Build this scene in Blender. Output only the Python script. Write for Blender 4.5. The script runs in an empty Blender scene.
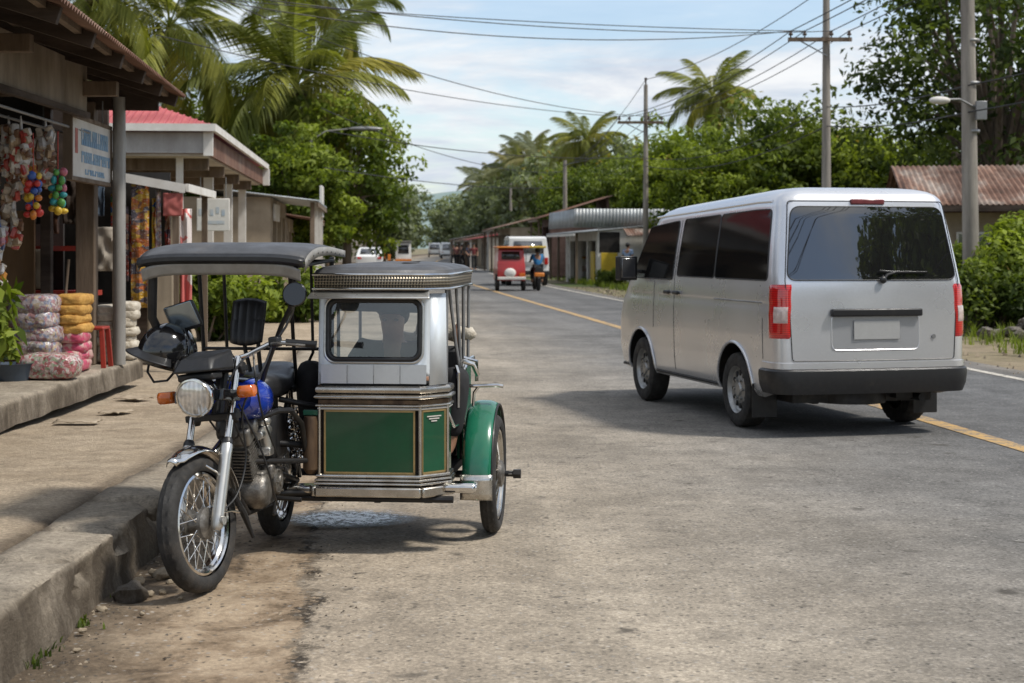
import bpy, bmesh, math, random
import numpy as np
from mathutils import Vector, Matrix, noise
R = math.radians
PI = math.pi
random.seed(11)
SC = bpy.context.scene
COL = SC.collection

# ------------------------------------------------------------------ mesh builder
class MB:
    def __init__(s):
        s.v = []; s.f = []; s.m = []
    def add(s, verts, faces, mi=0):
        o = len(s.v)
        s.v.extend([tuple(v) for v in verts])
        s.f.extend([tuple(i + o for i in f) for f in faces])
        s.m.extend([mi] * len(faces))
        return s
    def box(s, c, d, mi=0, M=None):
        x, y, z = d[0] / 2, d[1] / 2, d[2] / 2
        vs = [Vector((a * x, b * y, e * z)) for e in (-1, 1) for b in (-1, 1) for a in (-1, 1)]
        if M is not None: vs = [M @ v for v in vs]
        vs = [v + Vector(c) for v in vs]
        return s.add(vs, [(0, 2, 3, 1), (4, 5, 7, 6), (0, 1, 5, 4), (2, 6, 7, 3), (0, 4, 6, 2), (1, 3, 7, 5)], mi)
    def bx(s, x0, x1, y0, y1, z0, z1, mi=0):
        return s.box(((x0 + x1) / 2, (y0 + y1) / 2, (z0 + z1) / 2), (x1 - x0, y1 - y0, z1 - z0), mi)
    def bar(s, p0, p1, w, h, mi=0):
        p0 = Vector(p0); p1 = Vector(p1); d = p1 - p0; L = d.length; d.normalize()
        up = Vector((0, 0, 1)) if abs(d.z) < .95 else Vector((0, 1, 0))
        x = d.cross(up).normalized(); z = x.cross(d).normalized()
        M = Matrix((x, d, z)).transposed()
        return s.box((p0 + p1) / 2, (w, L, h), mi, M)
    def tube(s, pts, r, n=10, mi=0, caps=True, closed=False):
        P = [Vector(p) for p in pts]; k = len(P)
        rs = [r] * k if not hasattr(r, '__len__') else list(r)
        T = []
        for i in range(k):
            if closed: t = P[(i + 1) % k] - P[i - 1]
            else: t = P[min(i + 1, k - 1)] - P[max(i - 1, 0)]
            T.append(t.normalized())
        ref = Vector((0, 0, 1)) if abs(T[0].z) < .9 else Vector((1, 0, 0))
        u = T[0].cross(ref).normalized()
        vs = []
        for i in range(k):
            u = (u - T[i] * u.dot(T[i])).normalized()
            w = T[i].cross(u)
            for j in range(n):
                a = 2 * PI * j / n
                vs.append(P[i] + (u * math.cos(a) + w * math.sin(a)) * rs[i])
        fs = []
        for i in range(k if closed else k - 1):
            for j in range(n):
                a = i * n + j; b = i * n + (j + 1) % n
                i2 = (i + 1) % k
                fs.append((a, b, i2 * n + (j + 1) % n, i2 * n + j))
        if caps and not closed:
            fs.append(tuple(range(n - 1, -1, -1))); fs.append(tuple((k - 1) * n + j for j in range(n)))
        return s.add(vs, fs, mi)
    def cyl(s, p0, p1, r0, r1=None, n=14, mi=0):
        return s.tube([p0, p1], [r0, r0 if r1 is None else r1], n, mi)
    def lathe(s, prof, c, ax, n=32, mi=0, mod=None, caps=False):
        c = Vector(c); ax = Vector(ax).normalized()
        ref = Vector((0, 0, 1)) if abs(ax.z) < .9 else Vector((1, 0, 0))
        u = ax.cross(ref).normalized(); w = ax.cross(u)
        vs = []; k = len(prof)
        for j in range(n):
            a = 2 * PI * j / n
            d = u * math.cos(a) + w * math.sin(a)
            for i, (t, r) in enumerate(prof):
                rr = r + (mod(i, j) if mod else 0)
                vs.append(c + ax * t + d * rr)
        fs = []
        for j in range(n):
            j2 = (j + 1) % n
            for i in range(k - 1):
                fs.append((j * k + i, j * k + i + 1, j2 * k + i + 1, j2 * k + i))
        if caps:
            fs.append(tuple(j * k for j in range(n)))
            fs.append(tuple(j * k + k - 1 for j in reversed(range(n))))
        return s.add(vs, fs, mi)
    def sph(s, c, r, nu=16, nv=10, mi=0, fn=None):
        if not hasattr(r, '__len__'): r = (r, r, r)
        vs = []
        for i in range(nv + 1):
            th = PI * i / nv
            for j in range(nu):
                ph = 2 * PI * j / nu
                d = Vector((math.sin(th) * math.cos(ph), math.sin(th) * math.sin(ph), math.cos(th)))
                k = fn(d) if fn else 1
                vs.append((c[0] + d.x * r[0] * k, c[1] + d.y * r[1] * k, c[2] + d.z * r[2] * k))
        fs = []
        for i in range(nv):
            for j in range(nu):
                j2 = (j + 1) % nu
                q = (i * nu + j, (i + 1) * nu + j, (i + 1) * nu + j2, i * nu + j2)
                if i == 0: q = q[:1] + q[1:3]
                elif i == nv - 1: q = (q[0], q[1], q[3])
                fs.append(q)
        return s.add(vs, fs, mi)
    def grid(s, nu, nv, fn, mi=0, flip=False):
        vs = [fn(i / nu, j / nv) for i in range(nu + 1) for j in range(nv + 1)]
        fs = []
        for i in range(nu):
            for j in range(nv):
                a = i * (nv + 1) + j
                q = (a, a + nv + 1, a + nv + 2, a + 1)
                fs.append(q[::-1] if flip else q)
        return s.add(vs, fs, mi)
    def prism(s, poly, z0, z1, mi=0):
        n = len(poly)
        vs = [(p[0], p[1], z0) for p in poly] + [(p[0], p[1], z1) for p in poly]
        fs = [tuple(range(n - 1, -1, -1)), tuple(range(n, 2 * n))]
        for i in range(n):
            j = (i + 1) % n
            fs.append((i, j, n + j, n + i))
        return s.add(vs, fs, mi)
    def xf(s, M, start=0):
        s.v[start:] = [tuple(M @ Vector(v)) for v in s.v[start:]]
        return s
    def build(s, name, mats, parent=None, bevel=0, sharp=35, solid=0, sub=0):
        me = bpy.data.meshes.new(name)
        me.from_pydata(s.v, [], s.f)
        if not hasattr(mats, '__len__'): mats = [mats]
        for m in mats: me.materials.append(m)
        me.polygons.foreach_set('material_index', np.array(s.m, dtype=np.int32))
        me.polygons.foreach_set('use_smooth', np.ones(len(s.f), dtype=bool))
        me.update()
        me.set_sharp_from_angle(angle=R(sharp))
        o = bpy.data.objects.new(name, me); COL.objects.link(o)
        if parent is not None: o.parent = parent
        if solid:
            md = o.modifiers.new('s', 'SOLIDIFY'); md.thickness = solid; md.offset = 0
        if bevel:
            md = o.modifiers.new('b', 'BEVEL'); md.width = bevel; md.segments = 2; md.limit_method = 'ANGLE'; md.angle_limit = R(40)
            md.harden_normals = False
        if sub:
            md = o.modifiers.new('u', 'SUBSURF'); md.levels = sub; md.render_levels = sub
        return o

def thing(name, label, cat, loc=(0, 0, 0), rz=0, group=None):
    o = bpy.data.objects.new(name, None); COL.objects.link(o)
    o.empty_display_size = .2
    o.location = loc; o.rotation_euler = (0, 0, rz)
    return tag(o, label, cat, group)
def tag(o, label, cat, group=None):
    o['label'] = label; o['category'] = cat
    if group: o['group'] = group
    return o
def struct(o):
    o['kind'] = 'structure'; return o
def copy_tree(o, parent=None):
    c = o.copy(); COL.objects.link(c)
    if parent is not None: c.parent = parent
    for ch in list(o.children): copy_tree(ch, c)
    return c
def dup(o, loc, rz=0, label=None, sc=None, group=None):
    c = copy_tree(o); c.location = loc; c.rotation_euler = (0, 0, rz)
    if sc is not None: c.scale = (sc,) * 3 if not hasattr(sc, '__len__') else sc
    if label: c['label'] = label
    if group: c['group'] = group
    return c
def rr(a, b): return random.uniform(a, b)
def rrect(cx, cz, w, h, r, n=6):
    pts = []
    for (sx, sz, a0) in ((1, 1, 0), (-1, 1, 90), (-1, -1, 180), (1, -1, 270)):
        for i in range(n + 1):
            a = R(a0 + 90 * i / n)
            pts.append((cx + sx * (w / 2 - r) + r * math.cos(a), cz + sz * (h / 2 - r) + r * math.sin(a)))
    return pts

# ------------------------------------------------------------------ materials
class NT:
    def __init__(s, name):
        s.m = bpy.data.materials.new(name); s.m.use_nodes = True
        s.t = s.m.node_tree; s.n = s.t.nodes; s.l = s.t.links
        s.b = s.n['Principled BSDF']; s.out = s.n['Material Output']
        s._co = None
    def co(s):
        if s._co is None: s._co = s.n.new('ShaderNodeTexCoord').outputs['Object']
        return s._co
    def nd(s, typ, **kw):
        x = s.n.new(typ)
        for k, v in kw.items(): setattr(x, k, v)
        return x
    def lk(s, a, b): s.l.new(a, b)
    def setin(s, node, key, val):
        if hasattr(val, 'is_output') or isinstance(val, bpy.types.NodeSocket): s.lk(val, node.inputs[key])
        else: node.inputs[key].default_value = val
    def mapping(s, scale=(1, 1, 1), vec=None, loc=(0, 0, 0)):
        x = s.nd('ShaderNodeMapping'); x.inputs['Scale'].default_value = scale; x.inputs['Location'].default_value = loc
        s.lk(vec or s.co(), x.inputs['Vector']); return x.outputs[0]
    def noise(s, scale, detail=4, rough=.55, vec=None, dist=0):
        x = s.nd('ShaderNodeTexNoise'); x.inputs['Scale'].default_value = scale; x.inputs['Detail'].default_value = detail
        x.inputs['Roughness'].default_value = rough; x.inputs['Distortion'].default_value = dist
        s.lk(vec or s.co(), x.inputs['Vector']); return x.outputs['Fac']
    def vor(s, scale, feature='F1', out='Distance', vec=None, rnd=1):
        x = s.nd('ShaderNodeTexVoronoi', feature=feature); x.inputs['Scale'].default_value = scale
        x.inputs['Randomness'].default_value = rnd
        s.lk(vec or s.co(), x.inputs['Vector']); return x.outputs[out]
    def ramp(s, fac, stops, interp='LINEAR'):
        x = s.nd('ShaderNodeValToRGB'); e = x.color_ramp.elements; x.color_ramp.interpolation = interp
        while len(e) < len(stops): e.new(.5)
        for i, (p, c) in enumerate(stops):
            e[i].position = p
            if not hasattr(c, '__len__'): c = (c, c, c)
            e[i].color = (*c[:3], 1)
        s.lk(fac, x.inputs[0]); return x.outputs[0]
    def mix(s, fac, a, b, typ='MIX'):
        x = s.nd('ShaderNodeMix', data_type='RGBA', blend_type=typ)
        s.setin(x, 0, fac)
        for key, v in ((6, a), (7, b)):
            if isinstance(v, (tuple, list)): v = (*v[:3], 1)
            elif isinstance(v, (int, float)): v = (v, v, v, 1)
            s.setin(x, key, v)
        return x.outputs[2]
    def math(s, op, a, b=0, clamp=False):
        x = s.nd('ShaderNodeMath', operation=op, use_clamp=clamp); s.setin(x, 0, a); s.setin(x, 1, b); return x.outputs[0]
    def maprange(s, v, a, b, c=0, d=1, smooth=False):
        x = s.nd('ShaderNodeMapRange', interpolation_type='SMOOTHSTEP' if smooth else 'LINEAR')
        s.setin(x, 0, v)
        for i, q in enumerate((a, b, c, d)): x.inputs[i + 1].default_value = q
        return x.outputs[0]
    def bump(s, h, strength=.3, dist=.02, nrm=None):
        x = s.nd('ShaderNodeBump'); x.inputs['Strength'].default_value = strength; x.inputs['Distance'].default_value = dist
        s.lk(h, x.inputs['Height'])
        if nrm: s.lk(nrm, x.inputs['Normal'])
        s.lk(x.outputs[0], s.b.inputs['Normal']); return x.outputs[0]
    def set(s, **kw):
        names = dict(color='Base Color', rough='Roughness', metal='Metallic', spec='Specular IOR Level', coat='Coat Weight',
                     crough='Coat Roughness', trans='Transmission Weight', ior='IOR', alpha='Alpha', sheen='Sheen Weight')
        for k, v in kw.items():
            if k == 'color' and isinstance(v, tuple): v = (*v[:3], 1)
            s.setin(s.b, names[k], v)
        return s.m

def pmat(name, c, c2=None, scale=6, rough=.6, metal=0, bump=0, bscale=40, coat=0, dirt=0, dirtc=(.12, .09, .06), spec=.5, stretch=(1, 1, 1), lo=.35, hi=.68):
    """procedural surface: two tones of noise, fine grain, patches of dirt, uneven gloss"""
    t = NT(name)
    v = t.mapping(stretch) if stretch != (1, 1, 1) else t.co()
    n1 = t.noise(scale, 5, .6, v)
    c2 = c2 or tuple(x * .78 for x in c)
    col = t.ramp(n1, [(lo, c2), (hi, c)])
    if dirt:
        n2 = t.noise(scale * .45, 6, .65, v, .4)
        k = t.maprange(n2, .62 - dirt * .3, .8, 0, min(1, dirt + .25))
        col = t.mix(k, col, dirtc)
    n3 = t.noise(bscale, 3, .6, v)
    col = t.mix(.18 if bump else .08, col, t.ramp(n3, [(.3, .35), (.7, 1)]), 'MULTIPLY')
    r = t.maprange(n1, .3, .7, min(1, rough * 1.25), rough * .8)
    t.set(color=col, rough=r, metal=metal, coat=coat, spec=spec)
    if bump: t.bump(n3, bump, .01)
    return t.m

def rusty_roof():
    t = NT('rusted sheet roofing')
    v = t.mapping((1, .28, 1)); sh = t.mapping((1.25, .30, .30)); wv = t.vor(1.0, out='Color', vec=sh, rnd=.25); s = t.nd('ShaderNodeSeparateColor'); t.lk(wv, s.inputs[0])
    n = t.noise(1.3, 7, .68, v, .3); n2 = t.noise(6, 6, .7, v)
    c = t.ramp(n, [(.30, (.075, .042, .03)), (.42, (.17, .085, .055)), (.52, (.27, .165, .12)), (.64, (.40, .335, .285)), (.75, (.46, .43, .40))])
    c = t.mix(.75, c, t.ramp(s.outputs[0], [(0, .5), (.5, .9), (1, 1.25)]), 'MULTIPLY'); c = t.mix(.7, c, t.ramp(n2, [(.32, .5), (.65, 1.15)]), 'MULTIPLY')
    t.set(color=c, rough=.8, metal=.1); t.bump(n2, .3, .02); return t.m
MT = {}
def mk():
    P = pmat
    MT['concrete'] = P('concrete', (.36, .31, .25), (.24, .20, .155), 2.2, .9, bump=.5, bscale=60, dirt=.5, dirtc=(.13, .10, .07))
    MT['wood'] = P('weathered wood', (.21, .155, .11), (.10, .07, .045), 5, .85, bump=.3, stretch=(1, 1, .15), dirt=.3)
    MT['darkwood'] = P('dark wood', (.075, .05, .035), (.03, .02, .014), 4, .85, bump=.3, stretch=(.3, .3, 1.5))
    MT['plywood'] = P('grey plywood', (.30, .25, .19), (.19, .15, .105), 3.5, .85, bump=.2, stretch=(1, 1, .3), dirt=.5, dirtc=(.09, .065, .045))
    MT['brownply'] = P('brown plywood', (.26, .15, .07), (.16, .09, .04), 4, .8, stretch=(1, 1, .2), dirt=.3)
    MT['rust'] = P('rusty corrugated iron', (.22, .115, .075), (.13, .065, .045), 1.6, .8, metal=.25, bump=.25, dirt=.45, dirtc=(.28, .23, .19))
    MT['galv'] = P('galvanised iron', (.42, .45, .47), (.30, .32, .33), 1.5, .5, metal=.4, bump=.1, dirt=.35, dirtc=(.25, .2, .16))
    MT['redroof'] = P('faded red roof', (.50, .10, .105), (.34, .065, .07), 1.4, .6, bump=.1, dirt=.25, dirtc=(.3, .14, .13))
    MT['greypaint'] = P('grey painted board', (.42, .41, .40), (.29, .28, .27), 2.5, .7, dirt=.4, dirtc=(.2, .17, .14), stretch=(1, 1, .4))
    MT['whitepaint'] = P('white paint', (.72, .70, .66), (.58, .55, .50), 3, .6, dirt=.3, dirtc=(.35, .3, .24))
    MT['galvpole'] = P('galvanised pipe', (.36, .35, .33), (.25, .24, .22), 5, .5, metal=.3, dirt=.25, stretch=(1, 1, .25))
    MT['polecon'] = P('pole concrete', (.37, .335, .29), (.20, .18, .155), 2.2, .9, bump=.5, stretch=(2.4, 2.4, .3), dirt=.6, dirtc=(.12, .10, .085))
    MT['steel'] = P('dull steel', (.30, .30, .30), None, 8, .5, metal=.6)
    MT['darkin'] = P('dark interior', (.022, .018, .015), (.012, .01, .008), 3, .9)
    MT['plasterw'] = P('pale plaster', (.52, .47, .40), (.38, .33, .27), 1.5, .85, dirt=.4)
    MT['plasterb'] = P('beige plaster', (.40, .33, .24), (.27, .22, .16), 1.5, .85, dirt=.4)
    MT['chrome'] = P('chrome', (.78, .77, .75), (.62, .60, .57), 14, .13, metal=1, dirt=.12, dirtc=(.22, .17, .12))
    MT['rust2'] = rusty_roof()
    MT['stain'] = P('worn stainless sheet', (.66, .64, .60), (.46, .43, .38), 11, .26, metal=1, dirt=.45, dirtc=(.20, .145, .09))
    MT['alu'] = P('cast aluminium', (.40, .38, .35), (.20, .185, .165), 26, .45, metal=.8, bump=.25, bscale=130, dirt=.75, dirtc=(.06, .048, .036))
    MT['forkalu'] = P('satin aluminium', (.62, .61, .58), (.5, .49, .46), 12, .34, metal=.9, dirt=.2)
    MT['black'] = P('black plastic', (.018, .018, .019), (.011, .011, .012), 20, .42, dirt=.12, dirtc=(.06, .05, .04))
    MT['blackgloss'] = P('black gloss shell', (.01, .01, .011), None, 8, .12, coat=.6)
    MT['blackmetal'] = P('black grimy metal', (.022, .021, .021), (.012, .011, .011), 16, .45, metal=.3, dirt=.3, dirtc=(.07, .055, .04))
    MT['vinyl'] = P('black vinyl', (.025, .025, .027), (.016, .016, .017), 10, .42, bump=.12, bscale=260, dirt=.1, dirtc=(.08, .07, .06))
    MT['roofvinyl'] = P('grey black roof vinyl', (.085, .087, .093), (.052, .053, .057), 5, .5, bump=.15, bscale=220, dirt=.25, dirtc=(.16, .14, .12))
    MT['canopylip'] = P('grey canopy lip', (.33, .32, .30), (.24, .23, .21), 7, .5, metal=.2, dirt=.3)
    MT['tyre'] = P('tyre rubber', (.030, .028, .026), (.018, .017, .016), 14, .8, bump=.3, bscale=180, dirt=.35, dirtc=(.10, .08, .06))
    MT['bluetank'] = P('blue tank lacquer', (.012, .055, .48), (.008, .035, .36), 5, .2, metal=.15, coat=1)
    MT['green'] = P('green lacquer', (.003, .078, .032), (.002, .055, .023), 2.5, .22, coat=.5, dirt=.35, dirtc=(.03, .062, .033))
    MT['teal'] = P('teal green lacquer', (.012, .16, .085), (.01, .115, .06), 4, .25, coat=.5, dirt=.2, dirtc=(.07, .10, .07))
    MT['goldline'] = P('gold pinstripe', (.42, .30, .13), None, 20, .4, metal=.5)
    MT['orangelens'] = P('amber lens', (.62, .14, .012), (.45, .09, .008), 30, .12, coat=.5)
    MT['brownrust'] = P('rusty brown metal', (.16, .10, .055), (.06, .035, .02), 7, .5, metal=.4, stretch=(3, 3, .6), dirt=.3, dirtc=(.3, .22, .12))
    MT['brownvinyl'] = P('brown vinyl', (.16, .07, .035), (.09, .04, .02), 8, .5)
    MT['silver'] = None
    MT['skin'] = P('skin', (.36, .20, .125), (.30, .16, .10), 10, .5)
    MT['hair'] = P('black hair', (.012, .01, .009), None, 40, .5)
    MT['blackcloth'] = P('black cloth', (.022, .021, .023), (.013, .013, .014), 12, .9, bump=.2, bscale=90)
    MT['yellowline'] = None
    MT['cable'] = P('cable', (.02, .02, .022), None, 4, .6)
mk()

def car_paint(name, c, metal=.55, rough=.32):
    t = NT(name)
    fl = t.noise(60, 2, .5)
    big = t.noise(1.3, 4, .6)
    col = t.ramp(fl, [(.3, tuple(x * .96 for x in c)), (.7, c)])
    sep = t.nd('ShaderNodeSeparateXYZ'); t.lk(t.co(), sep.inputs[0])
    dz = t.maprange(sep.outputs[2], .25, .85, .32, 0)
    dd = t.math('MULTIPLY', dz, t.maprange(big, .3, .7, .3, 1))
    col = t.mix(dd, col, (.25, .235, .21))
    t.set(color=col, metal=metal, rough=t.maprange(big, .3, .7, rough, rough + .1), coat=.5, crough=.06)
    return t.m
MT['silver'] = car_paint('silver metallic paint', (.72, .725, .745), .66, .24)
MT['whitecar'] = car_paint('white car paint', (.72, .72, .70), 0, .4)

def glass_dark(name, tint=.02, rough=.03):
    t = NT(name); n = t.noise(2.5, 4)
    t.set(color=(tint, tint, tint * 1.05), rough=t.maprange(n, .3, .7, rough, rough * 1.6), spec=.8, ior=1.85); return t.m
MT['privacy'] = glass_dark('tinted window glass', .012, .008)
MT['sideglass'] = glass_dark('tinted side glass', .008, .05)
MT['sideglass'].node_tree.nodes['Principled BSDF'].inputs['IOR'].default_value = 1.28; MT['sideglass'].node_tree.nodes['Principled BSDF'].inputs['Specular IOR Level'].default_value = .25
MT['farglass'] = glass_dark('grey window glass', .06, .1)
def glass_clear(name, tint=(.66, .70, .71), refl=.06):
    t = NT(name)
    tr = t.nd('ShaderNodeBsdfTransparent'); tr.inputs[0].default_value = (*tint, 1)
    gl = t.nd('ShaderNodeBsdfGlossy'); gl.inputs['Roughness'].default_value = .03; gl.inputs[0].default_value = (.9, .92, .95, 1)
    df = t.nd('ShaderNodeBsdfDiffuse'); df.inputs[0].default_value = (.4, .38, .35, 1)
    fr = t.nd('ShaderNodeFresnel'); fr.inputs[0].default_value = 1.5
    k = t.math('ADD', t.math('MULTIPLY', fr.outputs[0], 1.5), refl, True)
    m1 = t.nd('ShaderNodeMixShader'); t.lk(k, m1.inputs[0]); t.lk(tr.outputs[0], m1.inputs[1]); t.lk(gl.outputs[0], m1.inputs[2])
    m2 = t.nd('ShaderNodeMixShader'); t.lk(t.maprange(t.noise(7, 5), .4, .75, .02, .08), m2.inputs[0])
    t.lk(m1.outputs[0], m2.inputs[1]); t.lk(df.outputs[0], m2.inputs[2])
    t.lk(m2.outputs[0], t.out.inputs[0]); return t.m
MT['pane'] = glass_clear('windscreen glass')
def lamp_glass():
    t = NT('ribbed lamp glass')
    w = t.nd('ShaderNodeTexWave', wave_type='BANDS', bands_direction='X'); w.inputs['Scale'].default_value = 14
    t.lk(t.co(), w.inputs[0])
    v = t.vor(30)
    c = t.ramp(w.outputs['Fac'], [(0, (.62, .60, .57)), (1, (.78, .76, .73))])
    c = t.mix(.35, c, t.ramp(v, [(.1, .35), (.7, 1)]), 'MULTIPLY')
    t.set(color=c, rough=.12, metal=.55, coat=1); t.bump(w.outputs['Fac'], .18, .004); return t.m
MT['lens'] = lamp_glass()
def red_lens():
    t = NT('red lamp lens')
    w = t.nd('ShaderNodeTexWave', wave_type='BANDS', bands_direction='Z'); w.inputs['Scale'].default_value = 18
    t.lk(t.co(), w.inputs[0])
    t.set(color=t.ramp(w.outputs['Fac'], [(0, (.36, .008, .01)), (1, (.62, .02, .018))]), rough=.1, coat=1, spec=.6); return t.m
MT['redlens'] = red_lens()
MT['clearlens'] = pmat('clear lamp lens', (.62, .50, .46), (.45, .34, .32), 30, .12, coat=1)

def lattice_mat():
    t = NT('pierced chrome trim')
    s1 = t.nd('ShaderNodeSeparateXYZ'); t.lk(t.co(), s1.inputs[0])
    a = t.math('ADD', s1.outputs[0], s1.outputs[1])
    p = t.math('SINE', t.math('MULTIPLY', t.math('ADD', a, s1.outputs[2]), 210))
    q = t.math('SINE', t.math('MULTIPLY', t.math('SUBTRACT', a, s1.outputs[2]), 210))
    k = t.math('ADD', t.math('MULTIPLY', t.math('MULTIPLY', p, q), .5), .5)
    col = t.ramp(k, [(.30, (.025, .022, .018)), (.60, (.40, .35, .27))])
    t.set(color=col, metal=t.maprange(k, .3, .55, 0, .8), rough=.4); t.bump(k, .6, .006)
    return t.m
MT['lattice'] = lattice_mat()

def pack_mat(name, cols, scale=22, gloss=.25, stretch=(1, 1, 1)):
    t = NT(name)
    oi = t.nd('ShaderNodeObjectInfo')
    va = t.nd('ShaderNodeVectorMath', operation='ADD'); t.lk(t.mapping(stretch), va.inputs[0])
    cb = t.nd('ShaderNodeCombineXYZ'); r = t.math('MULTIPLY', oi.outputs['Random'], 37)
    for i in range(3): t.lk(r, cb.inputs[i])
    t.lk(cb.outputs[0], va.inputs[1])
    dn = t.nd('ShaderNodeTexNoise'); dn.inputs['Scale'].default_value = 11; dn.inputs['Detail'].default_value = 5; t.lk(va.outputs[0], dn.inputs['Vector'])
    ds = t.nd('ShaderNodeVectorMath', operation='SCALE'); ds.inputs['Scale'].default_value = .10; t.lk(dn.outputs['Color'], ds.inputs[0])
    dv = t.nd('ShaderNodeVectorMath', operation='ADD'); t.lk(va.outputs[0], dv.inputs[0]); t.lk(ds.outputs[0], dv.inputs[1])
    x = t.nd('ShaderNodeTexVoronoi'); x.inputs['Scale'].default_value = scale; t.lk(dv.outputs[0], x.inputs['Vector'])
    sp = t.nd('ShaderNodeSeparateColor'); t.lk(x.outputs['Color'], sp.inputs[0])
    n = len(cols)
    c = t.ramp(sp.outputs[0], [(i / n, cc) for i, cc in enumerate(cols)], 'CONSTANT')
    nz = t.noise(14, 4, .6, va.outputs[0])
    c = t.mix(.7, c, t.ramp(nz, [(.32, .2), (.66, 1.05)]), 'MULTIPLY'); c = t.mix(t.maprange(t.noise(33, 3, .6, va.outputs[0]), .60, .68, 0, .6), c, (.75, .72, .68))
    t.set(color=c, rough=gloss, spec=.6); t.bump(t.noise(26, 3, .6, va.outputs[0]), .6, .02); return t.m
MT['snack'] = pack_mat('printed snack packets', [(.45, .36, .27), (.5, .42, .34), (.30, .17, .10), (.55, .5, .45), (.42, .10, .07), (.36, .25, .14)], 42)
MT['bright'] = pack_mat('bright toy packets', [(.6, .06, .04), (.7, .42, .03), (.06, .18, .45), (.10, .34, .10), (.65, .2, .03), (.6, .5, .06)], 14)
MT['pinkpack'] = pack_mat('clear bag of pink packets', [(.5, .36, .34), (.52, .2, .22), (.6, .55, .52), (.4, .13, .13), (.35, .4, .28), (.58, .46, .42)], 38)
MT['mixpack'] = pack_mat('bagged mixed packets', [(.5, .42, .42), (.36, .2, .2), (.5, .4, .28), (.3, .32, .42), (.55, .5, .48), (.4, .24, .26)], 34)
MT['orangestrip'] = pack_mat('yellow and orange sachets', [(.60, .34, .03), (.55, .22, .03), (.25, .12, .08), (.62, .42, .08), (.12, .10, .12), (.5, .14, .04)], 11, .25, (1, 1, 1.9))
MT['redstrip'] = pack_mat('red sachets', [(.42, .04, .03), (.3, .06, .05), (.5, .3, .2), (.45, .08, .05), (.12, .08, .1)], 16)
MT['ricesack'] = pmat('woven white sack', (.62, .57, .48), (.42, .37, .29), 16, .8, bump=.9, bscale=34, dirt=.3, dirtc=(.36, .28, .19))
MT['yellowsack'] = pmat('ochre sack', (.62, .36, .08), (.40, .20, .04), 16, .7, bump=.8, bscale=34)
MT['pinksack'] = pmat('pink sack', (.52, .07, .14), (.52, .34, .30), 13, .5, bump=.8, bscale=34, lo=.45, hi=.55)
MT['redplastic'] = pmat('red plastic', (.36, .035, .02), (.26, .026, .016), 5, .4)
MT['blueplastic'] = pmat('blue grey plastic', (.06, .085, .12), (.04, .06, .09), 5, .4)
# ------------------------------------------------------------------ camera, sky, sun
SUN = Vector((.545, -.17, .82)).normalized()
def world():
    w = bpy.data.worlds.new("World"); SC.world = w; w.use_nodes = True
    t = w.node_tree; n = t.nodes; l = t.links
    bg = n['Background']; bg.inputs[1].default_value = .162
    sky = n.new('ShaderNodeTexSky'); sky.sky_type = 'NISHITA'; sky.sun_disc = False
    sky.sun_elevation = math.asin(SUN.z); sky.sun_rotation = math.atan2(SUN.x, SUN.y)
    sky.air_density = 1.0; sky.dust_density = .5; sky.ozone_density = 1.6
    tc = n.new('ShaderNodeTexCoord'); sp = n.new('ShaderNodeSeparateXYZ'); l.new(tc.outputs['Generated'], sp.inputs[0])
    def m(op, a, b=0):
        x = n.new('ShaderNodeMath'); x.operation = op
        for i, q in enumerate((a, b)):
            if isinstance(q, bpy.types.NodeSocket): l.new(q, x.inputs[i])
            else: x.inputs[i].default_value = q
        return x.outputs[0]
    dz = m('ADD', m('ABSOLUTE', sp.outputs[2]), .10)
    cb = n.new('ShaderNodeCombineXYZ')
    l.new(m('DIVIDE', sp.outputs[0], dz), cb.inputs[0]); l.new(m('DIVIDE', sp.outputs[1], dz), cb.inputs[1])
    cb.inputs[2].default_value = 3.7
    def noise(sc, d, r, dist=0):
        x = n.new('ShaderNodeTexNoise'); x.inputs['Scale'].default_value = sc; x.inputs['Detail'].default_value = d
        x.inputs['Roughness'].default_value = r; x.inputs['Distortion'].default_value = dist
        l.new(cb.outputs[0], x.inputs['Vector']); return x.outputs['Fac']
    def ramp(f, a, b, c0, c1):
        x = n.new('ShaderNodeValToRGB'); e = x.color_ramp.elements
        e[0].position = a; e[1].position = b; e[0].color = (*c0, 1); e[1].color = (*c1, 1)
        x.color_ramp.interpolation = 'EASE'
        l.new(f, x.inputs[0]); return x.outputs[0]
    cover = ramp(noise(.95, 8, .62, .5), .38, .62, (.22,) * 3, (1, 1, 1))
    shade = ramp(noise(1.3, 8, .62, .3), .34, .66, (3.8, 4.25, 4.95), (5.9, 6.0, 6.1))
    mx = n.new('ShaderNodeMix'); mx.data_type = 'RGBA'; l.new(cover, mx.inputs[0]); l.new(sky.outputs[0], mx.inputs[6]); l.new(shade, mx.inputs[7])
    l.new(mx.outputs[2], bg.inputs[0])
world()
sl = bpy.data.lights.new('sun', 'SUN'); sl.energy = 3.8; sl.angle = R(7); sl.color = (1, .95, .87)
so = bpy.data.objects.new('sun', sl); COL.objects.link(so)
so.rotation_euler = SUN.to_track_quat('Z', 'Y').to_euler(); so.location = (20, -10, 40)

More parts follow.
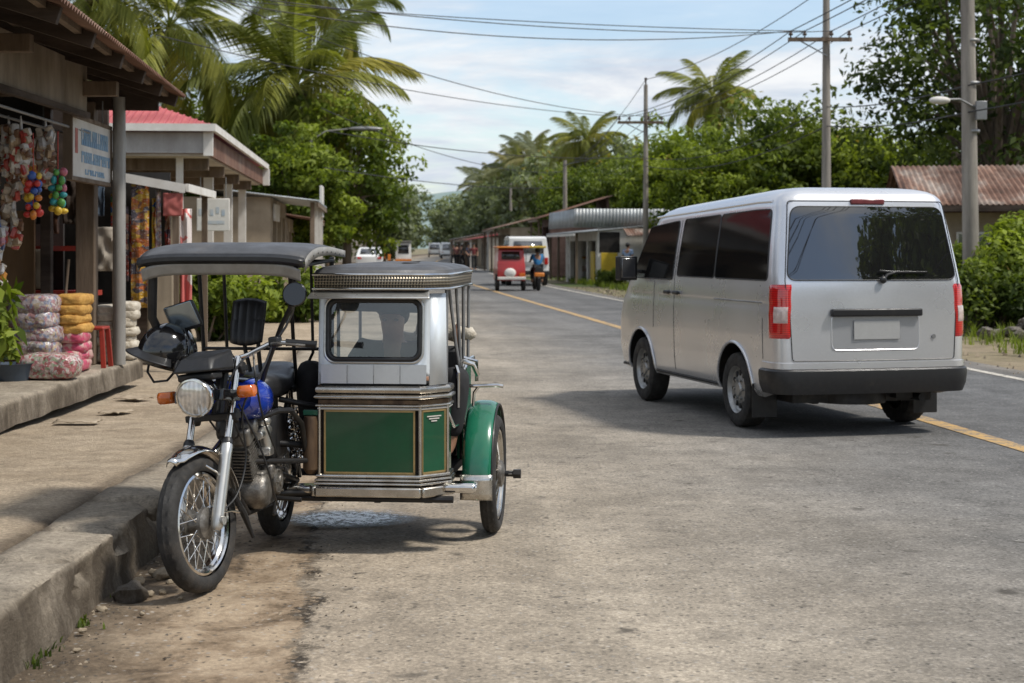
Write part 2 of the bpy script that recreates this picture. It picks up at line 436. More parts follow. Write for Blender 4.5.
cd = bpy.data.cameras.new('camera'); cam = bpy.data.objects.new('camera', cd); COL.objects.link(cam)
cam.location = (0, 0, 1.55); cam.rotation_euler = (R(90), 0, 0)
cd.sensor_width = 36; cd.lens = 56.25; cd.shift_y = -95.5 / 1024
cd.clip_start = .1; cd.clip_end = 4000
cd.dof.use_dof = True; cd.dof.focus_distance = 8.4; cd.dof.aperture_fstop = 4.8; cd.dof.aperture_blades = 9
SC.camera = cam
SC.view_settings.view_transform = 'Standard'; SC.view_settings.look = 'None'; SC.view_settings.exposure = 0
SC.cycles.use_denoising = True
SC.cycles.max_bounces = 8; SC.cycles.transparent_max_bounces = 24
SC.cycles.sample_clamp_indirect = 6
SC.cycles.caustics_reflective = False; SC.cycles.caustics_refractive = False

# ------------------------------------------------------------------ road geometry
CL = [(-40, 9.4), (-20, 7.3), (0, 5.18), (6, 4.55), (14.2, 3.63), (30.6, 2.01), (38.75, 1.1), (55, -.69), (73, -2.5), (100, -4.6), (130, -6.4), (170, -7.9), (220, -8.6), (320, -8), (500, 0)]
CLY = [p[0] for p in CL]; CLX = [p[1] for p in CL]
def cx(y):
    return sum(np.interp(y + d, CLY, CLX) for d in (-6, -3, 0, 3, 6)) / 5
def chead(y): return (cx(y + 1) - cx(y - 1)) / 2
def kx(y):      # kerb line on the left
    if y < 9.5: return -1.80
    return -1.80 - .035 * (min(y, 16) - 9.5) - .088 * max(0, y - 16)
def kz(y):      # kerb height, worn down to a low lip further along
    return float(np.interp(y, [0, 9, 13.5, 60], [.25, .25, .12, .09]))

def road_mat():
    t = NT('worn asphalt and dusty concrete shoulder')
    at = t.nd('ShaderNodeAttribute', attribute_name='lat'); lat = at.outputs['Fac']
    P = t.co()
    wob = t.noise(.55, 5, .6)
    l2 = t.math('ADD', lat, t.math('MULTIPLY', t.math('SUBTRACT', wob, .5), 1.5))
    base = t.ramp(t.maprange(l2, -6.5, 3.5), [(.10, (.42, .345, .26)), (.24, (.385, .328, .255)), (.38, (.305, .272, .228)), (.50, (.212, .202, .188)), (.64, (.164, .162, .160)), (.9, (.155, .155, .155)), (.97, (.22, .20, .175))])
    # tyre wear streaks run along the lane
    ly = t.nd('ShaderNodeSeparateXYZ'); t.lk(P, ly.inputs[0])
    cb = t.nd('ShaderNodeCombineXYZ'); t.lk(lat, cb.inputs[0]); t.lk(t.math('MULTIPLY', ly.outputs[1], .05), cb.inputs[1])
    st = t.noise(1.6, 4, .6, cb.outputs[0])
    base = t.mix(.55, base, t.ramp(st, [(.32, .66), (.66, 1.08)]), 'MULTIPLY')
    base = t.mix(.7, base, t.ramp(t.noise(.45, 6, .62), [(.36, .60), (.58, 1.12)]), 'MULTIPLY')
    base = t.mix(.6, base, t.ramp(t.noise(3.4, 6, .68), [(.33, .6), (.62, 1.1)]), 'MULTIPLY')
    # aggregate
    ag = t.vor(85, out='Color'); sg = t.nd('ShaderNodeSeparateColor'); t.lk(ag, sg.inputs[0])
    base = t.mix(.5, base, t.ramp(sg.outputs[0], [(0, .45), (.25, .82), (.7, 1.0), (.95, 1.5)]), 'MULTIPLY')
    gr = t.noise(38, 6, .82)
    base = t.mix(.62, base, t.ramp(gr, [(.32, .42), (.5, .95), (.68, 1.35)]), 'MULTIPLY')
    # small pits and oil spots
    vd = t.nd('ShaderNodeVectorMath', operation='ADD'); t.lk(P, vd.inputs[0])
    nc = t.nd('ShaderNodeTexNoise'); nc.inputs['Scale'].default_value = 7; nc.inputs['Detail'].default_value = 4; t.lk(P, nc.inputs['Vector'])
    vs = t.nd('ShaderNodeVectorMath', operation='SCALE'); vs.inputs['Scale'].default_value = .22; t.lk(nc.outputs['Color'], vs.inputs[0]); t.lk(vs.outputs[0], vd.inputs[1])
    v1 = t.vor(1.7, vec=vd.outputs[0]); v1r = t.vor(1.7, out='Color', vec=vd.outputs[0]); s1 = t.nd('ShaderNodeSeparateColor'); t.lk(v1r, s1.inputs[0])
    spot = t.math('MULTIPLY', t.maprange(v1, .05, .13, 1, 0), t.maprange(s1.outputs[0], .25, .7, 0, .8))
    v2 = t.vor(6.5, vec=vd.outputs[0]); v2r = t.vor(6.5, out='Color', vec=vd.outputs[0]); s2 = t.nd('ShaderNodeSeparateColor'); t.lk(v2r, s2.inputs[0])
    spot2 = t.math('MULTIPLY', t.maprange(v2, .08, .22, 1, 0), t.maprange(s2.outputs[0], .55, .95, 0, .7))
    base = t.mix(t.math('MAXIMUM', spot, spot2), base, (.055, .048, .04))
    # broken edge between shoulder and gutter
    ne = t.noise(2.1, 6, .7); ne2 = t.noise(11, 6, .78)
    le = t.math('ADD', t.math('ADD', lat, t.math('MULTIPLY', t.math('SUBTRACT', ne, .5), .42)), t.math('MULTIPLY', t.math('SUBTRACT', ne2, .5), .34))
    gut = t.maprange(le, -5.24, -5.30, 0, 1)
    gcol = t.ramp(t.noise(2.8, 7, .72), [(.34, (.11, .078, .05)), (.44, (.26, .19, .125)), (.58, (.42, .325, .225))])
    gcol = t.mix(.8, gcol, t.ramp(gr, [(.3, .5), (.7, 1.2)]), 'MULTIPLY')
    base = t.mix(gut, base, gcol)
    cr = t.math('MULTIPLY', t.maprange(t.math('ABSOLUTE', t.math('ADD', le, 5.26)), .012, .05, 1, 0), t.maprange(t.noise(2.6, 4), .38, .56, .1, .95))
    base = t.mix(cr, base, (.035, .027, .02))
    kerbd = t.maprange(t.math('ADD', lat, t.math('MULTIPLY', t.math('SUBTRACT', ne, .5), .7)), -5.75, -6.1, 0, .8)
    base = t.mix(kerbd, base, t.ramp(gr, [(.35, (.03, .022, .015)), (.7, (.10, .075, .05))]))
    # hairline cracks
    vc = t.vor(.55, 'DISTANCE_TO_EDGE', vec=vd.outputs[0])
    ck = t.math('MULTIPLY', t.maprange(vc, .002, .009, 1, 0), t.maprange(t.noise(.35, 3), .60, .70, 0, .5))
    base = t.mix(ck, base, (.04, .035, .03))
    v3 = t.vor(34); v3r = t.vor(34, out='Color'); s3 = t.nd('ShaderNodeSeparateColor'); t.lk(v3r, s3.inputs[0])
    pit = t.math('MULTIPLY', t.maprange(v3, .18, .42, 1, 0), t.maprange(s3.outputs[0], .55, .9, 0, .8))
    base = t.mix(pit, base, (.045, .042, .038))
    lit = t.math('MULTIPLY', t.maprange(v3, .15, .40, 1, 0), t.maprange(s3.outputs[1], .72, .95, 0, .55))
    base = t.mix(lit, base, (.46, .43, .39))
    t.set(color=base, rough=t.maprange(gr, .3, .7, .82, .98), spec=.25)
    h = t.math('ADD', t.math('MULTIPLY', gr, .6), t.math('MULTIPLY', sg.outputs[0], .5))
    h = t.math('SUBTRACT', h, t.math('MULTIPLY', t.math('MAXIMUM', spot2, t.math('MAXIMUM', cr, ck)), 1.2))
    h = t.math('ADD', h, t.math('MULTIPLY', t.math('MULTIPLY', t.noise(5, 6, .7), gut), 2.5))
    t.bump(h, .55, .012)
    return t.m
def build_road():
    ys = list(np.arange(-30, 4, 2.)) + list(np.arange(4, 14, .12)) + list(np.arange(14, 40, .6)) + list(np.arange(40, 140, 2.5)) + list(np.arange(140, 330, 10.))
    ls = [-9, -7.4, -6.6] + list(np.arange(-6.3, -4.9, .1)) + [-4.6, -4.2, -3.4, -2.6, -1.6, -.6, .6, 1.6, 2.4, 2.75, 3.0, 3.3]
    vs = []; la = []
    for y in ys:
        h = chead(y)
        for l in ls:
            x = cx(y) + l
            yy = y - l * h
            z = .012
            if l < -5.15:   # rough gutter
                dd = min(1, (-5.15 - l) / .25)
                z += dd * (-.008 + .028 * noise.fractal(Vector((x * 3.1, yy * 3.1, 2)), 1, 2, 4))
            if l > 2.9: z -= (l - 2.9) * .06
            vs.append((x, yy, z)); la.append(l)
    n = len(ls); fs = []
    for i in range(len(ys) - 1):
        for j in range(n - 1):
            a = i * n + j; fs.append((a, a + 1, a + n + 1, a + n))
    me = bpy.data.meshes.new('road'); me.from_pydata(vs, [], fs); me.materials.append(road_mat())
    me.attributes.new('lat', 'FLOAT', 'POINT').data.foreach_set('value', la)
    me.polygons.foreach_set('use_smooth', [True] * len(fs)); me.update()
    o = bpy.data.objects.new('road', me); COL.objects.link(o); struct(o)
build_road()

def ground_mat():
    t = NT('dry earth and grass verge')
    n1 = t.noise(.12, 6, .6); n2 = t.noise(3, 6, .7); n3 = t.noise(30, 4, .7)
    c = t.ramp(n1, [(.40, (.30, .24, .165)), (.52, (.22, .19, .11)), (.62, (.07, .10, .03))])
    c = t.mix(.7, c, t.ramp(n2, [(.32, .55), (.65, 1.15)]), 'MULTIPLY'); c = t.mix(.6, c, t.ramp(n3, [(.3, .55), (.7, 1.15)]), 'MULTIPLY')
    t.set(color=c, rough=.95, spec=.2); t.bump(n3, .5, .03); return t.m
MT['earth'] = ground_mat()
g = MB(); S = 1600
g.grid(40, 40, lambda u, v: ((u - .5) * S * 2, -200 + v * S * 2, -.035))
struct(g.build('ground', MT['earth']))

def marking(name, c, wear):
    t = NT(name)
    n = t.noise(5, 7, .75); n2 = t.noise(40, 4, .7)
    k = t.math('ADD', t.math('MULTIPLY', n, .7), t.math('MULTIPLY', n2, .3))
    col = t.mix(t.maprange(k, wear, wear + .12, 0, 1), (.17, .155, .135), c)
    t.set(color=col, rough=.8); return t.m
def stripe(name, lat, w, y0, y1, mat):
    m = MB(); ys = np.arange(y0, y1, 1.)
    def pt(i, j):
        y = y0 + i * (y1 - y0); l = lat + (j - .5) * w
        return (cx(y) + l, y - l * chead(y), .017)
    m.grid(int((y1 - y0) / 1.2), 1, pt, flip=False)
    struct(m.build(name, mat))
stripe('centre_line', 0, .17, 5, 200, marking('worn yellow road paint', (.50, .31, .11), .42))
stripe('edge_line', 2.62, .12, 5, 130, marking('worn white road paint', (.55, .51, .44), .40))

# ------------------------------------------------------------------ left pavement with kerb
def conc(name, c, c2, blockdark=.0):
    t = NT(name)
    a = t.noise(.9, 6, .62); b = t.noise(5, 7, .74, None, .3); d = t.noise(42, 6, .8)
    col = t.ramp(a, [(.34, c2), (.64, c)])
    col = t.mix(.75, col, t.ramp(b, [(.33, .55), (.6, 1.08)]), 'MULTIPLY')
    col = t.mix(.85, col, t.ramp(d, [(.33, .45), (.68, 1.3)]), 'MULTIPLY')
    vv = t.vor(3.3); vr = t.vor(3.3, out='Color'); sp = t.nd('ShaderNodeSeparateColor'); t.lk(vr, sp.inputs[0])
    k = t.math('MULTIPLY', t.maprange(vv, .05, .25, 1, 0), t.maprange(sp.outputs[0], .5, 1, 0, .45))
    col = t.mix(k, col, (.09, .065, .045))
    # faces that stand upright are darker, in uneven patches
    ge = t.nd('ShaderNodeNewGeometry'); sg = t.nd('ShaderNodeSeparateXYZ'); t.lk(ge.outputs['Normal'], sg.inputs[0])
    side = t.maprange(sg.outputs[2], .3, .85, 1, 0)
    st = t.math('MULTIPLY', side, t.maprange(t.noise(4, 5, .7, t.mapping((1, 1, .35))), .33, .58, .35, .92))
    col = t.mix(st, col, (.085, .066, .047))
    se = t.nd('ShaderNodeAttribute', attribute_name='seam')
    sk = t.math('MULTIPLY', t.maprange(t.math('ADD', se.outputs['Fac'], t.math('MULTIPLY', t.math('SUBTRACT', b, .5), 1.3)), .62, .95, 0, .85), t.maprange(a, .35, .6, .5, 1))
    col = t.mix(sk, col, (.075, .055, .038))
    t.set(color=col, rough=.93, spec=.25)
    h = t.math('ADD', d, t.math('MULTIPLY', b, 1.4)); t.bump(h, .9, .02)
    return t.m
MT['pave'] = conc('dusty pavement concrete', (.56, .455, .335), (.42, .33, .23))
MT['kerb'] = conc('chipped kerb concrete', (.50, .43, .34), (.34, .285, .215))
def pav(y0, y1, us, zf, mat, name, step=.08, amp=.02, gaps=None):
    n = int((y1 - y0) / step); vs = []
    for i in range(n + 1):
        y = y0 + (y1 - y0) * i / n
        for (u, zr) in us:
            x = kx(y) + u
            v = Vector((x * 2.3, y * 2.3, zr * 3)); a = amp if u > -.5 else amp * .5
            dx = a * noise.fractal(v, 1, 2, 4); dz = a * .55 * noise.fractal(v + Vector((9, 3, 1)), 1, 2, 4)
            if gaps and zr > .7 and u > -.12:
                cq = max(0, noise.fractal(Vector((y * 4.3, 1.7, 0)), 1, 2, 4) - .12) * (1 - max(0, -u) / .12)
                dx -= cq * .09; dz -= cq * .10 * (zr - .6) * 2.5
            gp = 0
            if gaps:
                for gy in gaps:
                    gp = max(gp, 1 - abs(y - gy - .06 * noise.noise(Vector((u * 7, gy, zr * 3)))) / .05)
            vs.append((x + dx - gp * .035 * (1 if zr > .2 else .6), y, zf(y) * zr + (dz if zr > .05 else 0) - max(0, gp) * .07 * (zr > .5)))
    la = [u for i in range(n + 1) for (u, zr) in us]
    k = len(us); fs = [(i * k + j, i * k + k + j, i * k + k + j + 1, i * k + j + 1) for i in range(n) for j in range(k - 1)]
    m = MB(); m.add(vs, fs); o = m.build(name, mat, sharp=50); struct(o)
    o.data.attributes.new('seam', 'FLOAT', 'POINT').data.foreach_set('value', [1 + min(0, -abs(u + .40) / .28) for u in la])
ks = [(.03, -.2), (.015, .2), (.002, .5), (-.004, .75), (-.006, .90), (-.012, .97), (-.026, 1.0), (-.05, 1.0), (-.09, 1.0), (-.14, 1.0), (-.22, 1), (-.30, 1), (-.365, .99), (-.385, .93), (-.39, .7)]
pav(3.2, 24, ks, kz, MT['kerb'], 'kerb', .045, .022, [5.35, 6.62, 7.35, 8.2, 9.6, 11])
ps = [(-.385, .7), (-.395, .90), (-.42, .955), (-.5, .965), (-.8, .97), (-1.1, .965), (-1.4, .97), (-1.7, .97), (-2.0, .97), (-2.4, .97), (-3.2, .97), (-4.4, .97)]
pav(3.2, 24, ps, kz, MT['pave'], 'pavement', .09, .016)
m = MB()
m.grid(60, 8, lambda u, v: (kx(24 + u * 60) + .02 - v * 4.5, 24 + u * 60, .085 + .01 * math.sin(u * 70 + v * 5)))
m.grid(60, 1, lambda u, v: (kx(24 + u * 60) + .02, 24 + u * 60, -.02 + .105 * v))
struct(m.build('pavement', MT['pave']))
# raised shop platform
def plat_pt(y, u, z):
    v = Vector((u * 3, y * 2.1, z * 5)); a = .022
    return (-3.73 - .012 * (y - 11) + u + a * noise.fractal(v, 1, 2, 4), y, z + a * .5 * noise.fractal(v + Vector((5, 5, 5)), 1, 2, 4))
m = MB(); prof = [(.01, .2), (.004, .30), (-.005, .365), (-.03, .392), (-.1, .395), (-.4, .395), (-1, .395), (-2, .395), (-4.5, .395)]
n = 150; vs = []
for i in range(n + 1):
    y = 5 + 11.45 * i / n
    for (u, z) in prof: vs.append(plat_pt(y, u, z))
k = len(prof); m.add(vs, [(i * k + j, i * k + k + j, i * k + k + j + 1, i * k + j + 1) for i in range(n) for j in range(k - 1)])
m.add([plat_pt(16.45, u, z) for u, z in prof] + [(plat_pt(16.45, u, z)[0], 16.47, .2) for u, z in prof], [(j, j + k, j + k + 1, j + 1) for j in range(k - 1)])
struct(m.build('raised_pavement', MT['kerb'], sharp=50))

# ------------------------------------------------------------------ stones
MT['stone'] = conc('grey stone', (.30, .27, .235), (.19, .165, .135))
MT['pebble'] = pmat('pebble', (.38, .31, .22), (.24, .19, .13), 3, .8, bump=.3)
def stone_mesh(seed, sq=(1, .8, .6)):
    m = MB()
    def fn(d):
        k = 1 + .28 * noise.fractal(d * 1.3 + Vector((seed * 7.1, 0, 0)), 1, 2, 3)
        return k
    m.sph((0, 0, .35), (.5 * sq[0], .5 * sq[1], .5 * sq[2]), 18, 12, 0, fn); return m
st0 = stone_mesh(1, (1, .8, .85)).build('stone', MT['stone'], sharp=28)
tag(st0, 'angular grey stone lying in the gutter left of the front tyre, largest there', 'stone')
st0.location = (-1.66, 6.98, -.01); st0.scale = (.145, .13, .12); st0.rotation_euler = (0, 0, .6)
pb = stone_mesh(4, (1, .8, .7)).build('stone', MT['pebble']); tag(pb, 'small pebble in the gutter between the kerb and the front tyre', 'stone', 'pebbles in the gutter')
spots = [(-1.66, 7.02, .05), (-1.60, 7.06, .045), (-1.70, 7.3, .06), (-1.62, 7.42, .10), (-1.55, 7.10, .04), (-1.68, 7.5, .05), (-1.56, 7.3, .045), (-1.72, 6.4, .035), (-1.66, 6.1, .03), (-1.55, 6.7, .03), (-1.73, 6.75, .045), (-1.45, 7.0, .03), (-1.62, 7.7, .07), (-1.70, 7.9, .08)]
for i, (x, y, s) in enumerate(spots):
    o = pb if i == 0 else copy_tree(pb)
    o.location = (x, y, .0); o.scale = (s, s * rr(.8, 1.1), s * rr(.8, 1.1)); o.rotation_euler = (0, 0, rr(0, 6))
# splashed white powder and wet patch under the sidecar
def splash():
    t = NT('white splash on wet ground')
    a = t.noise(16, 6, .75); b = t.noise(55, 4, .7)
    uv = t.nd('ShaderNodeAttribute', attribute_name='edge')
    k = t.math('ADD', t.math('MULTIPLY', a, .6), t.math('MULTIPLY', b, .4))
    k = t.math('SUBTRACT', k, t.math('MULTIPLY', uv.outputs['Fac'], .13))
    col = t.mix(t.maprange(k, .42, .46, 0, 1), (.03, .026, .023), (.85, .86, .88))
    t.set(color=col, rough=.3)
    tr = t.nd('ShaderNodeBsdfTransparent'); mx = t.nd('ShaderNodeMixShader')
    t.lk(t.math('MULTIPLY', t.maprange(uv.outputs['Fac'], 1.0, .55, 0, 1), t.maprange(a, .38, .5, .25, 1)), mx.inputs[0]); t.lk(tr.outputs[0], mx.inputs[1]); t.lk(t.b.outputs[0], mx.inputs[2]); t.lk(mx.outputs[0], t.out.inputs[0])
    m = MB(); ed = []
    N = 30; vs = []
    for i in range(N + 1):
        for j in range(N + 1):
            u, v = i / N * 2 - 1, j / N * 2 - 1
            vs.append((u * .42, v * .34, 0)); ed.append(min(1, math.hypot(u, v)))
    m.add(vs, [(i * (N + 1) + j, (i + 1) * (N + 1) + j, (i + 1) * (N + 1) + j + 1, i * (N + 1) + j + 1) for i in range(N) for j in range(N)])
    o = m.build('spilled_water', t.m); o.data.attributes.new('edge', 'FLOAT', 'POINT').data.foreach_set('value', ed)
    o.location = (-.92, 8.95, .03); tag(o, 'white frothy splash of spilled water on the ground below the sidecar', 'spill'); o['kind'] = 'stuff'
splash()

# grit and dry leaf scraps swept against the kerb; torn cardboard at the foot of the platform
rg = np.random.default_rng(12)
def gz(x, y):
    l = x - cx(y); dd = min(1, max(0, (-5.15 - l) / .25)); yy = y
    return .012 + dd * (-.008 + .028 * noise.fractal(Vector((x * 3.1, yy * 3.1, 2)), 1, 2, 4))
m = MB()
for i in range(1500):
    y = rg.uniform(5.6, 12); q = abs(rg.normal(0, 1))
    x = (kx(y) + .03 + q * .16) if i % 3 else (cx(y) - 5.27 + rg.normal(0, .09))
    s_ = rg.uniform(.003, .011) * (1.4 if rg.random() < .1 else 1)
    a = rg.uniform(0, 6.28); zb = gz(x, y) - .002
    m.add([(x + s_ * math.cos(a + j * 2.1) , y + s_ * math.sin(a + j * 2.1), zb) for j in range(3)] + [(x + s_ * .2, y, zb + s_ * .75)], [(0, 1, 3), (1, 2, 3), (2, 0, 3)], int(rg.integers(0, 3)))
o = m.build('gutter_gravel', [MT['pebble'], MT['stone'], pmat('dark grit', (.07, .052, .036), None, 9, .95)], sharp=10)
tag(o, 'loose grit and small gravel scattered along the kerb foot and the broken shoulder edge', 'gravel'); o['kind'] = 'stuff'
m = MB()
for i in range(700):
    y = rg.uniform(14, 60); x = cx(y) + 2.9 + abs(rg.normal(0, 1.1)); s_ = rg.uniform(.015, .06); a = rg.uniform(0, 6.28)
    m.add([(x + s_ * math.cos(a + j * 2.1), y + s_ * math.sin(a + j * 2.1), -.03) for j in range(3)] + [(x, y, .0 + s_ * .6)], [(0, 1, 3), (1, 2, 3), (2, 0, 3)], int(rg.integers(0, 2)))
o = m.build('verge_gravel', [MT['pebble'], MT['stone']], sharp=10)
tag(o, 'loose gravel scattered over the dusty right verge', 'gravel'); o['kind'] = 'stuff'
cbm = pmat('damp cardboard', (.44, .36, .26), (.30, .24, .17), 8, .9, bump=.3)
for k, (x, y, w, d, lab) in enumerate([(-3.42, 12.6, .34, .22, 'flat torn piece of cardboard lying by the platform step, nearest of the scraps'), (-3.36, 13.6, .28, .2, 'torn cardboard scrap by the platform step, middle of the three'), (-3.5, 14.8, .3, .22, 'torn cardboard scrap by the platform step near the steel post')]):
    m = MB(); m.grid(9, 7, lambda u, v: ((u - .5) * w + .02 * noise.noise(Vector((v * 5, k, 1))), (v - .5) * d + .02 * noise.noise(Vector((u * 5, k, 4))), .02 + .03 * abs(noise.noise(Vector((u * 2.4, v * 2.4, k * 3))))))
    o = m.build('cardboard_scrap', cbm, solid=.005); o.location = (x, y, kz(y) + .0); o.rotation_euler = (0, 0, k * 1.3); tag(o, lab, 'cardboard')
# ------------------------------------------------------------------ motorcycle with sidecar
# local frame: x to the bike's left, y backwards, z up; origin on the ground below the steering head
TR = thing('motor_tricycle', 'blue motorcycle with green chrome-trimmed sidecar and grey canopy parked at the kerb', 'tricycle', (-1.385, 7.10, .012), -R(5.5))
STEER = Matrix.Translation((0, .36, .95)) @ Matrix.Rotation(-R(14), 4, Vector((0, math.sin(R(26)), math.cos(R(26))))) @ Matrix.Translation((0, -.36, -.95))
I4 = Matrix.Identity(4)

def wheel(name, c, Rr, tw, M, parent, spk=36, rusty=False, rimmat=None):
    """hub part with tyre and spoked rim below it; axle along x"""
    T = M @ Matrix.Translation(c)
    rim = Rr - tw * 1.02
    h = MB()
    h.lathe([(-.062, .012), (-.062, .038), (-.05, .062), (-.03, .066), (-.026, .045), (.026, .045), (.03, .072), (.05, .07), (.058, .05), (.064, .018), (.064, .0)], (0, 0, 0), (1, 0, 0), 28)
    h.cyl((-.11, 0, 0), (.11, 0, 0), .009)
    for s in (-1, 1): h.cyl((s * .085, 0, 0), (s * .105, 0, 0), .017, n=6)
    h.xf(T); hub = h.build(name, MT['alu'], parent)
    t = MB(); n = 120
    prof = []
    for i in range(17):
        a = -R(128) + R(256) * i / 16
        prof.append((math.sin(a) * tw * .52, rim + tw * .5 + math.cos(a) * tw * .52))
    def mod(i, j):
        q = 0
        if 4 <= i <= 12:
            q = -.004 if (j + (i % 2) * 2) % 4 == 0 else 0
            if i in (7, 9): q -= .005
        return q
    t.lathe(prof, (0, 0, 0), (1, 0, 0), n, 0, mod); t.xf(T); t.build('tyre', MT['tyre'], hub, sharp=30)
    r = MB()
    w = tw * .36
    r.lathe([(-w, rim + .012), (-w - .004, rim + .002), (-w + .002, rim - .006), (-w * .6, rim - .008), (-w * .3, rim - .018), (w * .3, rim - .018), (w * .6, rim - .008), (w - .002, rim - .006), (w + .004, rim + .002), (w, rim + .012)], (0, 0, 0), (1, 0, 0), 72)
    for k in range(spk):
        s = 1 if k % 2 else -1
        a0 = 2 * PI * k / spk; a1 = a0 + (R(22) if (k // 2) % 2 else -R(22))
        r.cyl((s * .034, .062 * math.cos(a0), .062 * math.sin(a0)), (s * w * .2, (rim - .014) * math.cos(a1), (rim - .014) * math.sin(a1)), .0023, n=6)
    r.xf(T); r.build('spoked_rim', rimmat or MT['chrome'], hub)
    return hub

def trike():
    # ---- front end
    wheel('front_wheel', (0, 0, .305), .305, .088, STEER, TR)
    ax = Vector((0, 0, .305)); d = Vector((0, math.sin(R(26)), math.cos(R(26)))); fw = Vector((0, -math.cos(R(26)), math.sin(R(26))))
    for s in (-1, 1):
        m = MB(); b = ax + Vector((s * .098, .02, 0)) - fw * -.02
        m.tube([b - d * .045, b - d * .03, b + d * .02, b + d * .30, b + d * .345, b + d * .36], [.014, .026, .029, .027, .029, .024], 16)
        m.cyl(b + Vector((s * .0, 0, 0)), b + Vector((s * .035, 0, 0)), .02, n=12)
        m.xf(STEER); leg = m.build('fork_leg', MT['forkalu'], TR)
        u = MB(); u.tube([b + d * .355, b + d * .78], .0165, 14); u.xf(STEER); u.build('fork_tube', MT['chrome'], leg)
        q = MB(); q.tube([b + d * .352, b + d * .37, b + d * .385], [.026, .026, .02], 14); q.xf(STEER); q.build('dust_seal', MT['black'], leg)
    m = MB()
    for (t, th) in ((.50, .03), (.73, .028)):
        c = ax + d * t + Vector((0, .02, 0))
        m.bar(c + Vector((-.13, 0, 0)), c + Vector((.13, 0, 0)), .07, th)
        for s in (-1, 1): m.cyl(c + Vector((s * .098, 0, 0)) - d * .03, c + Vector((s * .098, 0, 0)) + d * .03, .03)
    m.tube([ax + d * .48 + Vector((0, .05, 0)), ax + d * .76 + Vector((0, .05, 0))], .028)
    m.xf(STEER); m.build('fork_yoke', MT['blackmetal'], TR, bevel=.004)
    # front mudguard: curved shell over the tyre
    m = MB()
    def fend(u, v):
        a = R(58) + R(120) * u      # from front over the top to behind
        w = .062 * math.sin(PI * min(1, .25 + .75 * min(u * 4, (1 - u) * 3 + .3, 1)) * .5)
        q = (v - .5) * 2
        rad = .345 - .028 * abs(q) ** 2.2 + (.012 if u < .06 else 0)
        return (q * w, -math.cos(a) * rad * -1 * -1, .305 + math.sin(a) * rad)
    m.grid(30, 10, lambda u, v: fend(u, v)); m.xf(STEER); m.build('front_mudguard', MT['chrome'], TR, solid=.004)
    m = MB()
    for s in (-1, 1):
        m.tube([(s * .066, .0, .56), (s * .085, .06, .52), (s * .09, .10, .46)], .006, 8)
        m.tube([(s * .07, .30, .30), (s * .078, .17, .33), (s * .088, .05, .34)], .005, 8)
    m.xf(STEER); m.build('mudguard_stay', MT['chrome'], TR)
    m = MB(); m.tube([(.06, .22, .42), (.075, .29, .30), (.09, .33, .18)], [.012, .016, .008], 8); m.xf(STEER); m.build('mud_flap', MT['blackmetal'], TR)
    # headlight
    hc = Vector((0, .10, .862)); hd = Vector((0, -.985, -.17)).normalized()
    m = MB(); m.lathe([(-.13, .0), (-.13, .03), (-.10, .060), (-.05, .078), (.0, .086), (.012, .088)], hc, hd, 36)
    for s in (-1, 1): m.bar((s * .10, .12, .862), (s * .105, .27, .84), .05, .05)
    m.xf(STEER); hl = m.build('headlight', MT['blackgloss'], TR, bevel=.004)
    m = MB(); m.lathe([(.006, .091), (.02, .093), (.03, .088), (.032, .081), (.02, .079)], hc, hd, 40); m.xf(STEER); m.build('rim_ring', MT['chrome'], hl)
    m = MB(); m.lathe([(.045, .0), (.043, .03), (.037, .056), (.026, .081)], hc, hd, 36); m.xf(STEER); m.build('lamp_glass', MT['lens'], hl)
    # indicators
    for s in (-1, 1):
        c = Vector((s * .205, .20, .862))
        m = MB(); m.tube([(s * .10, .21, .84), (s * .165, .20, .855)], .011); m.sph(c + Vector((-s * .02, .02, 0)), (.034, .025, .025)); m.xf(STEER)
        b = m.build('indicator', MT['black'], TR)
        m = MB(); m.sph(c + Vector((0, -.006, 0)), (.040, .030, .027), 20, 12, 0, lambda v: 1 / max(abs(v.x), abs(v.z) * 1.0, .72)); m.xf(STEER); m.build('amber_lens', MT['orangelens'], b)
    # instrument cowl
    m = MB()
    P = [(-.105, .07, .972), (.105, .07, .972), (.115, .28, .96), (-.115, .28, .96), (-.085, .12, 1.03), (.085, .12, 1.03), (.10, .30, 1.06), (-.10, .30, 1.06)]
    m.add(P, [(3, 2, 1, 0), (4, 5, 6, 7), (0, 1, 5, 4), (1, 2, 6, 5), (2, 3, 7, 6), (3, 0, 4, 7)]); m.xf(STEER); m.build('cowl', MT['black'], TR, bevel=.016)
    m = MB(); m.bx(-.09, .09, .10, .2, .93, .965); m.xf(STEER); m.build('cowl_bracket', MT['blackmetal'], TR, bevel=.01)
    # handlebar
    m = MB()
    hb = [(-.41, .50, 1.035), (-.30, .47, 1.055), (-.22, .44, 1.06), (-.14, .37, 1.02), (-.06, .345, 1.0), (.06, .345, 1.0), (.14, .37, 1.02), (.22, .44, 1.06), (.30, .47, 1.055), (.41, .50, 1.035)]
    m.tube(hb, .0115, 12); m.xf(STEER); bar_ = m.build('handlebar', MT['chrome'], TR)
    for s in (-1, 1):
        m = MB(); m.tube([(s * .29, .468, 1.056), (s * .30, .47, 1.055), (s * .415, .502, 1.034), (s * .425, .505, 1.032)], [.018, .0165, .0165, .019], 14); m.xf(STEER); m.build('grip', MT['black'], bar_)
        m = MB(); m.tube([(s * .235, .425, 1.058), (s * .28, .40, 1.058), (s * .40, .435, 1.035)], [.008, .007, .006], 8); m.xf(STEER); m.build('lever', MT['alu'], bar_)
        m = MB(); m.box((s * .245, .445, 1.065), (.055, .05, .05)); m.xf(STEER); m.build('switch_box', MT['black'], bar_, bevel=.01)
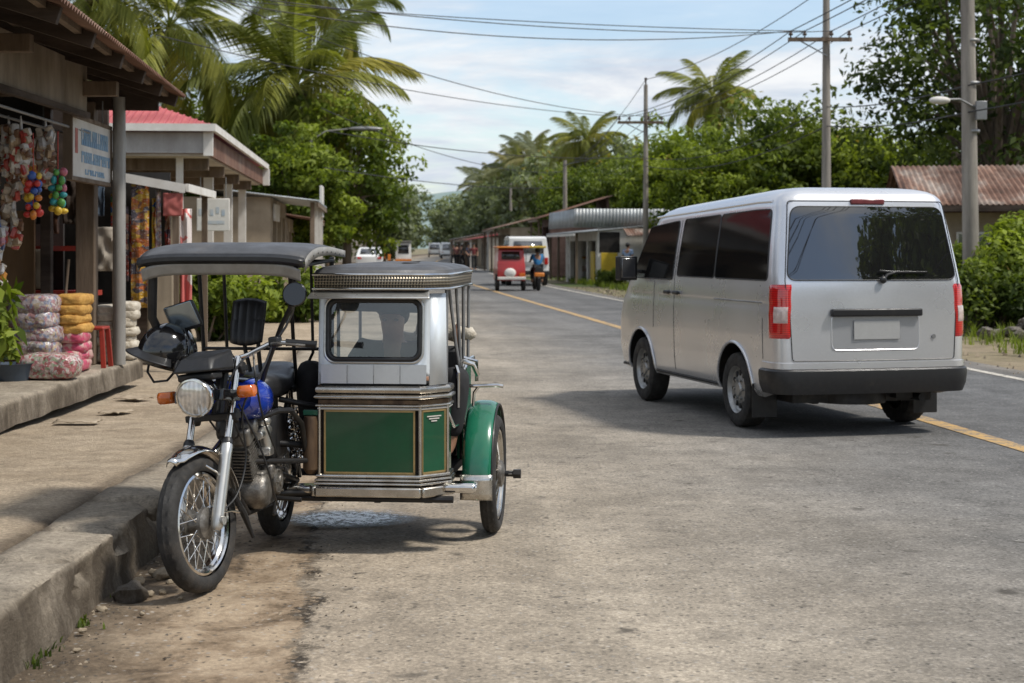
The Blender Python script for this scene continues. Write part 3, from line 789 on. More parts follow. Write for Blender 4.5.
    for pts in ([(.22, .42, 1.05), (.17, .25, 1.0), (.10, .2, .86), (.07, .33, .66), (.05, .45, .55)], [(.24, .42, 1.05), (.24, .28, .93), (.14, .26, .78), (.11, .30, .55), (.10, .2, .40), (.085, .06, .34)],
                [(-.22, .42, 1.05), (-.18, .25, .98), (-.1, .3, .8), (-.06, .45, .6)], [(.16, .38, 1.03), (.19, .32, .9), (.14, .45, .72), (.12, .6, .52)], [(.10, .30, .80), (.145, .36, .62), (.16, .42, .45), (.14, .48, .36), (.10, .60, .26)]):
        # smooth the cable
        pv = [Vector(p) for p in pts]; sm = []
        for i in range(len(pv) - 1):
            p0, p1, p2, p3 = pv[max(i - 1, 0)], pv[i], pv[i + 1], pv[min(i + 2, len(pv) - 1)]
            for k in range(6):
                u = k / 6; sm.append(.5 * ((2 * p1) + (p2 - p0) * u + (2 * p0 - 5 * p1 + 4 * p2 - p3) * u * u + (3 * p1 - p0 - 3 * p2 + p3) * u ** 3))
        sm.append(pv[-1])
        m = MB(); m.tube(sm, .0048, 8); m.xf(STEER); m.build('control_cable', MT['black'], TR)
    # mirrors
    m = MB(); m.tube([(.25, .45, 1.07), (.30, .46, 1.13), (.345, .46, 1.2), (.36, .45, 1.245)], .006, 8); m.lathe([(-.018, 0), (-.018, .03), (-.008, .052), (.006, .058), (.012, .052), (.012, 0)], (.372, .44, 1.275), (.25, -.95, .1), 24); m.xf(STEER); m.build('mirror', MT['blackgloss'], TR)
    m = MB(); m.tube([(-.25, .45, 1.07), (-.25, .46, 1.13), (-.245, .45, 1.19)], .006, 8); m.xf(STEER); mr = m.build('mirror', MT['black'], TR); mr['label'] = 'square mirror'
    m = MB(); m.box((-.215, .43, 1.225), (.165, .022, .14), 0, Matrix.Rotation(R(-10), 3, 'Y') @ Matrix.Rotation(R(18), 3, 'X')); m.xf(STEER); m.build('mirror_shell', MT['black'], mr, bevel=.012)
    m = MB(); m.box((-.215, .417, 1.229), (.148, .006, .122), 0, Matrix.Rotation(R(-10), 3, 'Y') @ Matrix.Rotation(R(18), 3, 'X')); m.xf(STEER); m.build('mirror_glass', pmat('hazy mirror glass', (.30, .36, .40), (.22, .26, .3), 5, .18, metal=.8), mr, bevel=.004)
    # ---- body
    def tank(u, v):
        y = .40 + .46 * u
        w = .198 * (math.sin(PI * (.12 + .80 * u)) ** .45) * (1 - .25 * u)
        a = -R(200) + R(220) * 0 + 2 * PI * v
        cxx, cz = math.sin(a), math.cos(a)
        x = w * math.copysign(abs(cxx) ** .75, cxx); z = .825 - .05 * u + (.125 * (1 - .25 * u)) * math.copysign(abs(cz) ** .8, cz) * (math.sin(PI * (.10 + .82 * u)) ** .5)
        return (x, y, z)
    m = MB(); m.grid(24, 32, tank)
    for e in (0, 1):
        ring = [tank(e, j / 32) for j in range(32)]; m.add(ring, [tuple(range(32)) if e == 0 else tuple(reversed(range(32)))])
    m.build('fuel_tank', MT['bluetank'], TR, sharp=60)
    m = MB()
    m.grid(20, 12, lambda u, v: (lambda p: (p[0] * 1.012, p[1], .845 + (p[2] - .845) * 1.0 + .004))(tank(.04 + .9 * u, .555 + (v - .5) * .16 + 0)))
    tp = m.build('tank_pad', MT['blackgloss'], TR); tp.data.transform(Matrix.Identity(4))
    m = MB(); m.lathe([(0, .03), (.012, .03), (.016, .02), (.016, 0)], (0, .56, .955), (0, -.1, 1), 20); m.build('filler_cap', MT['chrome'], TR)
    for (k0, mat_) in ((0, 'whitepaint'), (.045, 'goldline')):
        m = MB()
        m.grid(16, 1, lambda u, v: (lambda p: (p[0] + .003, p[1], p[2]))(tank(.10 + .62 * u, .30 - k0 + .10 * u * u + v * .012)))
        m.build('tank_stripe', MT[mat_], TR)
    # seat
    m = MB()
    def seat(u, v):
        y = .78 + .72 * u; a = 2 * PI * v
        w = .105 + .045 * math.sin(PI * min(1, u * 1.2)); h = .06 + .01 * math.sin(u * 9)
        e = min(1, (min(u, 1 - u) * 12)) ** .5 * .4 + .6
        c, s_ = math.cos(a), math.sin(a)
        return (w * e * math.copysign(abs(c) ** .6, c), y, .835 + .02 * (u > .5) * min(1, (u - .5) * 6) + h * e * math.copysign(abs(s_) ** .6, s_))
    m.grid(24, 28, seat)
    for e in (0, 1): m.add([seat(e, j / 28) for j in range(28)], [tuple(range(28)) if e else tuple(reversed(range(28)))])
    m.build('seat', MT['vinyl'], TR, sharp=60)
    # upright pleated back pad
    m = MB()
    def pad(u, v):
        x = (u - .5) * .165; z = v * .235
        ex = 1 - abs(u - .5) ** 6 * 40; ez = 1 - abs(v - .5) ** 8 * 170
        return (-.085 + x * (1 - .12 * max(0, .5 - v)) , 1.10 - .03 * max(.0, ex) * max(0, ez) - .006 * abs(math.sin(u * PI * 4)) + .08 * v, 1.03 + z - .015 * abs(u - .5) ** 2 * (1 if v > .5 else -1) * 4)
    m.grid(28, 18, pad); m.grid(28, 18, lambda u, v: (pad(u, v)[0], 1.125 + .08 * v, pad(u, v)[2]), flip=True)
    bk = m.build('backrest_pad', MT['vinyl'], TR, solid=.012)
    m = MB(); m.tube([(-.12, 1.17, 1.15), (-.11, 1.18, 1.0), (-.08, 1.2, .86)], .011); m.tube([(-.04, 1.17, 1.15), (-.04, 1.18, 1.0), (-.03, 1.2, .86)], .011); m.build('pad_bracket', MT['blackmetal'], bk)
    # frame
    m = MB()
    fr = [[(0, .36, .92), (0, .42, .72), (0, .50, .40), (.06, .58, .26), (.09, .95, .25), (.08, 1.05, .5), (.09, 1.0, .78)], [(0, .36, .9), (0, .6, .80), (.07, .95, .77), (.11, 1.5, .80)], [(0, .6, .80), (-.07, .95, .77), (-.11, 1.5, .80)],
          [(.10, .95, .40), (.115, 1.38, .30)], [(-.10, .95, .40), (-.115, 1.38, .30)], [(.09, 1.0, .45), (.11, 1.25, .78)], [(0, .42, .75), (.06, .62, .66), (.09, .98, .6)],
          [(.0, .50, .40), (-.06, .58, .26), (-.09, .95, .25), (-.08, 1.05, .5), (-.09, 1.0, .78)]]
    for p in fr: m.tube(p, .017, 10)
    m.build('frame', MT['blackmetal'], TR)
    m = MB(); m.bx(-.10, .13, .86, 1.12, .46, .72); m.build('side_cover', MT['black'], TR, bevel=.03)
    m = MB(); m.bx(-.06, .10, .72, .88, .55, .74); m.build('air_box', MT['black'], TR, bevel=.03)
    m = MB(); m.bx(-.05, .05, .40, .55, .62, .74); m.build('horn_cover', MT['black'], TR, bevel=.03)
    # engine
    m = MB()
    m.lathe([(-.11, 0), (-.11, .078), (-.09, .092), (.09, .092), (.12, .08), (.13, .055), (.13, 0)], (.01, .80, .38), (1, 0, 0), 28)
    m.lathe([(-.12, 0), (-.12, .07), (-.09, .09), (.09, .09), (.125, .08), (.14, .05), (.14, 0)], (.01, .66, .355), (1, 0, 0), 28)
    m.bx(-.12, .13, .62, .86, .27, .45); m.bx(.10, .155, .70, .86, .40, .475)
    en = m.build('engine', MT['alu'], TR, bevel=.012)
    m = MB(); up = Vector((0, -.30, .954)).normalized(); b0 = Vector((.02, .62, .43))
    Mx = Matrix.Rotation(R(17.5), 4, 'X')
    for k in range(10):
        c = b0 + up * (.012 + k * .0165)
        m.box(c, (.155 - .002 * k, .15, .0065), 0, Mx.to_3x3())
    m.tube([b0, b0 + up * .19], .052, 16)
    m.build('cylinder_fins', MT['alu'], en)
    m = MB(); c = b0 + up * .225
    m.box(c, (.15, .14, .085), 0, Mx.to_3x3()); m.lathe([(-.10, 0), (-.10, .03), (-.09, .038), (.09, .038), (.10, .03), (.10, 0)], c + Vector((0, -.01, .035)), (1, 0, 0), 18)
    m.build('cylinder_head', MT['alu'], en, bevel=.014)
    m = MB(); c = Vector((.105, .70, .665)); m.cyl(c, c + Vector((.02, .01, -.11)), .036, .026, 16); m.sph(c + Vector((0, 0, .02)), (.042, .042, .03)); m.cyl(c + Vector((0, -.09, -.04)), c + Vector((0, .10, -.03)), .024, n=14); m.bx(.08, .15, .67, .75, .52, .56)
    m.build('carburettor', MT['forkalu'], en, bevel=.005)
    m = MB(); m.lathe([(0, .07), (.012, .07), (.02, .055), (.02, .03), (.026, .028), (.026, 0)], (.15, .80, .385), (1, 0, 0), 24)
    for k in range(6): m.cyl((.15, .80 + .062 * math.cos(k * 1.047), .385 + .062 * math.sin(k * 1.047)), (.176, .80 + .062 * math.cos(k * 1.047), .385 + .062 * math.sin(k * 1.047)), .007, n=6)
    m.build('clutch_cover', MT['alu'], en)
    m = MB(); m.tube([(-.03, .50, .62), (-.06, .40, .56), (-.11, .42, .40), (-.13, .58, .27), (-.15, .9, .25), (-.16, 1.0, .28)], .019, 12); m.tube([(-.16, 1.0, .28), (-.165, 1.06, .29), (-.17, 1.65, .36)], [.022, .042, .042], 16); m.build('exhaust_pipe', MT['chrome'], TR)
    # gear pedal, footrest
    m = MB(); m.tube([(.10, .86, .29), (.26, .86, .28)], .012); m.tube([(.14, .80, .27), (.17, .66, .24), (.20, .58, .26)], .008, 8); m.build('footrest', MT['blackmetal'], TR)
    wheel('rear_wheel', (0, 1.40, .295), .295, .095, I4, TR)
    m = MB()
    m.grid(24, 8, lambda u, v: ((v - .5) * .16, 1.40 - math.cos(R(15) + R(150) * u) * .345, .295 + math.sin(R(15) + R(150) * u) * (.36 - .1 * (v - .5) ** 2 * 4 * .3))); m.build('rear_mudguard', MT['blackmetal'], TR, solid=.004)
    for s in (-1, 1):
        m = MB(); p0 = Vector((s * .13, 1.38, .32)); p1 = Vector((s * .13, 1.16, .80))
        n = 90; L = (p1 - p0); pts = []
        for i in range(n + 1):
            f = i / n; a = f * 2 * PI * 9; pts.append(p0 + L * (.2 + .6 * f) + Vector((math.cos(a), math.sin(a) * .9, math.sin(a) * .42)) * .027)
        m.tube(pts, .0055, 6); m.cyl(p0, p1, .013); m.build('shock_absorber', MT['chrome'], TR)
    # ---- canopy over the rider
    def can(u, v):
        x = -.40 + .79 * u; y = .36 + .92 * v
        z = 1.488 + .062 * min(1, v / .42) ** .8 * (2 - min(1, v / .42) ** .8) - .020 * abs(2 * u - 1) ** 5
        if v > .6: z -= .05 * (v - .6)
        return (x, y, z)
    m = MB(); m.grid(26, 26, can); top = m.build('canopy', MT['roofvinyl'], TR, solid=.012)
    m = MB()
    m.grid(26, 3, lambda u, v: (-.40 + .79 * u, .36 - .018 * math.sin(PI * v) - .01, can(u, 0)[2] + .012 - .042 * v)); m.build('canopy_lip', MT['black'], top, solid=.008)
    m = MB()
    m.grid(26, 4, lambda u, v: (-.385 + .755 * u, .352 + .02 * v + .0, can(u, 0)[2] - .026 - .058 * v - .014 * abs(2 * u - 1) ** 6)); m.build('canopy_valance', MT['canopylip'], top, solid=.006)
    for s, x in ((0, -.403), (1, .393)):
        m = MB(); m.grid(1, 20, lambda u, v: (x, .36 + .92 * v, can(s, v)[2] + .004 - (.05 - .015 * v) * u)); m.build('canopy_side', MT['canopylip'], top, solid=.006)
        m = MB()
        for k in range(9): m.cyl((x - .003, .42 + k * .1, can(s, .065 + k * .109)[2] - .02), (x + (.009 if s else -.009), .42 + k * .1, can(s, .065 + k * .109)[2] - .02), .005, n=8)
        m.build('rivet_row', MT['steel'], top)
    posts = [([(-.35, .42, 1.44), (-.355, .42, 1.20), (-.33, .46, 1.12), (-.2, .55, .92), (-.10, .62, .78)], .021), ([(.335, .42, 1.44), (.30, .46, 1.25), (.235, .55, 1.16), (.15, .60, .96), (.09, .66, .8)], .012),
             ([(-.38, 1.25, 1.48), (-.36, 1.3, .9), (-.14, 1.42, .8)], .011), ([(-.25, 1.26, 1.5), (-.24, 1.3, 1.0), (-.13, 1.38, .8)], .009), ([(.10, 1.26, 1.5), (.11, 1.32, 1.05), (.11, 1.4, .8)], .010), ([(.33, 1.25, 1.48), (.32, 1.3, .95), (.12, 1.42, .8)], .012), ([(.22, 1.25, 1.49), (.22, 1.3, .98), (.12, 1.42, .82)], .008)]
    for p, r in posts:
        m = MB(); m.tube(p, r, 10); m.build('canopy_post', MT['blackmetal'], TR)
    for p in ([(-.38, 1.25, 1.46), (.33, 1.25, 1.46)], [(-.38, .42, 1.44), (-.38, 1.25, 1.465)], [(.335, .42, 1.44), (.335, 1.25, 1.465)], [(-.36, 1.29, 1.0), (.32, 1.29, 1.0)]):
        m = MB(); m.tube(p, .009); m.build('canopy_rail', MT['blackmetal'], TR)

    # ---- sidecar
    A, B, C_ = (.335, .955), (.835, .955), (.955, 1.09)
    SD = (.955, 1.42); E, G = (.955, 2.02), (.335, 2.02)
    m = MB(); m.prism([A, B, C_, SD, (.955, 1.50), (.955, 2.0), (.335, 2.0)], .345, .385); m.prism([(A[0] + .005, A[1] + .012), (B[0] - .004, B[1] + .012), (C_[0] - .012, C_[1] + .004), (.943, 1.22), (.36, 1.22)], .385, .845)
    m.build('sidecar_floor', MT['darkin'], TR)
    def panel(p, q, z0, z1, mat, name, off=.004, inset=.012, par=TR, th=.006):
        p = Vector((*p, 0)); q = Vector((*q, 0)); d = (q - p).normalized(); n = Vector((d.y, -d.x, 0))
        p2 = p + d * inset; q2 = q - d * inset
        mm = MB(); vs = []
        for pt in (p2, q2):
            for z in (z0, z1):
                for o in (off, off - th): vs.append(pt + n * o + Vector((0, 0, z)))
        mm.add(vs, [(0, 2, 6, 4)[::-1], (1, 5, 7, 3)[::-1], (0, 1, 3, 2), (4, 6, 7, 5), (0, 4, 5, 1), (2, 3, 7, 6)])
        return mm.build(name, mat, par, bevel=.002)
    body = panel(A, B, .405, .712, MT['green'], 'front_panel', inset=.03)
    body['label'] = 'glossy green front panel'
    panel(B, C_, .405, .712, MT['green'], 'corner_panel', inset=.02)
    panel((.335, 2.0), A, .39, .84, MT['brownvinyl'], 'side_panel', inset=.0)
    panel(C_, (.955, 1.22), .39, .74, MT['green'], 'side_panel', inset=.004)
    # painted pinstripe frame on the green panels
    for (p, q, ins) in ((A, B, .024), (B, C_, .016)):
        p = Vector((*p, 0)); q = Vector((*q, 0)); d = (q - p).normalized(); n = Vector((d.y, -d.x, 0)); mm = MB()
        a, b = p + d * ins + n * .006, q - d * ins + n * .006
        for (u, v, z) in ((a, b, .713), (a, b, .404)): mm.bar(u + Vector((0, 0, z)), v + Vector((0, 0, z)), .004, .009)
        for u in (a, b): mm.bar(u + Vector((0, 0, .40)), u + Vector((0, 0, .717)), .009, .004)
        mm.build('panel_edging', MT['goldline'], TR)
    # little winged badge on the corner panel
    p = Vector((*B, 0)); q = Vector((*C_, 0)); d = (q - p).normalized(); n = Vector((d.y, -d.x, 0)); c = (p + q) / 2 + n * .008
    mm = MB()
    for k, w in enumerate((.055, .04, .022)): mm.bar(c - d * w / 1.2 + Vector((0, 0, .685 - k * .012)), c + d * w / 1.2 + Vector((0, 0, .685 - k * .012)), .003, .005)
    mm.build('badge', MT['whitepaint'], TR)
    # chrome mouldings that run round the nose
    path = [(.325, 1.5), (.325, .955), A, B, C_, (.962, 1.22)]
    def band(z0, z1, off, name, mat, back=1.22, bulge=0):
        pts = [(.335 - off, 1.05), (.335 - off, .955 - off), (.835 + off * .4, .955 - off), (.955 + off, 1.09 - off * .4), (.955 + off, back)]
        mm = MB(); nz = 6; vs = []
        inn = [(.34, 1.05), (.34, .96), (.833, .96), (.95, 1.092), (.95, back)]
        for i, pt in enumerate(pts):
            for j in range(nz + 1):
                f = j / nz; w = math.sin(PI * f) ** .6 * bulge
                e = Vector(pt) + (Vector(pt) - Vector(inn[i])) * (w / max(off, .004) if off else 0)
                vs.append((e.x, e.y, z0 + (z1 - z0) * f))
        k = nz + 1
        mm.add(vs, [(i * k + j, i * k + k + j, i * k + k + j + 1, i * k + j + 1) for i in range(len(pts) - 1) for j in range(nz)])
        for z, fl in ((0, 0), (nz, 1)):
            ring = [vs[i * k + z] for i in range(len(pts))] + [(x, y, vs[z][2]) for x, y in reversed(inn)]
            mm.add(ring, [tuple(range(len(ring)))[::-1 if not fl else 1]])
        return mm.build(name, mat, TR, sharp=25)
    ch = MT['stain']
    band(.800, .838, .010, 'chrome_moulding', ch, bulge=.008); band(.772, .796, .013, 'chrome_moulding', ch, bulge=.011); band(.750, .768, .009, 'chrome_moulding', MT['brownrust'], bulge=.0)
    band(.732, .749, .010, 'chrome_moulding', ch, bulge=.008); band(.719, .731, .008, 'chrome_moulding', MT['whitepaint'], bulge=.003)
    band(.378, .398, .010, 'chrome_moulding', ch, bulge=.006); band(.360, .376, .016, 'chrome_moulding', ch, bulge=.008); band(.344, .357, .022, 'chrome_moulding', MT['stain'], bulge=.004)
    for (x, y) in (A, B, C_):
        mm = MB(); mm.tube([(x + (.004 if x > .5 else -.004), y - .004, .385), (x + (.004 if x > .5 else -.004), y - .004, .735)], .009, 10); mm.build('corner_moulding', ch, TR)
    # bumper
    mm = MB(); pts = [(.28, .99), (.315, .925), (.85, .925), (.985, 1.075)]
    for (p, q) in zip(pts[:-1], pts[1:]): mm.bar((*p, .312), (*q, .312), .035, .05)
    mm.build('bumper', MT['stain'], TR, bevel=.008)
    mm = MB(); mm.bx(.945, 1.115, 1.00, 1.12, .300, .350); mm.build('step_plate', MT['chrome'], TR, bevel=.02)
    mm = MB(); mm.bx(.16, .32, .955, 1.06, .295, .335); mm.build('step_plate', MT['chrome'], TR, bevel=.012)
    mm = MB()
    for x in (.38, .86): mm.tube([(x, .98, .275), (x, 2.0, .275)], .02)
    for y in (1.0, 1.35, 1.9): mm.tube([(-.08, y, .27), (1.0, y, .27)], .018)
    mm.tube([(.02, 1.62, .31), (1.16, 1.62, .31)], .02)
    for k, w in ((0, .05), (2.6, .03), (3.9, .06), (6.2, .04)): mm.bx(.42 + k * .07, .42 + w + k * .07, .99, 1.02, .24 + w * .3, .275)
    mm.build('chassis', MT['blackmetal'], TR)
    for (p, q, r) in (((.09, .95, .55), (.34, 1.05, .52), .017), ((.09, .92, .30), (.34, 1.0, .30), .017), ((.10, 1.05, .76), (.34, 1.15, .70), .015), ((.08, .62, .50), (.30, .98, .46), .014), ((.10, 1.35, .78), (.36, 1.5, .84), .015)):
        mm = MB(); mm.cyl(p, q, r); mm.build('connecting_strut', MT['blackmetal'], TR)
    mm = MB(); mm.tube([(.09, .56, .70), (.20, .62, .745), (.245, .70, .74), (.26, .86, .66), (.262, .95, .5)], .014, 10); mm.build('crash_bar', MT['blackmetal'], TR)
    mm = MB(); mm.tube([(.285, .96, .395), (.285, .96, .42), (.285, .96, .66), (.285, .96, .685)], [.02, .04, .04, .034], 16); mm.xf(Matrix.Translation((0, 0, 0))); mm.build('guard_cylinder', MT['brownrust'], TR)
    mm = MB(); mm.bx(.245, .335, .955, .985, .688, .715); mm.build('guard_bracket', MT['teal'], TR, bevel=.004)
    # windscreen frame: bent silver sheet with rounded window
    sh = car_paint('silver blue sheet', (.72, .77, .81), .2, .3)
    zc, xc, ww, hh = 1.118, .602, .475, .305
    inner = rrect(xc, zc, ww, hh, .05, 6); nI = len(inner)
    x0, x1, z0, z1 = .325, .885, .843, 1.300
    outer = []
    for (x, z) in inner:
        dx, dz = x - xc, z - zc
        k = min(((x1 - xc) if dx > 0 else (xc - x0)) / max(abs(dx), 1e-6), ((z1 - zc) if dz > 0 else (zc - z0)) / max(abs(dz), 1e-6))
        outer.append((xc + dx * k, zc + dz * k))
    def yy(x, z):
        return .965 + .03 * (z - .843) / .457
    mm = MB(); vs = []
    for t in (0, .5, 1):
        for i in range(nI):
            x = inner[i][0] * (1 - t) + outer[i][0] * t; z = inner[i][1] * (1 - t) + outer[i][1] * t
            fac = 0
            if z < .96: fac = .004 * (((x - .325) / .134) % 1 - .5)
            vs.append((x, yy(x, z) - fac, z))
    mm.add(vs, [(r * nI + i, r * nI + (i + 1) % nI, (r + 1) * nI + (i + 1) % nI, (r + 1) * nI + i) for r in range(2) for i in range(nI)])
    cr = [(x1, yy(0, z0), z0), (x1, yy(0, z1), z1), (.955, 1.075, z0), (.948, 1.09, z1), (.325, 1.16, z0), (.325, 1.16, z1), (.325, yy(0, z0), z0), (.325, yy(0, z1), z1)]
    mm.add(cr, [(0, 2, 3, 1), (4, 6, 7, 5)])
    ws = mm.build('windscreen_frame', sh, TR, solid=.008, sharp=20)
    mm = MB()
    for k in range(4):
        xa = .335 + k * .134; xb = xa + .1335
        mm.add([(xa, .959 + .004 * (k % 2), .85), (xb, .952 + .004 * ((k + 1) % 2), .85), (xb, .955 + .003 * (k % 2), .945), (xa, .962, .945)], [(0, 1, 2, 3)])
    mm.build('sheet_panel', car_paint('pale sheet', (.62, .64, .66), .7, .3), ws, sharp=1)
    gi = rrect(xc, zc, ww - .01, hh - .01, .048, 8)
    mm = MB(); mm.tube([(x, yy(x, z) - .006, z) for x, z in gi], .0135, 10, closed=True); mm.build('rubber_gasket', MT['black'], ws)
    gs = rrect(xc, zc, ww + .022, hh + .022, .055, 8)
    mm = MB(); mm.tube([(x, yy(x, z) - .006, z) for x, z in gs], .007, 8, closed=True); mm.build('gasket_trim', MT['forkalu'], ws)
    gl = rrect(xc, zc, ww - .008, hh - .008, .05, 8)
    mm = MB(); mm.add([(x, yy(x, z) + .002, z) for x, z in gl], [tuple(range(len(gl)))]); mm.build('windscreen_glass', MT['pane'], ws)
    mm = MB(); tp = [(x, z) for x, z in gl if z > zc + .06]; tp.sort(key=lambda p: math.atan2(p[1] - zc - .1, p[0] - xc)); mm.add([(x, yy(x, z) + .005, z) for x, z in [(xc - ww / 2 + .008, zc + .095)] + [p for p in gl if p[1] > zc + .10][::-1] + [(xc + ww / 2 - .008, zc + .085)]], [tuple(range(len([p for p in gl if p[1] > zc + .10]) + 2))]); mm.build('painted_shade_strip', MT['black'], ws)  # black strip stands in for the shade along the top of the glass
    # roof
    RX0, RX1, RY0, RY1 = .315, .965, .93, 1.98
    def rout(o):
        return [(RX0 - o, RY1 + o), (RX0 - o, RY0 - o), (.865 + o * .3, RY0 - o), (RX1 + o, RY0 + .15), (RX1 + o, RY1 + o)]
    def ringz(z, o): return [(x, y, z) for x, y in rout(o)]
    mm = MB()
    lv = [(1.398, .012), (1.404, .004), (1.418, -.004), (1.432, -.03), (1.442, -.08), (1.45, -.16), (1.455, -.24)]
    for (za, oa), (zb, ob) in zip(lv[:-1], lv[1:]):
        mm.add(ringz(za, oa) + ringz(zb, ob), [(i, (i + 1) % 5, 5 + (i + 1) % 5, 5 + i) for i in range(5)])
    mm.add(ringz(1.455, -.24), [(0, 1, 2, 3, 4)]); mm.add(ringz(1.396, .01), [(4, 3, 2, 1, 0)])
    rf = mm.build('sidecar_roof', MT['roofvinyl'], TR, sharp=60)
    mm = MB(); mm.add(ringz(1.322, .0) + ringz(1.398, .008), [(i, (i + 1) % 5, 5 + (i + 1) % 5, 5 + i) for i in range(5)]); mm.build('pierced_trim', MT['lattice'], rf, solid=.006)
    for z in (1.324, 1.395):
        mm = MB(); mm.tube(ringz(z, .010), .0065, 8, closed=True); mm.build('trim_rail', MT['chrome'], rf)
    mm = MB()
    mm.add([(.298, .965, 1.322), (.885, .965, 1.322), (.90, .865, 1.285), (.285, .865, 1.285), (.298, .965, 1.308), (.885, .965, 1.308), (.90, .868, 1.274), (.285, .868, 1.274)], [(0, 1, 2, 3)[::-1], (4, 5, 6, 7), (2, 3, 7, 6), (1, 2, 6, 5), (3, 0, 4, 7)])
    mm.build('sun_visor', MT['forkalu'], rf, bevel=.005)
    # roof posts
    for p in ([(.945, 1.14, .84), (.945, 1.16, 1.33)], [(.955, 1.62, .86), (.935, 1.60, 1.0), (.90, 1.56, 1.33)], [(.955, 1.66, .86), (.95, 1.64, 1.0), (.935, 1.60, 1.33)], [(.955, 1.95, .80), (.96, 1.96, 1.33)], [(.345, 1.95, .40), (.345, 1.95, 1.33)], [(.345, 1.35, .84), (.345, 1.35, 1.33)], [(.95, 1.80, .84), (.955, 1.75, 1.33)]):
        mm = MB(); mm.tube(p, .009, 8); mm.build('roof_post', MT['steel'], TR)
    # doorway, bench and rear quarter
    mm = MB(); mm.bx(.37, .93, 1.62, 1.98, .40, .55); mm.build('bench_base', MT['black'], TR, bevel=.01)
    mm = MB(); mm.bx(.37, .935, 1.50, 1.92, .55, .64); mm.build('bench_cushion', MT['vinyl'], TR, bevel=.03)
    mm = MB(); mm.bx(.37, .935, 1.88, 1.98, .62, .98); mm.build('bench_backrest', MT['vinyl'], TR, bevel=.03)
    rq = [(.0, 1.58), (.0, 2.02)]
    mm = MB()
    prof = [(1.56, .40), (1.56, .60), (1.60, .78), (1.64, .87), (1.70, .90), (2.02, .90), (2.02, .40)]
    mm.add([(.965, y, z) for y, z in prof] + [(.945, y, z) for y, z in prof], [tuple(range(7))[::-1], tuple(range(7, 14)), *[(i, (i + 1) % 7, 7 + (i + 1) % 7, 7 + i) for i in range(7)]])
    mm.build('rear_quarter', MT['teal'], TR, bevel=.004)
    mm = MB(); mm.tube([(.975, 1.555, .40), (.975, 1.555, .60), (.975, 1.595, .785), (.975, 1.635, .875), (.975, 1.70, .908), (.975, 2.02, .908)], .014, 10); mm.tube([(.985, 1.30, .70), (.985, 1.30, .88), (.97, 1.34, .91)], .010, 8); mm.build('chrome_edging', MT['chrome'], TR)
    mm = MB(); mm.tube([(.955, 1.10, .70), (.985, 1.14, .62), (.985, 1.50, .60)], .009, 8); mm.build('door_rail', MT['chrome'], TR)
    # rear lamp cluster on the quarter
    mm = MB(); mm.tube([(.97, 1.60, .92), (1.02, 1.64, .90), (1.04, 1.70, .84)], .014, 10); mm.tube([(.96, 1.72, .93), (1.03, 1.74, .91), (1.03, 1.74, .80)], .010, 8); mm.build('hinge_bracket', MT['chrome'], TR)
    # wheel on the outside, mudguard and rail
    wheel('side_wheel', (1.135, 1.60, .318), .318, .085, I4, TR, rimmat=MT['stain'])
    W = Vector((1.135, 1.60, .318))
    def mg(u, v):
        a = R(2) + R(168) * u; q = (v - .5) * 2
        rad = .375 - .02 * abs(q) ** 3
        return (W.x - .045 + q * .075, W.y - math.cos(a) * rad, W.z + math.sin(a) * rad * 1.04)
    mm = MB(); mm.grid(36, 10, mg)
    mm.grid(36, 3, lambda u, v: (lambda p: (W.x - .12, W.y + (p[1] - W.y) * (1 - .22 * v), W.z + (p[2] - W.z) * (1 - .22 * v)))(mg(u, 0)))
    fd = mm.build('side_mudguard', MT['teal'], TR, solid=.005)
    mm = MB()
    mm.grid(4, 8, lambda u, v: (W.x - .045 + (v - .5) * .166, W.y - .385 + .012 * (1 - abs(2 * v - 1) ** 2) * -1, .235 + .13 * u)); mm.build('mudguard_tip', MT['stain'], fd, solid=.006)
    mm = MB(); mm.tube([mg(i / 24, 1) for i in range(25)], .007, 8); mm.build('mudguard_edge', MT['blackmetal'], fd)
    mm = MB(); mm.tube([(1.0, 1.52, .79), (1.02, 1.50, .795), (1.17, 1.50, .80), (1.20, 1.50, .795)], .010, 10); mm.tube([(1.07, 1.50, .795), (1.045, 1.50, .76), (1.04, 1.50, .69)], .008, 8); mm.build('hand_rail', MT['chrome'], TR)
    mm = MB(); mm.cyl((1.19, 1.60, .318), (1.275, 1.60, .318), .016); mm.cyl((1.245, 1.60, .318), (1.285, 1.60, .318), .026, n=6); mm.build('axle_nut', MT['blackmetal'], TR)
trike()
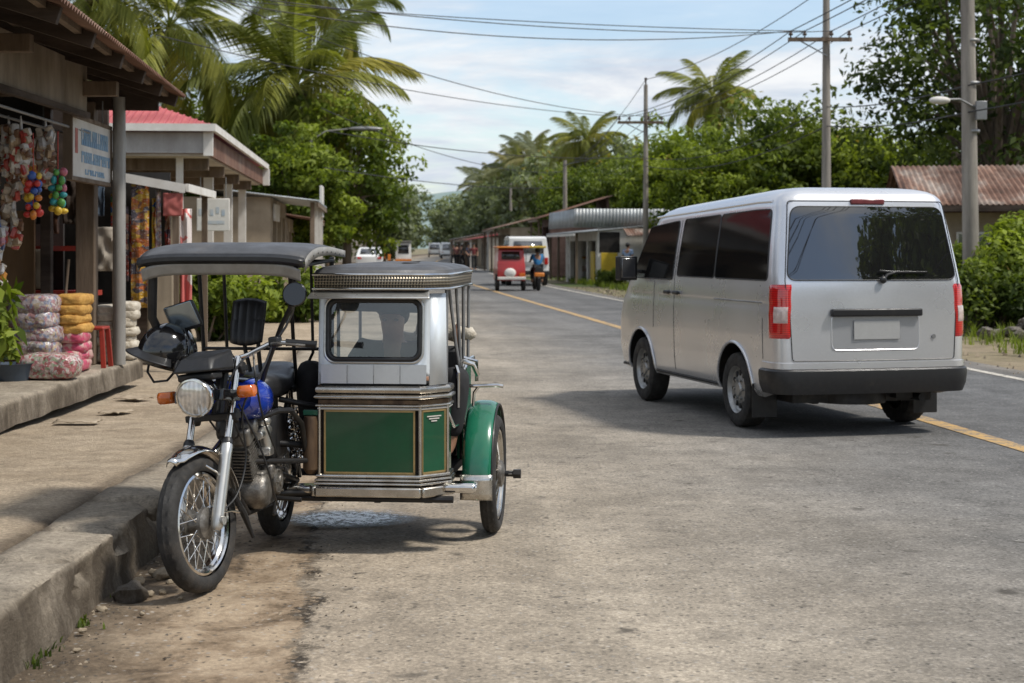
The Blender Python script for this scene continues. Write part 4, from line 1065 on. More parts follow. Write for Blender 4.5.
# helmet hung on the handlebar end
def helmet():
    M = Matrix.Translation((-.30, .40, 1.065)) @ Matrix.Rotation(R(-18), 4, 'Z') @ Matrix.Rotation(R(20), 4, 'Y') @ Matrix.Rotation(-R(12), 4, 'X')
    W = TR.matrix_basis.to_translation(); M = Matrix.Translation((-1.385, 7.10, .012)) @ Matrix.Rotation(-R(5.5), 4, 'Z') @ STEER @ M
    m = MB()
    n = 28
    def sh(u, v):
        th = R(6) + R(112) * u; ph = 2 * PI * v
        cutb = 1
        x, y, z = math.sin(th) * math.cos(ph), math.sin(th) * math.sin(ph), math.cos(th)
        return (x * .125, y * .142, z * .135)
    m.grid(22, 40, sh); m.sph((0, 0, .112), (.03, .03, .008)); m.xf(M)
    root = m.build('helmet', MT['blackgloss'], None, solid=.012)
    tag(root, 'glossy black open helmet hung on the end of the motorcycle handlebar', 'helmet')
    m = MB(); m.grid(12, 8, lambda u, v: (lambda a: (math.sin(a) * (.125 + .055 * v), -math.cos(a) * (.14 + .06 * v), -.01 - .03 * v))(R(-58) + R(116) * u)); m.xf(M); m.build('peak', MT['black'], root, solid=.005)
    m = MB(); m.grid(20, 2, lambda u, v: (lambda a: (math.sin(a) * .122, -math.cos(a) * .142, -.045 + .03 * v))(R(-180) + R(360) * u)); m.xf(M); m.build('edge_trim', MT['vinyl'], root, solid=.006)
    m = MB(); m.tube([(-.105, 0, -.03), (-.07, -.02, -.12), (0, -.03, -.15), (.07, -.02, -.12), (.105, 0, -.03)], .006, 8); m.xf(M); m.build('chin_strap', MT['blackcloth'], root)
helmet()
# ------------------------------------------------------------------ silver van (local: x right, y forwards, rear axle at y=0)
VAN = thing('passenger_van', 'silver passenger van with tinted windows seen from behind on the road', 'van', (2.70, 13.80, .015), R(14.5))
ZT = [.30, .36, .46, .60, .75, .90, 1.00, 1.06, 1.10, 1.24, 1.40, 1.55, 1.70, 1.82, 1.88, 1.92, 1.955, 1.985, 2.005, 2.018, 2.024]
def tab(z, zs, vs): return float(np.interp(z, zs, vs))
def vw(z): return tab(z, [.30, .36, .50, .80, 1.00, 1.06, 1.10, 1.24, 1.50, 1.82, 1.88, 1.92, 1.955, 1.985, 2.005, 2.018, 2.024], [.79, .825, .842, .85, .85, .843, .846, .838, .805, .755, .748, .730, .70, .65, .58, .46, .28])
def vyr(z): return tab(z, [.30, .60, 1.0, 1.20, 1.30, 1.80, 1.92, 1.955, 1.985, 2.005, 2.018, 2.024], [-.93, -.94, -.935, -.925, -.905, -.80, -.77, -.745, -.70, -.64, -.53, -.38])
def vyf(z): return tab(z, [.30, .50, .80, 1.0, 1.10, 1.40, 1.70, 1.90, 1.955, 1.985, 2.005, 2.018, 2.024], [3.22, 3.30, 3.28, 3.18, 3.08, 2.83, 2.58, 2.35, 2.25, 2.15, 2.05, 1.9, 1.7])
def bow(x, z): return .05 * (x / .85) ** 2
RC = .13
def corner(z, t, s, off=0):
    """point on the rear corner: t 0 at the rear face, 1 at the side; s = +-1"""
    w = vw(z); r = min(RC, w * .5)
    a = R(90) * t
    x = w - r + (r + off) * math.sin(a); y = vyr(z) + bow(w - r, z) + r - (r + off) * math.cos(a)
    return (s * x, y, z)
def rear(x, z, off=0): return (x, vyr(z) + bow(x, z) - off, z)
def side(y, z, s, off=0): return (s * (vw(z) + off), y, z)
def ring(z):
    w = vw(z); r = min(RC, w * .5); rf = min(.32, w * .6); pts = []
    for i in range(13): pts.append(rear(-(w - r) + 2 * (w - r) * i / 12, z))
    for i in range(1, 8): pts.append(corner(z, i / 8, 1))
    y0 = vyr(z) + bow(w - r, z) + r; y1 = vyf(z) - rf
    for i in range(17): pts.append((w, y0 + (y1 - y0) * i / 16, z))
    for i in range(1, 8):
        a = R(90) * i / 8; pts.append((w - rf + rf * math.cos(a), y1 + rf * math.sin(a), z))
    for i in range(9): pts.append((w - rf - 2 * (w - rf) * i / 8, vyf(z), z))
    for i in range(1, 8):
        a = R(90) * (1 - i / 8); pts.append((-(w - rf + rf * math.cos(a)), y1 + rf * math.sin(a), z))
    for i in range(17): pts.append((-w, y1 + (y0 - y1) * i / 16, z))
    for i in range(1, 8): pts.append(corner(z, 1 - i / 8, -1))
    return pts
def van():
    m = MB(); zs = []
    for a, b in zip(ZT[:-1], ZT[1:]):
        k = 2 if b < 1.9 else 1
        zs += [a + (b - a) * i / k for i in range(k)]
    zs.append(ZT[-1])
    rings = [ring(z) for z in zs]; n = len(rings[0])
    for r_ in rings: m.v.extend(r_)
    for i in range(len(rings) - 1):
        for j in range(n):
            j2 = (j + 1) % n
            m.f.append((i * n + j, i * n + j2, (i + 1) * n + j2, (i + 1) * n + j)); m.m.append(0)
    m.f.append(tuple(reversed(range(n)))); m.m.append(1)
    m.f.append(tuple((len(rings) - 1) * n + j for j in range(n))); m.m.append(0)
    body = m.build('body', [MT['silver'], MT['blackmetal']], VAN, sharp=38)
    # wheel arches
    c = MB()
    for y in (0, 2.40):
        for s in (-1, 1): c.tube([(s * .50, y, .335), (s * 1.2, y, .335)], .385, 48, 1)
    cut = c.build('cutter', [MT['silver'], MT['blackmetal']], VAN)
    md = body.modifiers.new('b', 'BOOLEAN'); md.object = cut; md.operation = 'DIFFERENCE'; md.solver = 'EXACT'
    dg = bpy.context.evaluated_depsgraph_get(); dg.update()
    me = bpy.data.meshes.new_from_object(body.evaluated_get(dg)); body.modifiers.clear(); body.data = me
    me.set_sharp_from_angle(angle=R(38))
    bpy.data.objects.remove(cut)
    for v in body.data.vertices:
        if v.co.y < -.60 and v.co.z < .352: v.co.z = .352
    # arch lips
    for y in (0, 2.40):
        for s in (-1, 1):
            m = MB(); pts = []
            for i in range(29):
                a = R(-4) + R(188) * i / 28; z = .335 + .388 * math.sin(a)
                pts.append((s * (vw(max(z, .31)) + .004), y + .388 * math.cos(a), z))
            m.tube(pts, .013, 8); m.build('arch_lip', MT['silver'], VAN)
    # wheels
    for y in (0, 2.40):
        for s in (-1, 1):
            T = Matrix.Translation((s * .735, y, .318))
            m = MB(); n = 72
            prof = [(-.09, .20), (-.098, .24), (-.098, .28), (-.085, .308), (-.05, .317), (0, .318), (.05, .317), (.085, .308), (.098, .28), (.098, .24), (.09, .20)]
            m.lathe(prof, (0, 0, 0), (1, 0, 0), n, 0, lambda i, j: -.006 if (3 <= i <= 7 and (j + i) % 3 == 0) else 0)
            m.xf(T); hub = m.build('wheel', MT['tyre'], VAN, sharp=30)
            m = MB()
            m.lathe([(s * .085, .205), (s * .075, .195), (s * .05, .185), (s * .035, .16), (s * .055, .10), (s * .06, .06), (s * .075, .05), (s * .08, .0)], (0, 0, 0), (1, 0, 0), 40)
            for k in range(6):
                a = k * PI / 3; m.cyl((s * .05, .085 * math.cos(a), .085 * math.sin(a)), (s * .075, .085 * math.cos(a), .085 * math.sin(a)), .013, n=6)
            m.xf(T); rm = m.build('rim', pmat('grey wheel steel', (.42, .42, .41), (.3, .3, .29), 9, .4, metal=.7, dirt=.35, dirtc=(.14, .12, .1)), hub)
            m = MB()
            for k in range(12):
                a = k * PI / 6; cc = Vector((s * .047, .140 * math.cos(a), .140 * math.sin(a)))
                m.box(cc, (.02, .048, .028), 0, Matrix.Rotation(a, 3, 'X'))
            m.xf(T); m.build('rim_slots', MT['black'], rm, bevel=.006)
    # underside, exhaust, axle
    m = MB(); m.bx(-.62, .62, -.7, 3.0, .26, .34); m.tube([(-.7, 0, .318), (.7, 0, .318)], .05); m.sph((.05, 0, .32), (.13, .13, .13)); m.tube([(-.35, -.55, .30), (-.35, .3, .29)], .07); m.tube([(.45, -.86, .30), (.45, -.3, .29)], .03); m.tube([(-.05, -.55, .25), (-.05, -.55, .35)], .30, 24)
    m.bx(.25, .40, -.80, -.6, .29, .36); m.build('underbody', MT['blackmetal'], VAN)
    for s in (-1, 1):
        m = MB(); m.bx(s * .735 - .11, s * .735 + .11, -.40, -.392, .12, .40); m.build('mud_flap', MT['black'], VAN)
    # rear bumper
    def bpath(z, off):
        pts = []
        yS = -.80 + .0
        w = vw(z) + off
        pts.append((-w, -.62, z)); 
        for i in range(0, 9): pts.append(corner(z, 1 - i / 8, -1, off))
        for i in range(1, 12): pts.append(rear(-.70 + 1.4 * i / 12, z, off))
        for i in range(0, 9): pts.append(corner(z, i / 8, 1, off))
        pts.append((w, -.62, z)); return pts
    m = MB(); lv = [(.345, -.02), (.350, .03), (.42, .045), (.50, .045), (.535, .04), (.548, .022), (.550, -.01)]
    P = [bpath(z, o) for z, o in lv]; n = len(P[0])
    for p in P: m.v.extend(p)
    for i in range(len(P) - 1):
        for j in range(n - 1): m.f.append((i * n + j, i * n + j + 1, (i + 1) * n + j + 1, (i + 1) * n + j)); m.m.append(0)
    m.build('rear_bumper', MT['black'], VAN, sharp=30)
    m = MB()   # silver lip between bumper and tailgate
    P = [bpath(z, o) for z, o in ((.552, .016), (.60, .014), (.605, -.004))]
    for p in P: m.v.extend(p)
    for i in range(2):
        for j in range(n - 1): m.f.append((i * n + j, i * n + j + 1, (i + 1) * n + j + 1, (i + 1) * n + j)); m.m.append(0)
    m.build('bumper_top', MT['silver'], VAN)
    # glass
    def patch(poly, fn, name, mat, off, thick=None, par=VAN, steps=10):
        """fill a rounded polygon of (u, z) mapped to the body by fn, as rows so that it follows the curve"""
        cu = sum(p[0] for p in poly) / len(poly); cz = sum(p[1] for p in poly) / len(poly)
        mm = MB(); n = len(poly)
        for k in range(steps + 1):
            f = k / steps
            for (u, z) in poly: mm.v.append(fn(cu + (u - cu) * f if k else cu + (u - cu) * .001, cz + (z - cz) * f if k else cz + (z - cz) * .001, off))
        for k in range(steps):
            for j in range(n):
                mm.f.append((k * n + j, k * n + (j + 1) % n, (k + 1) * n + (j + 1) % n, (k + 1) * n + j)); mm.m.append(0)
        return mm.build(name, mat, par, sharp=60)
    def outline(poly, fn, name, mat, r, off=.002, par=VAN):
        mm = MB(); mm.tube([fn(u, z, off) for u, z in poly], r, 6, closed=True); return mm.build(name, mat, par)
    def shear_poly(pts, r=.06, n=6):
        out = []
        k = len(pts)
        for i in range(k):
            p0, p1, p2 = Vector(pts[i - 1]), Vector(pts[i]), Vector(pts[(i + 1) % k])
            a = p1 + (p0 - p1).normalized() * r; b = p1 + (p2 - p1).normalized() * r
            for j in range(n + 1):
                t = j / n; out.append(tuple(a * (1 - t) ** 2 + p1 * 2 * t * (1 - t) + b * t * t))
        res = []
        for i in range(len(out)):
            a, b = Vector(out[i]), Vector(out[(i + 1) % len(out)]); L = (b - a).length; q = max(1, int(L / .06))
            for j in range(q): res.append(tuple(a + (b - a) * j / q))
        return res
    rw = shear_poly([(-.752, 1.26), (.752, 1.26), (.668, 1.855), (-.668, 1.855)], .085)
    g = patch(rw, lambda u, z, o: rear(u, z, o), 'rear_window', MT['privacy'], .004)
    outline(rw, lambda u, z, o: rear(u, z, o), 'window_seal', MT['black'], .005, .003, g)
    for s in (-1, 1):
        fn = lambda u, z, o, s=s: side(u, z, s, o)
        for (nm, pts) in (('side_window', [(-.69, 1.255), (.452, 1.255), (.468, 1.835), (-.60, 1.835)]), ('side_window', [(.468, 1.255), (1.40, 1.255), (1.38, 1.835), (.484, 1.835)]), ('front_window', [(1.50, 1.22), (2.66, 1.22), (2.30, 1.80), (1.51, 1.83)])):
            pl = shear_poly(pts, .05)
            g = patch(pl, fn, nm, MT['sideglass'], .004); outline(pl, fn, 'window_seal', MT['black'], .006, .002, g)
        # panel gaps, rail, handle
        for pts in ([(1.45, .38), (1.45, 1.83)], [(2.02, .75), (2.0, 1.2)], [(-.62, .62), (-.62, .95)]):
            mm = MB(); a, b = pts; q = 24
            mm.tube([fn(a[0] + (b[0] - a[0]) * i / q, a[1] + (b[1] - a[1]) * i / q, .0005) for i in range(q + 1)], .0028, 6); mm.build('panel_gap', MT['black'], VAN)
        mm = MB(); mm.tube([fn(-.6 + 1.05 * i / 10, 1.075, -.003) for i in range(11)], .008, 6); mm.build('slide_rail', MT['steel'], VAN)
        mm = MB(); mm.tube([fn(-.58 + 2.75 * i / 10, 1.90, .002) for i in range(11)], .013, 8); mm.build('roof_gutter', MT['silver'], VAN)
        for (ya, yb) in ((.40, 2.0), (2.80, 3.0)):
            mm = MB(); mm.tube([fn(ya + (yb - ya) * i / 10, .335, .0) for i in range(11)], .016, 8); mm.build('sill_trim', MT['blackmetal'], VAN)
        for y in (1.36, 1.60):
            mm = MB(); p = fn(y, 1.10, .02); mm.box(p, (.03, .13, .035)); h = mm.build('door_handle', MT['black'], VAN, bevel=.012)
        # lamps
        mm = MB(); zs = np.linspace(.795, 1.225, 14)
        seq = [('r', .0), ('c', .1), ('c', .2)] + [('c', t / 8) for t in range(2, 9)] + [('s', .04)]
        def lp(kind, v, z, off):
            w = vw(z)
            if kind == 'r': return rear(s * (w - RC + v * .9), z, off)
            if kind == 'c': return corner(z, v, s, off)
            q = corner(z, 1, s, off); return (q[0], q[1] + v, z)
        def lamp(z0, z1, off, mat, name, par, seq=seq, nz=8):
            mm = MB(); zz = np.linspace(z0, z1, nz); k = len(seq)
            rows = []
            for i, z in enumerate(zz):
                for j, (kd, v) in enumerate(seq):
                    e = off if (0 < i < nz - 1 and 0 < j < k - 1) else -.004
                    mm.v.append(lp(kd, v, z, e))
            for i in range(nz - 1):
                for j in range(k - 1):
                    q = (i * k + j, i * k + j + 1, (i + 1) * k + j + 1, (i + 1) * k + j)
                    mm.f.append(q if s > 0 else q[::-1]); mm.m.append(0)
            return mm.build(name, mat, par, sharp=50)
        tl = lamp(.785, 1.235, .008, MT['redlens'], 'tail_light', VAN, nz=16)
        lamp(.90, 1.065, .012, MT['clearlens'], 'reverse_lens', tl, seq=[('c', .14), ('c', .17), ('c', .3), ('c', .45), ('c', .6), ('c', .72), ('c', .76)])
        # door mirror
        mm = MB(); mm.tube([(s * .80, 2.42, 1.28), (s * .90, 2.42, 1.30)], .02, 10); mm.box((s * .99, 2.42, 1.33), (.20, .10, .27), 0, Matrix.Rotation(R(-12 * s), 3, 'Z')); mr = mm.build('door_mirror', MT['black'], VAN, bevel=.03)
        mm = MB(); mm.box((s * .985, 2.364, 1.33), (.16, .012, .22), 0, Matrix.Rotation(R(-12 * s), 3, 'Z')); mm.build('mirror_glass', MT['farglass'], mr, bevel=.02)
        mm = MB(); mm.sph((s * .62, 3.15, .86), (.16, .12, .10)); mm.build('headlight', MT['clearlens'], VAN)
    fs = shear_poly([(-.68, 1.16), (.68, 1.16), (.58, 1.82), (-.58, 1.82)], .08)
    patch(fs, lambda u, z, o: (u, vyf(z) + o, z), 'windscreen', MT['privacy'], .006)
    mm = MB(); mm.bx(-.55, .55, 3.27, 3.315, .48, .60); mm.bx(-.4, .4, 3.27, 3.30, .70, .80); mm.build('grille', MT['black'], VAN, bevel=.01)
    # tailgate: gap, number plate recess, bar, plate, wiper, high brake lamp
    tg = shear_poly([(-.715, .615), (.715, .615), (.735, 1.0), (.768, 1.24), (.69, 1.90), (-.69, 1.90), (-.768, 1.24), (-.735, 1.0)], .03)
    tgp = [p for p in tg]
    mm = MB(); mm.tube([rear(u, z, .0008) for u, z in tgp], .0042, 6, closed=True); mm.build('tailgate_gap', MT['black'], VAN)
    mm = MB()
    rc = shear_poly([(-.385, .70), (.385, .70), (.385, .985), (-.385, .985)], .05)
    mm = MB(); n = len(rc); k0 = [rear(u, z, .002) for u, z in rc]; k1 = [rear(u * .93, .84 + (z - .84) * .9, -.02) for u, z in rc]
    g = patch(rc, lambda u, z, o: rear(u, z, o), 'plate_recess', car_paint('shaded silver', (.46, .465, .48)), .003)
    outline(rc, lambda u, z, o: rear(u, z, o), 'recess_edge', MT['silver'], .004, .002, g)
    mm = MB(); mm.box((0, rear(0, 1.0)[1] - .012, 1.0), (.80, .05, .062)); mm.build('handle_bar', MT['black'], VAN, bevel=.012)
    mm = MB(); mm.box((0, rear(0, .86)[1] - .010, .86), (.405, .008, .155)); mm.build('number_plate', pmat('blank grey plate', (.42, .42, .41), (.37, .37, .36), 6, .45), VAN, bevel=.004)
    mm = MB(); mm.box((0, rear(0, 1.895)[1] - .004, 1.895), (.30, .03, .045)); mm.build('brake_light', pmat('dull red lens', (.20, .05, .055), (.15, .035, .04), 20, .2), VAN, bevel=.01)
    mm = MB(); p = rear(.06, 1.262, .03); mm.sph(p, (.03, .02, .03)); mm.tube([p, rear(.10, 1.305, .035), rear(.17, 1.322, .03)], [.014, .012, .009], 8); mm.tube([rear(.04, 1.335, .02), rear(.17, 1.325, .022), rear(.47, 1.325, .02)], [.006, .009, .006], 8); mm.build('rear_wiper', MT['black'], VAN)
    mm = MB(); mm.cyl(rear(.52, .80, 0), rear(.52, .80, .01), .018); mm.build('lock', MT['steel'], VAN)
van()
def settle(o):
    # the roof falls slightly towards the windscreen
    for ch in o.children:
        if ch.type == 'MESH':
            for v in ch.data.vertices:
                if v.co.z > 1.25: v.co.z -= .040 * max(0, v.co.y + .3) * (v.co.z - 1.25) / .75
        settle(ch)
settle(VAN)
# ------------------------------------------------------------------ leaves
def leaf_mat(name, dark, light, dry=(.30, .22, .06)):
    t = NT(name)
    a = t.nd('ShaderNodeAttribute', attribute_name='tint')
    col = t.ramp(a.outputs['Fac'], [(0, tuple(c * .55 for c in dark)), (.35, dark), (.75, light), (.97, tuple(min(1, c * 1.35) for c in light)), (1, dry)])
    col = t.mix(.35, col, t.ramp(t.noise(.9, 3), [(.3, .55), (.7, 1.1)]), 'MULTIPLY')
    if 'palm' in name:
        oi = t.nd('ShaderNodeObjectInfo'); col = t.mix(.8, col, t.ramp(oi.outputs['Random'], [(0, (.42, .50, .45)), (.45, (.9, .92, .9)), (.8, (1.2, 1.12, .9)), (1, (1.5, 1.2, .8))]), 'MULTIPLY')
    t.set(color=col, rough=.58, spec=.25)
    tr = t.nd('ShaderNodeBsdfTranslucent'); t.lk(t.mix(1, col, (1.1, 1.15, .5), 'MULTIPLY'), tr.inputs[0])
    mx = t.nd('ShaderNodeMixShader'); mx.inputs[0].default_value = .42
    t.lk(t.b.outputs[0], mx.inputs[1]); t.lk(tr.outputs[0], mx.inputs[2]); t.lk(mx.outputs[0], t.out.inputs[0]); return t.m
LM = {'mid': leaf_mat('mid green leaves', (.055, .088, .016), (.185, .235, .038)), 'bright': leaf_mat('bright yellow green leaves', (.085, .13, .016), (.27, .33, .045)),
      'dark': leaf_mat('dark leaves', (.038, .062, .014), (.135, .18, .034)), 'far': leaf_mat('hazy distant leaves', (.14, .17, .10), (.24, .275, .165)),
      'palm': leaf_mat('palm leaflets', (.09, .115, .024), (.36, .37, .09), (.54, .42, .14)), 'palmfar': leaf_mat('hazy distant palm leaflets', (.12, .14, .08), (.25, .26, .14), (.33, .27, .15))}  # distance haze is put into the far and palmfar colours
MT['bark'] = pmat('bark', (.17, .135, .10), (.08, .062, .045), 6, .9, bump=.5, stretch=(1, 1, .25))
MT['palmbark'] = pmat('palm bark', (.27, .22, .155), (.15, .12, .085), 5, .9, bump=.5, stretch=(1, 1, 3))

def leaf_mesh(name, C, Nn, size, tint, mat, rng, aspect=.5):
    """one folded leaf (two triangles) per point"""
    n = len(C)
    d = Nn + rng.normal(0, .75, (n, 3)); d /= np.linalg.norm(d, axis=1)[:, None]
    t = rng.normal(0, 1, (n, 3)); t[:, 2] -= .5; t -= d * np.sum(t * d, axis=1)[:, None]; t /= np.linalg.norm(t, axis=1)[:, None]
    b = np.cross(d, t)
    L = size * rng.uniform(.65, 1.35, n)[:, None]; W = L * aspect
    v = np.empty((n, 4, 3))
    v[:, 0] = C - t * L * .5; v[:, 2] = C + t * L * .5 - d * L * .12
    v[:, 1] = C + b * W * .5 + d * L * .08; v[:, 3] = C - b * W * .5 + d * L * .08
    me = bpy.data.meshes.new(name)
    me.vertices.add(n * 4); me.vertices.foreach_set('co', v.reshape(-1))
    me.loops.add(n * 4); me.loops.foreach_set('vertex_index', np.arange(n * 4, dtype=np.int32))
    me.polygons.add(n); me.polygons.foreach_set('loop_start', np.arange(0, n * 4, 4, dtype=np.int32)); 
    me.update(calc_edges=True)
    me.attributes.new('tint', 'FLOAT', 'POINT').data.foreach_set('value', np.repeat(np.clip(tint, 0, 1), 4).astype(np.float32))
    me.materials.append(mat); return me

def tree_parts(seed, h, r, trunk_h, n, leaf, mat, spread=1.0, nl=26, sparse=.0, trunk_r=.16):
    """crown of leaf clumps round a branched trunk, base at the origin"""
    rng = np.random.default_rng(seed); rnd = random.Random(seed)
    tips = []; m = MB()
    top = Vector((rnd.uniform(-.1, .1) * r, rnd.uniform(-.1, .1) * r, trunk_h))
    m.tube([(0, 0, -.1), (top.x * .4, top.y * .4, trunk_h * .5), top], [trunk_r * 1.25, trunk_r, trunk_r * .8], 10)
    ch = h - trunk_h * .75; cz = trunk_h * .75 + ch * .5
    for i in range(nl):
        a = 2.4 * i + rnd.uniform(-.4, .4); f = (i + .5) / nl
        zz = 2 * f - 1; q = math.sqrt(max(0, 1 - zz * zz * .85)) * rnd.uniform(.55, 1)
        c = Vector((math.cos(a) * r * q * spread, math.sin(a) * r * q * spread, cz + zz * ch * .46))
        mid = top.lerp(c, .5) + Vector((rnd.uniform(-.15, .15) * r, rnd.uniform(-.15, .15) * r, .08 * ch))
        m.tube([top - Vector((0, 0, rnd.uniform(0, .25) * trunk_h)), mid, c], [trunk_r * .45, trunk_r * .26, trunk_r * .07], 6)
        tips.append((c, r * rnd.uniform(.24, .44), rnd.uniform(-.22, .22)))
    per = n // nl; Cs = []; Ns = []; Ts = []
    for (c, lr, tn) in tips:
        sub = rng.normal(0, .55, (9, 3)) * lr
        for s in sub:
            k = int(per // 9 * rng.uniform(.55, 1.45))
            d = rng.normal(0, 1, (k, 3)); d /= np.linalg.norm(d, axis=1)[:, None]
            rad = lr * .62 * rng.uniform(.35, 1.05, k) ** .6
            p = np.array(c) + s + d * rad[:, None] * np.array([1, 1, .72])
            Cs.append(p); nn = d.copy(); nn[:, 2] += .6; Ns.append(nn)
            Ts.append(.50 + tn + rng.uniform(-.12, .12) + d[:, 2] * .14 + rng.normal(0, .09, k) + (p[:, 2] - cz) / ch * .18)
    me = leaf_mesh('crown', np.concatenate(Cs), np.concatenate(Ns), leaf, np.concatenate(Ts) * .95, mat, rng)
    return m, me
def make_tree(name, label, cat, loc, seed, h, r, trunk_h, n, leaf, mat, rz=0, group=None, **kw):
    t = thing(name, label, cat, loc, rz, group)
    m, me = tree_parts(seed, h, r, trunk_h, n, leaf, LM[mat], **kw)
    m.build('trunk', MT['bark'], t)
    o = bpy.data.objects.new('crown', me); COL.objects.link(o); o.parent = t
    return t

# ------------------------------------------------------------------ palms
def frond_mesh(seed, L, droop, mat, nl=70, dry=0):
    rng = np.random.default_rng(seed); rnd = random.Random(seed)
    n = 22; P = []; p = Vector((0, 0, 0)); a = R(0)
    for i in range(n + 1):
        P.append(p.copy()); f = i / n
        ang = -droop * (f ** 1.35)
        p = p + Vector((math.cos(ang), 0, math.sin(ang))) * (L / n)
    vs = []; fs = []; ti = []
    def at(f):
        q = f * n; i = min(int(q), n - 1); return P[i].lerp(P[i + 1], q - i), (P[i + 1] - P[i]).normalized()
    # rachis
    for i in range(n + 1):
        w = .045 * (1 - i / n) + .008
        o = len(vs); vs += [P[i] + Vector((0, w, 0)), P[i] + Vector((0, 0, w * .7)), P[i] + Vector((0, -w, 0))]; ti += [.62 + dry * .3] * 3
        if i: fs += [(o - 3, o, o + 1, o - 2), (o - 2, o + 1, o + 2, o - 1)]
    for k in range(nl):
        for s in (-1, 1):
            f = .14 + .85 * (k + rnd.uniform(-.2, .2)) / nl
            b, t = at(min(.995, f))
            ln = L * .27 * (math.sin(PI * (.18 + .74 * f)) ** .7) * rnd.uniform(.85, 1.1)
            d = (t * .60 + Vector((0, s * .80, -.15 - .55 * rnd.random()))).normalized()
            w = L * .0050 + .007
            wv = d.cross(Vector((0, 0, 1))).normalized() * w
            m1 = b + d * ln * .5; sag = Vector((0, 0, -ln * (.18 + .26 * rnd.random())))
            tip = b + d * ln * .92 + sag * 1.5
            m1 = m1 + sag * .3
            o = len(vs); vs += [b - wv * .5, b + wv * .5, m1 + wv, m1 - wv, tip]
            tt = .50 + rnd.uniform(-.16, .16) + dry * .3 + .10 * math.sin(f * 3)
            ti += [tt] * 5
            fs += [(o, o + 1, o + 2, o + 3), (o + 3, o + 2, o + 4)]
    me = bpy.data.meshes.new('frond'); me.from_pydata([tuple(v) for v in vs], [], fs); me.materials.append(LM[mat])
    me.attributes.new('tint', 'FLOAT', 'POINT').data.foreach_set('value', ti); me.update(); return me
FR = {}
def palm(label, loc, h, L, seed, mat='palm', nf=24, lean=(.0, .0), group=None, trunk_r=.15, nuts=True):
    t = thing('coconut_palm', label, 'palm tree', loc, 0, group)
    rnd = random.Random(seed); m = MB(); pts = []; rs = []
    for i in range(15):
        f = i / 14; pts.append((lean[0] * f * f, lean[1] * f * f, h * f - .1 * (1 - f))); rs.append(trunk_r * (1.5 - .9 * min(1, f * 5) * .5 - .25 * f) * (1 + .04 * (i % 2)))
    m.tube(pts, rs, 10); m.build('trunk', MT['palmbark'], t)
    top = Vector(pts[-1])
    key = (mat, L)
    if key not in FR: FR[key] = [frond_mesh(31 + k, L, dr, mat, dry=dy) for k, (dr, dy) in enumerate([(R(55), 0), (R(80), 0), (R(105), .1), (R(125), .25), (R(70), -.05), (R(95), .45)])]
    for i in range(nf):
        f = (i + .5) / nf
        el = R(78 - 118 * f ** .85) + rnd.uniform(-.12, .12)
        az = i * 2.399 + rnd.uniform(-.25, .25)
        me = FR[key][0 if f < .25 else (4 if f < .45 else (1 if f < .65 else (2 if f < .82 else (3 if rnd.random() < .6 else 5))))]
        o = bpy.data.objects.new('frond', me); COL.objects.link(o); o.parent = t
        o.matrix_local = Matrix.Translation(top) @ Matrix.Rotation(az, 4, 'Z') @ Matrix.Rotation(-el, 4, 'Y') @ Matrix.Rotation(rnd.uniform(-.4, .4), 4, 'X') @ Matrix.Scale(rnd.uniform(.85, 1.08), 4)
    if nuts:
        for i in range(7):
            a = i * .9; o = MB(); o.sph((top.x + .28 * math.cos(a), top.y + .28 * math.sin(a), top.z - .22 - .1 * (i % 2)), (.12, .12, .15), 10, 8); o.build('coconut', MT['coconut'], t)
    return t
MT['coconut'] = pmat('coconut husk', (.16, .13, .05), (.10, .09, .04), 5, .6)

# left palms behind the shop row
palm('tall coconut palm with long drooping yellowish fronds behind the red roof, largest on the left', (-8.2, 58, 0), 7.3, 4.7, 3, nf=32, lean=(.4, 0), trunk_r=.2)
palm('coconut palm with a pale yellow trunk between the shop roof and the largest palm', (-12.2, 56, 0), 9.2, 4.2, 9, nf=20, lean=(.2, 0))
palm('coconut palm at the top left, partly behind the dark store roof', (-14.6, 55, 0), 10.2, 4.4, 14, nf=20)
palm('coconut palm rising behind the largest left palm, cut off by the picture top', (-9.8, 74, 0), 13.2, 4.6, 21, nf=22, lean=(.6, 0))
# right palms
palm('lone coconut palm standing high above the right-hand tree line', (12.0, 98, 0), 10.7, 3.5, 5, nf=30, lean=(.3, 0))
palm('coconut palm left of the lone high palm, above the roadside trees', (5.2, 112, 0), 8.9, 3.3, 7, 'palm', nf=28)
for i, (x, y, h) in enumerate([(.6, 165, 9.2), (4.0, 178, 10.4), (-1.2, 200, 8.8), (2.8, 150, 9.4), (-2.8, 215, 10.6), (1.8, 190, 12.5), (-4.6, 235, 10.5)]):
    palm('distant coconut palm among the hazy trees above the far end of the road', (x, y, 0), h, 4.2, 40 + i, 'palmfar', nf=28, group='distant palms at the far end of the road', nuts=False)

# left broadleaf trees over the pavement
make_tree('roadside_tree', 'round bright green leafy tree overhanging the end of the left shop row', 'tree', (-6.9, 50, 0), 2, 4.5, 1.75, 1.7, 15000, .20, 'bright', nl=30)
make_tree('roadside_tree', 'tall darker leafy tree leaning over the left road edge past the shops', 'tree', (-5.9, 57, 0), 5, 6.4, 2.1, 2.5, 11000, .22, 'bright', nl=34)
make_tree('dense_tree', 'dense dark green tree filling the gap below the left palms', 'tree', (-10.5, 64, 0), 8, 6.8, 3.6, 1.5, 18000, .30, 'mid', nl=34)
make_tree('dense_tree', 'dark tree behind the red-roofed building, left of the yellow palm trunk', 'tree', (-16.2, 62, 0), 12, 9, 3.6, 2, 18000, .30, 'mid', nl=34)
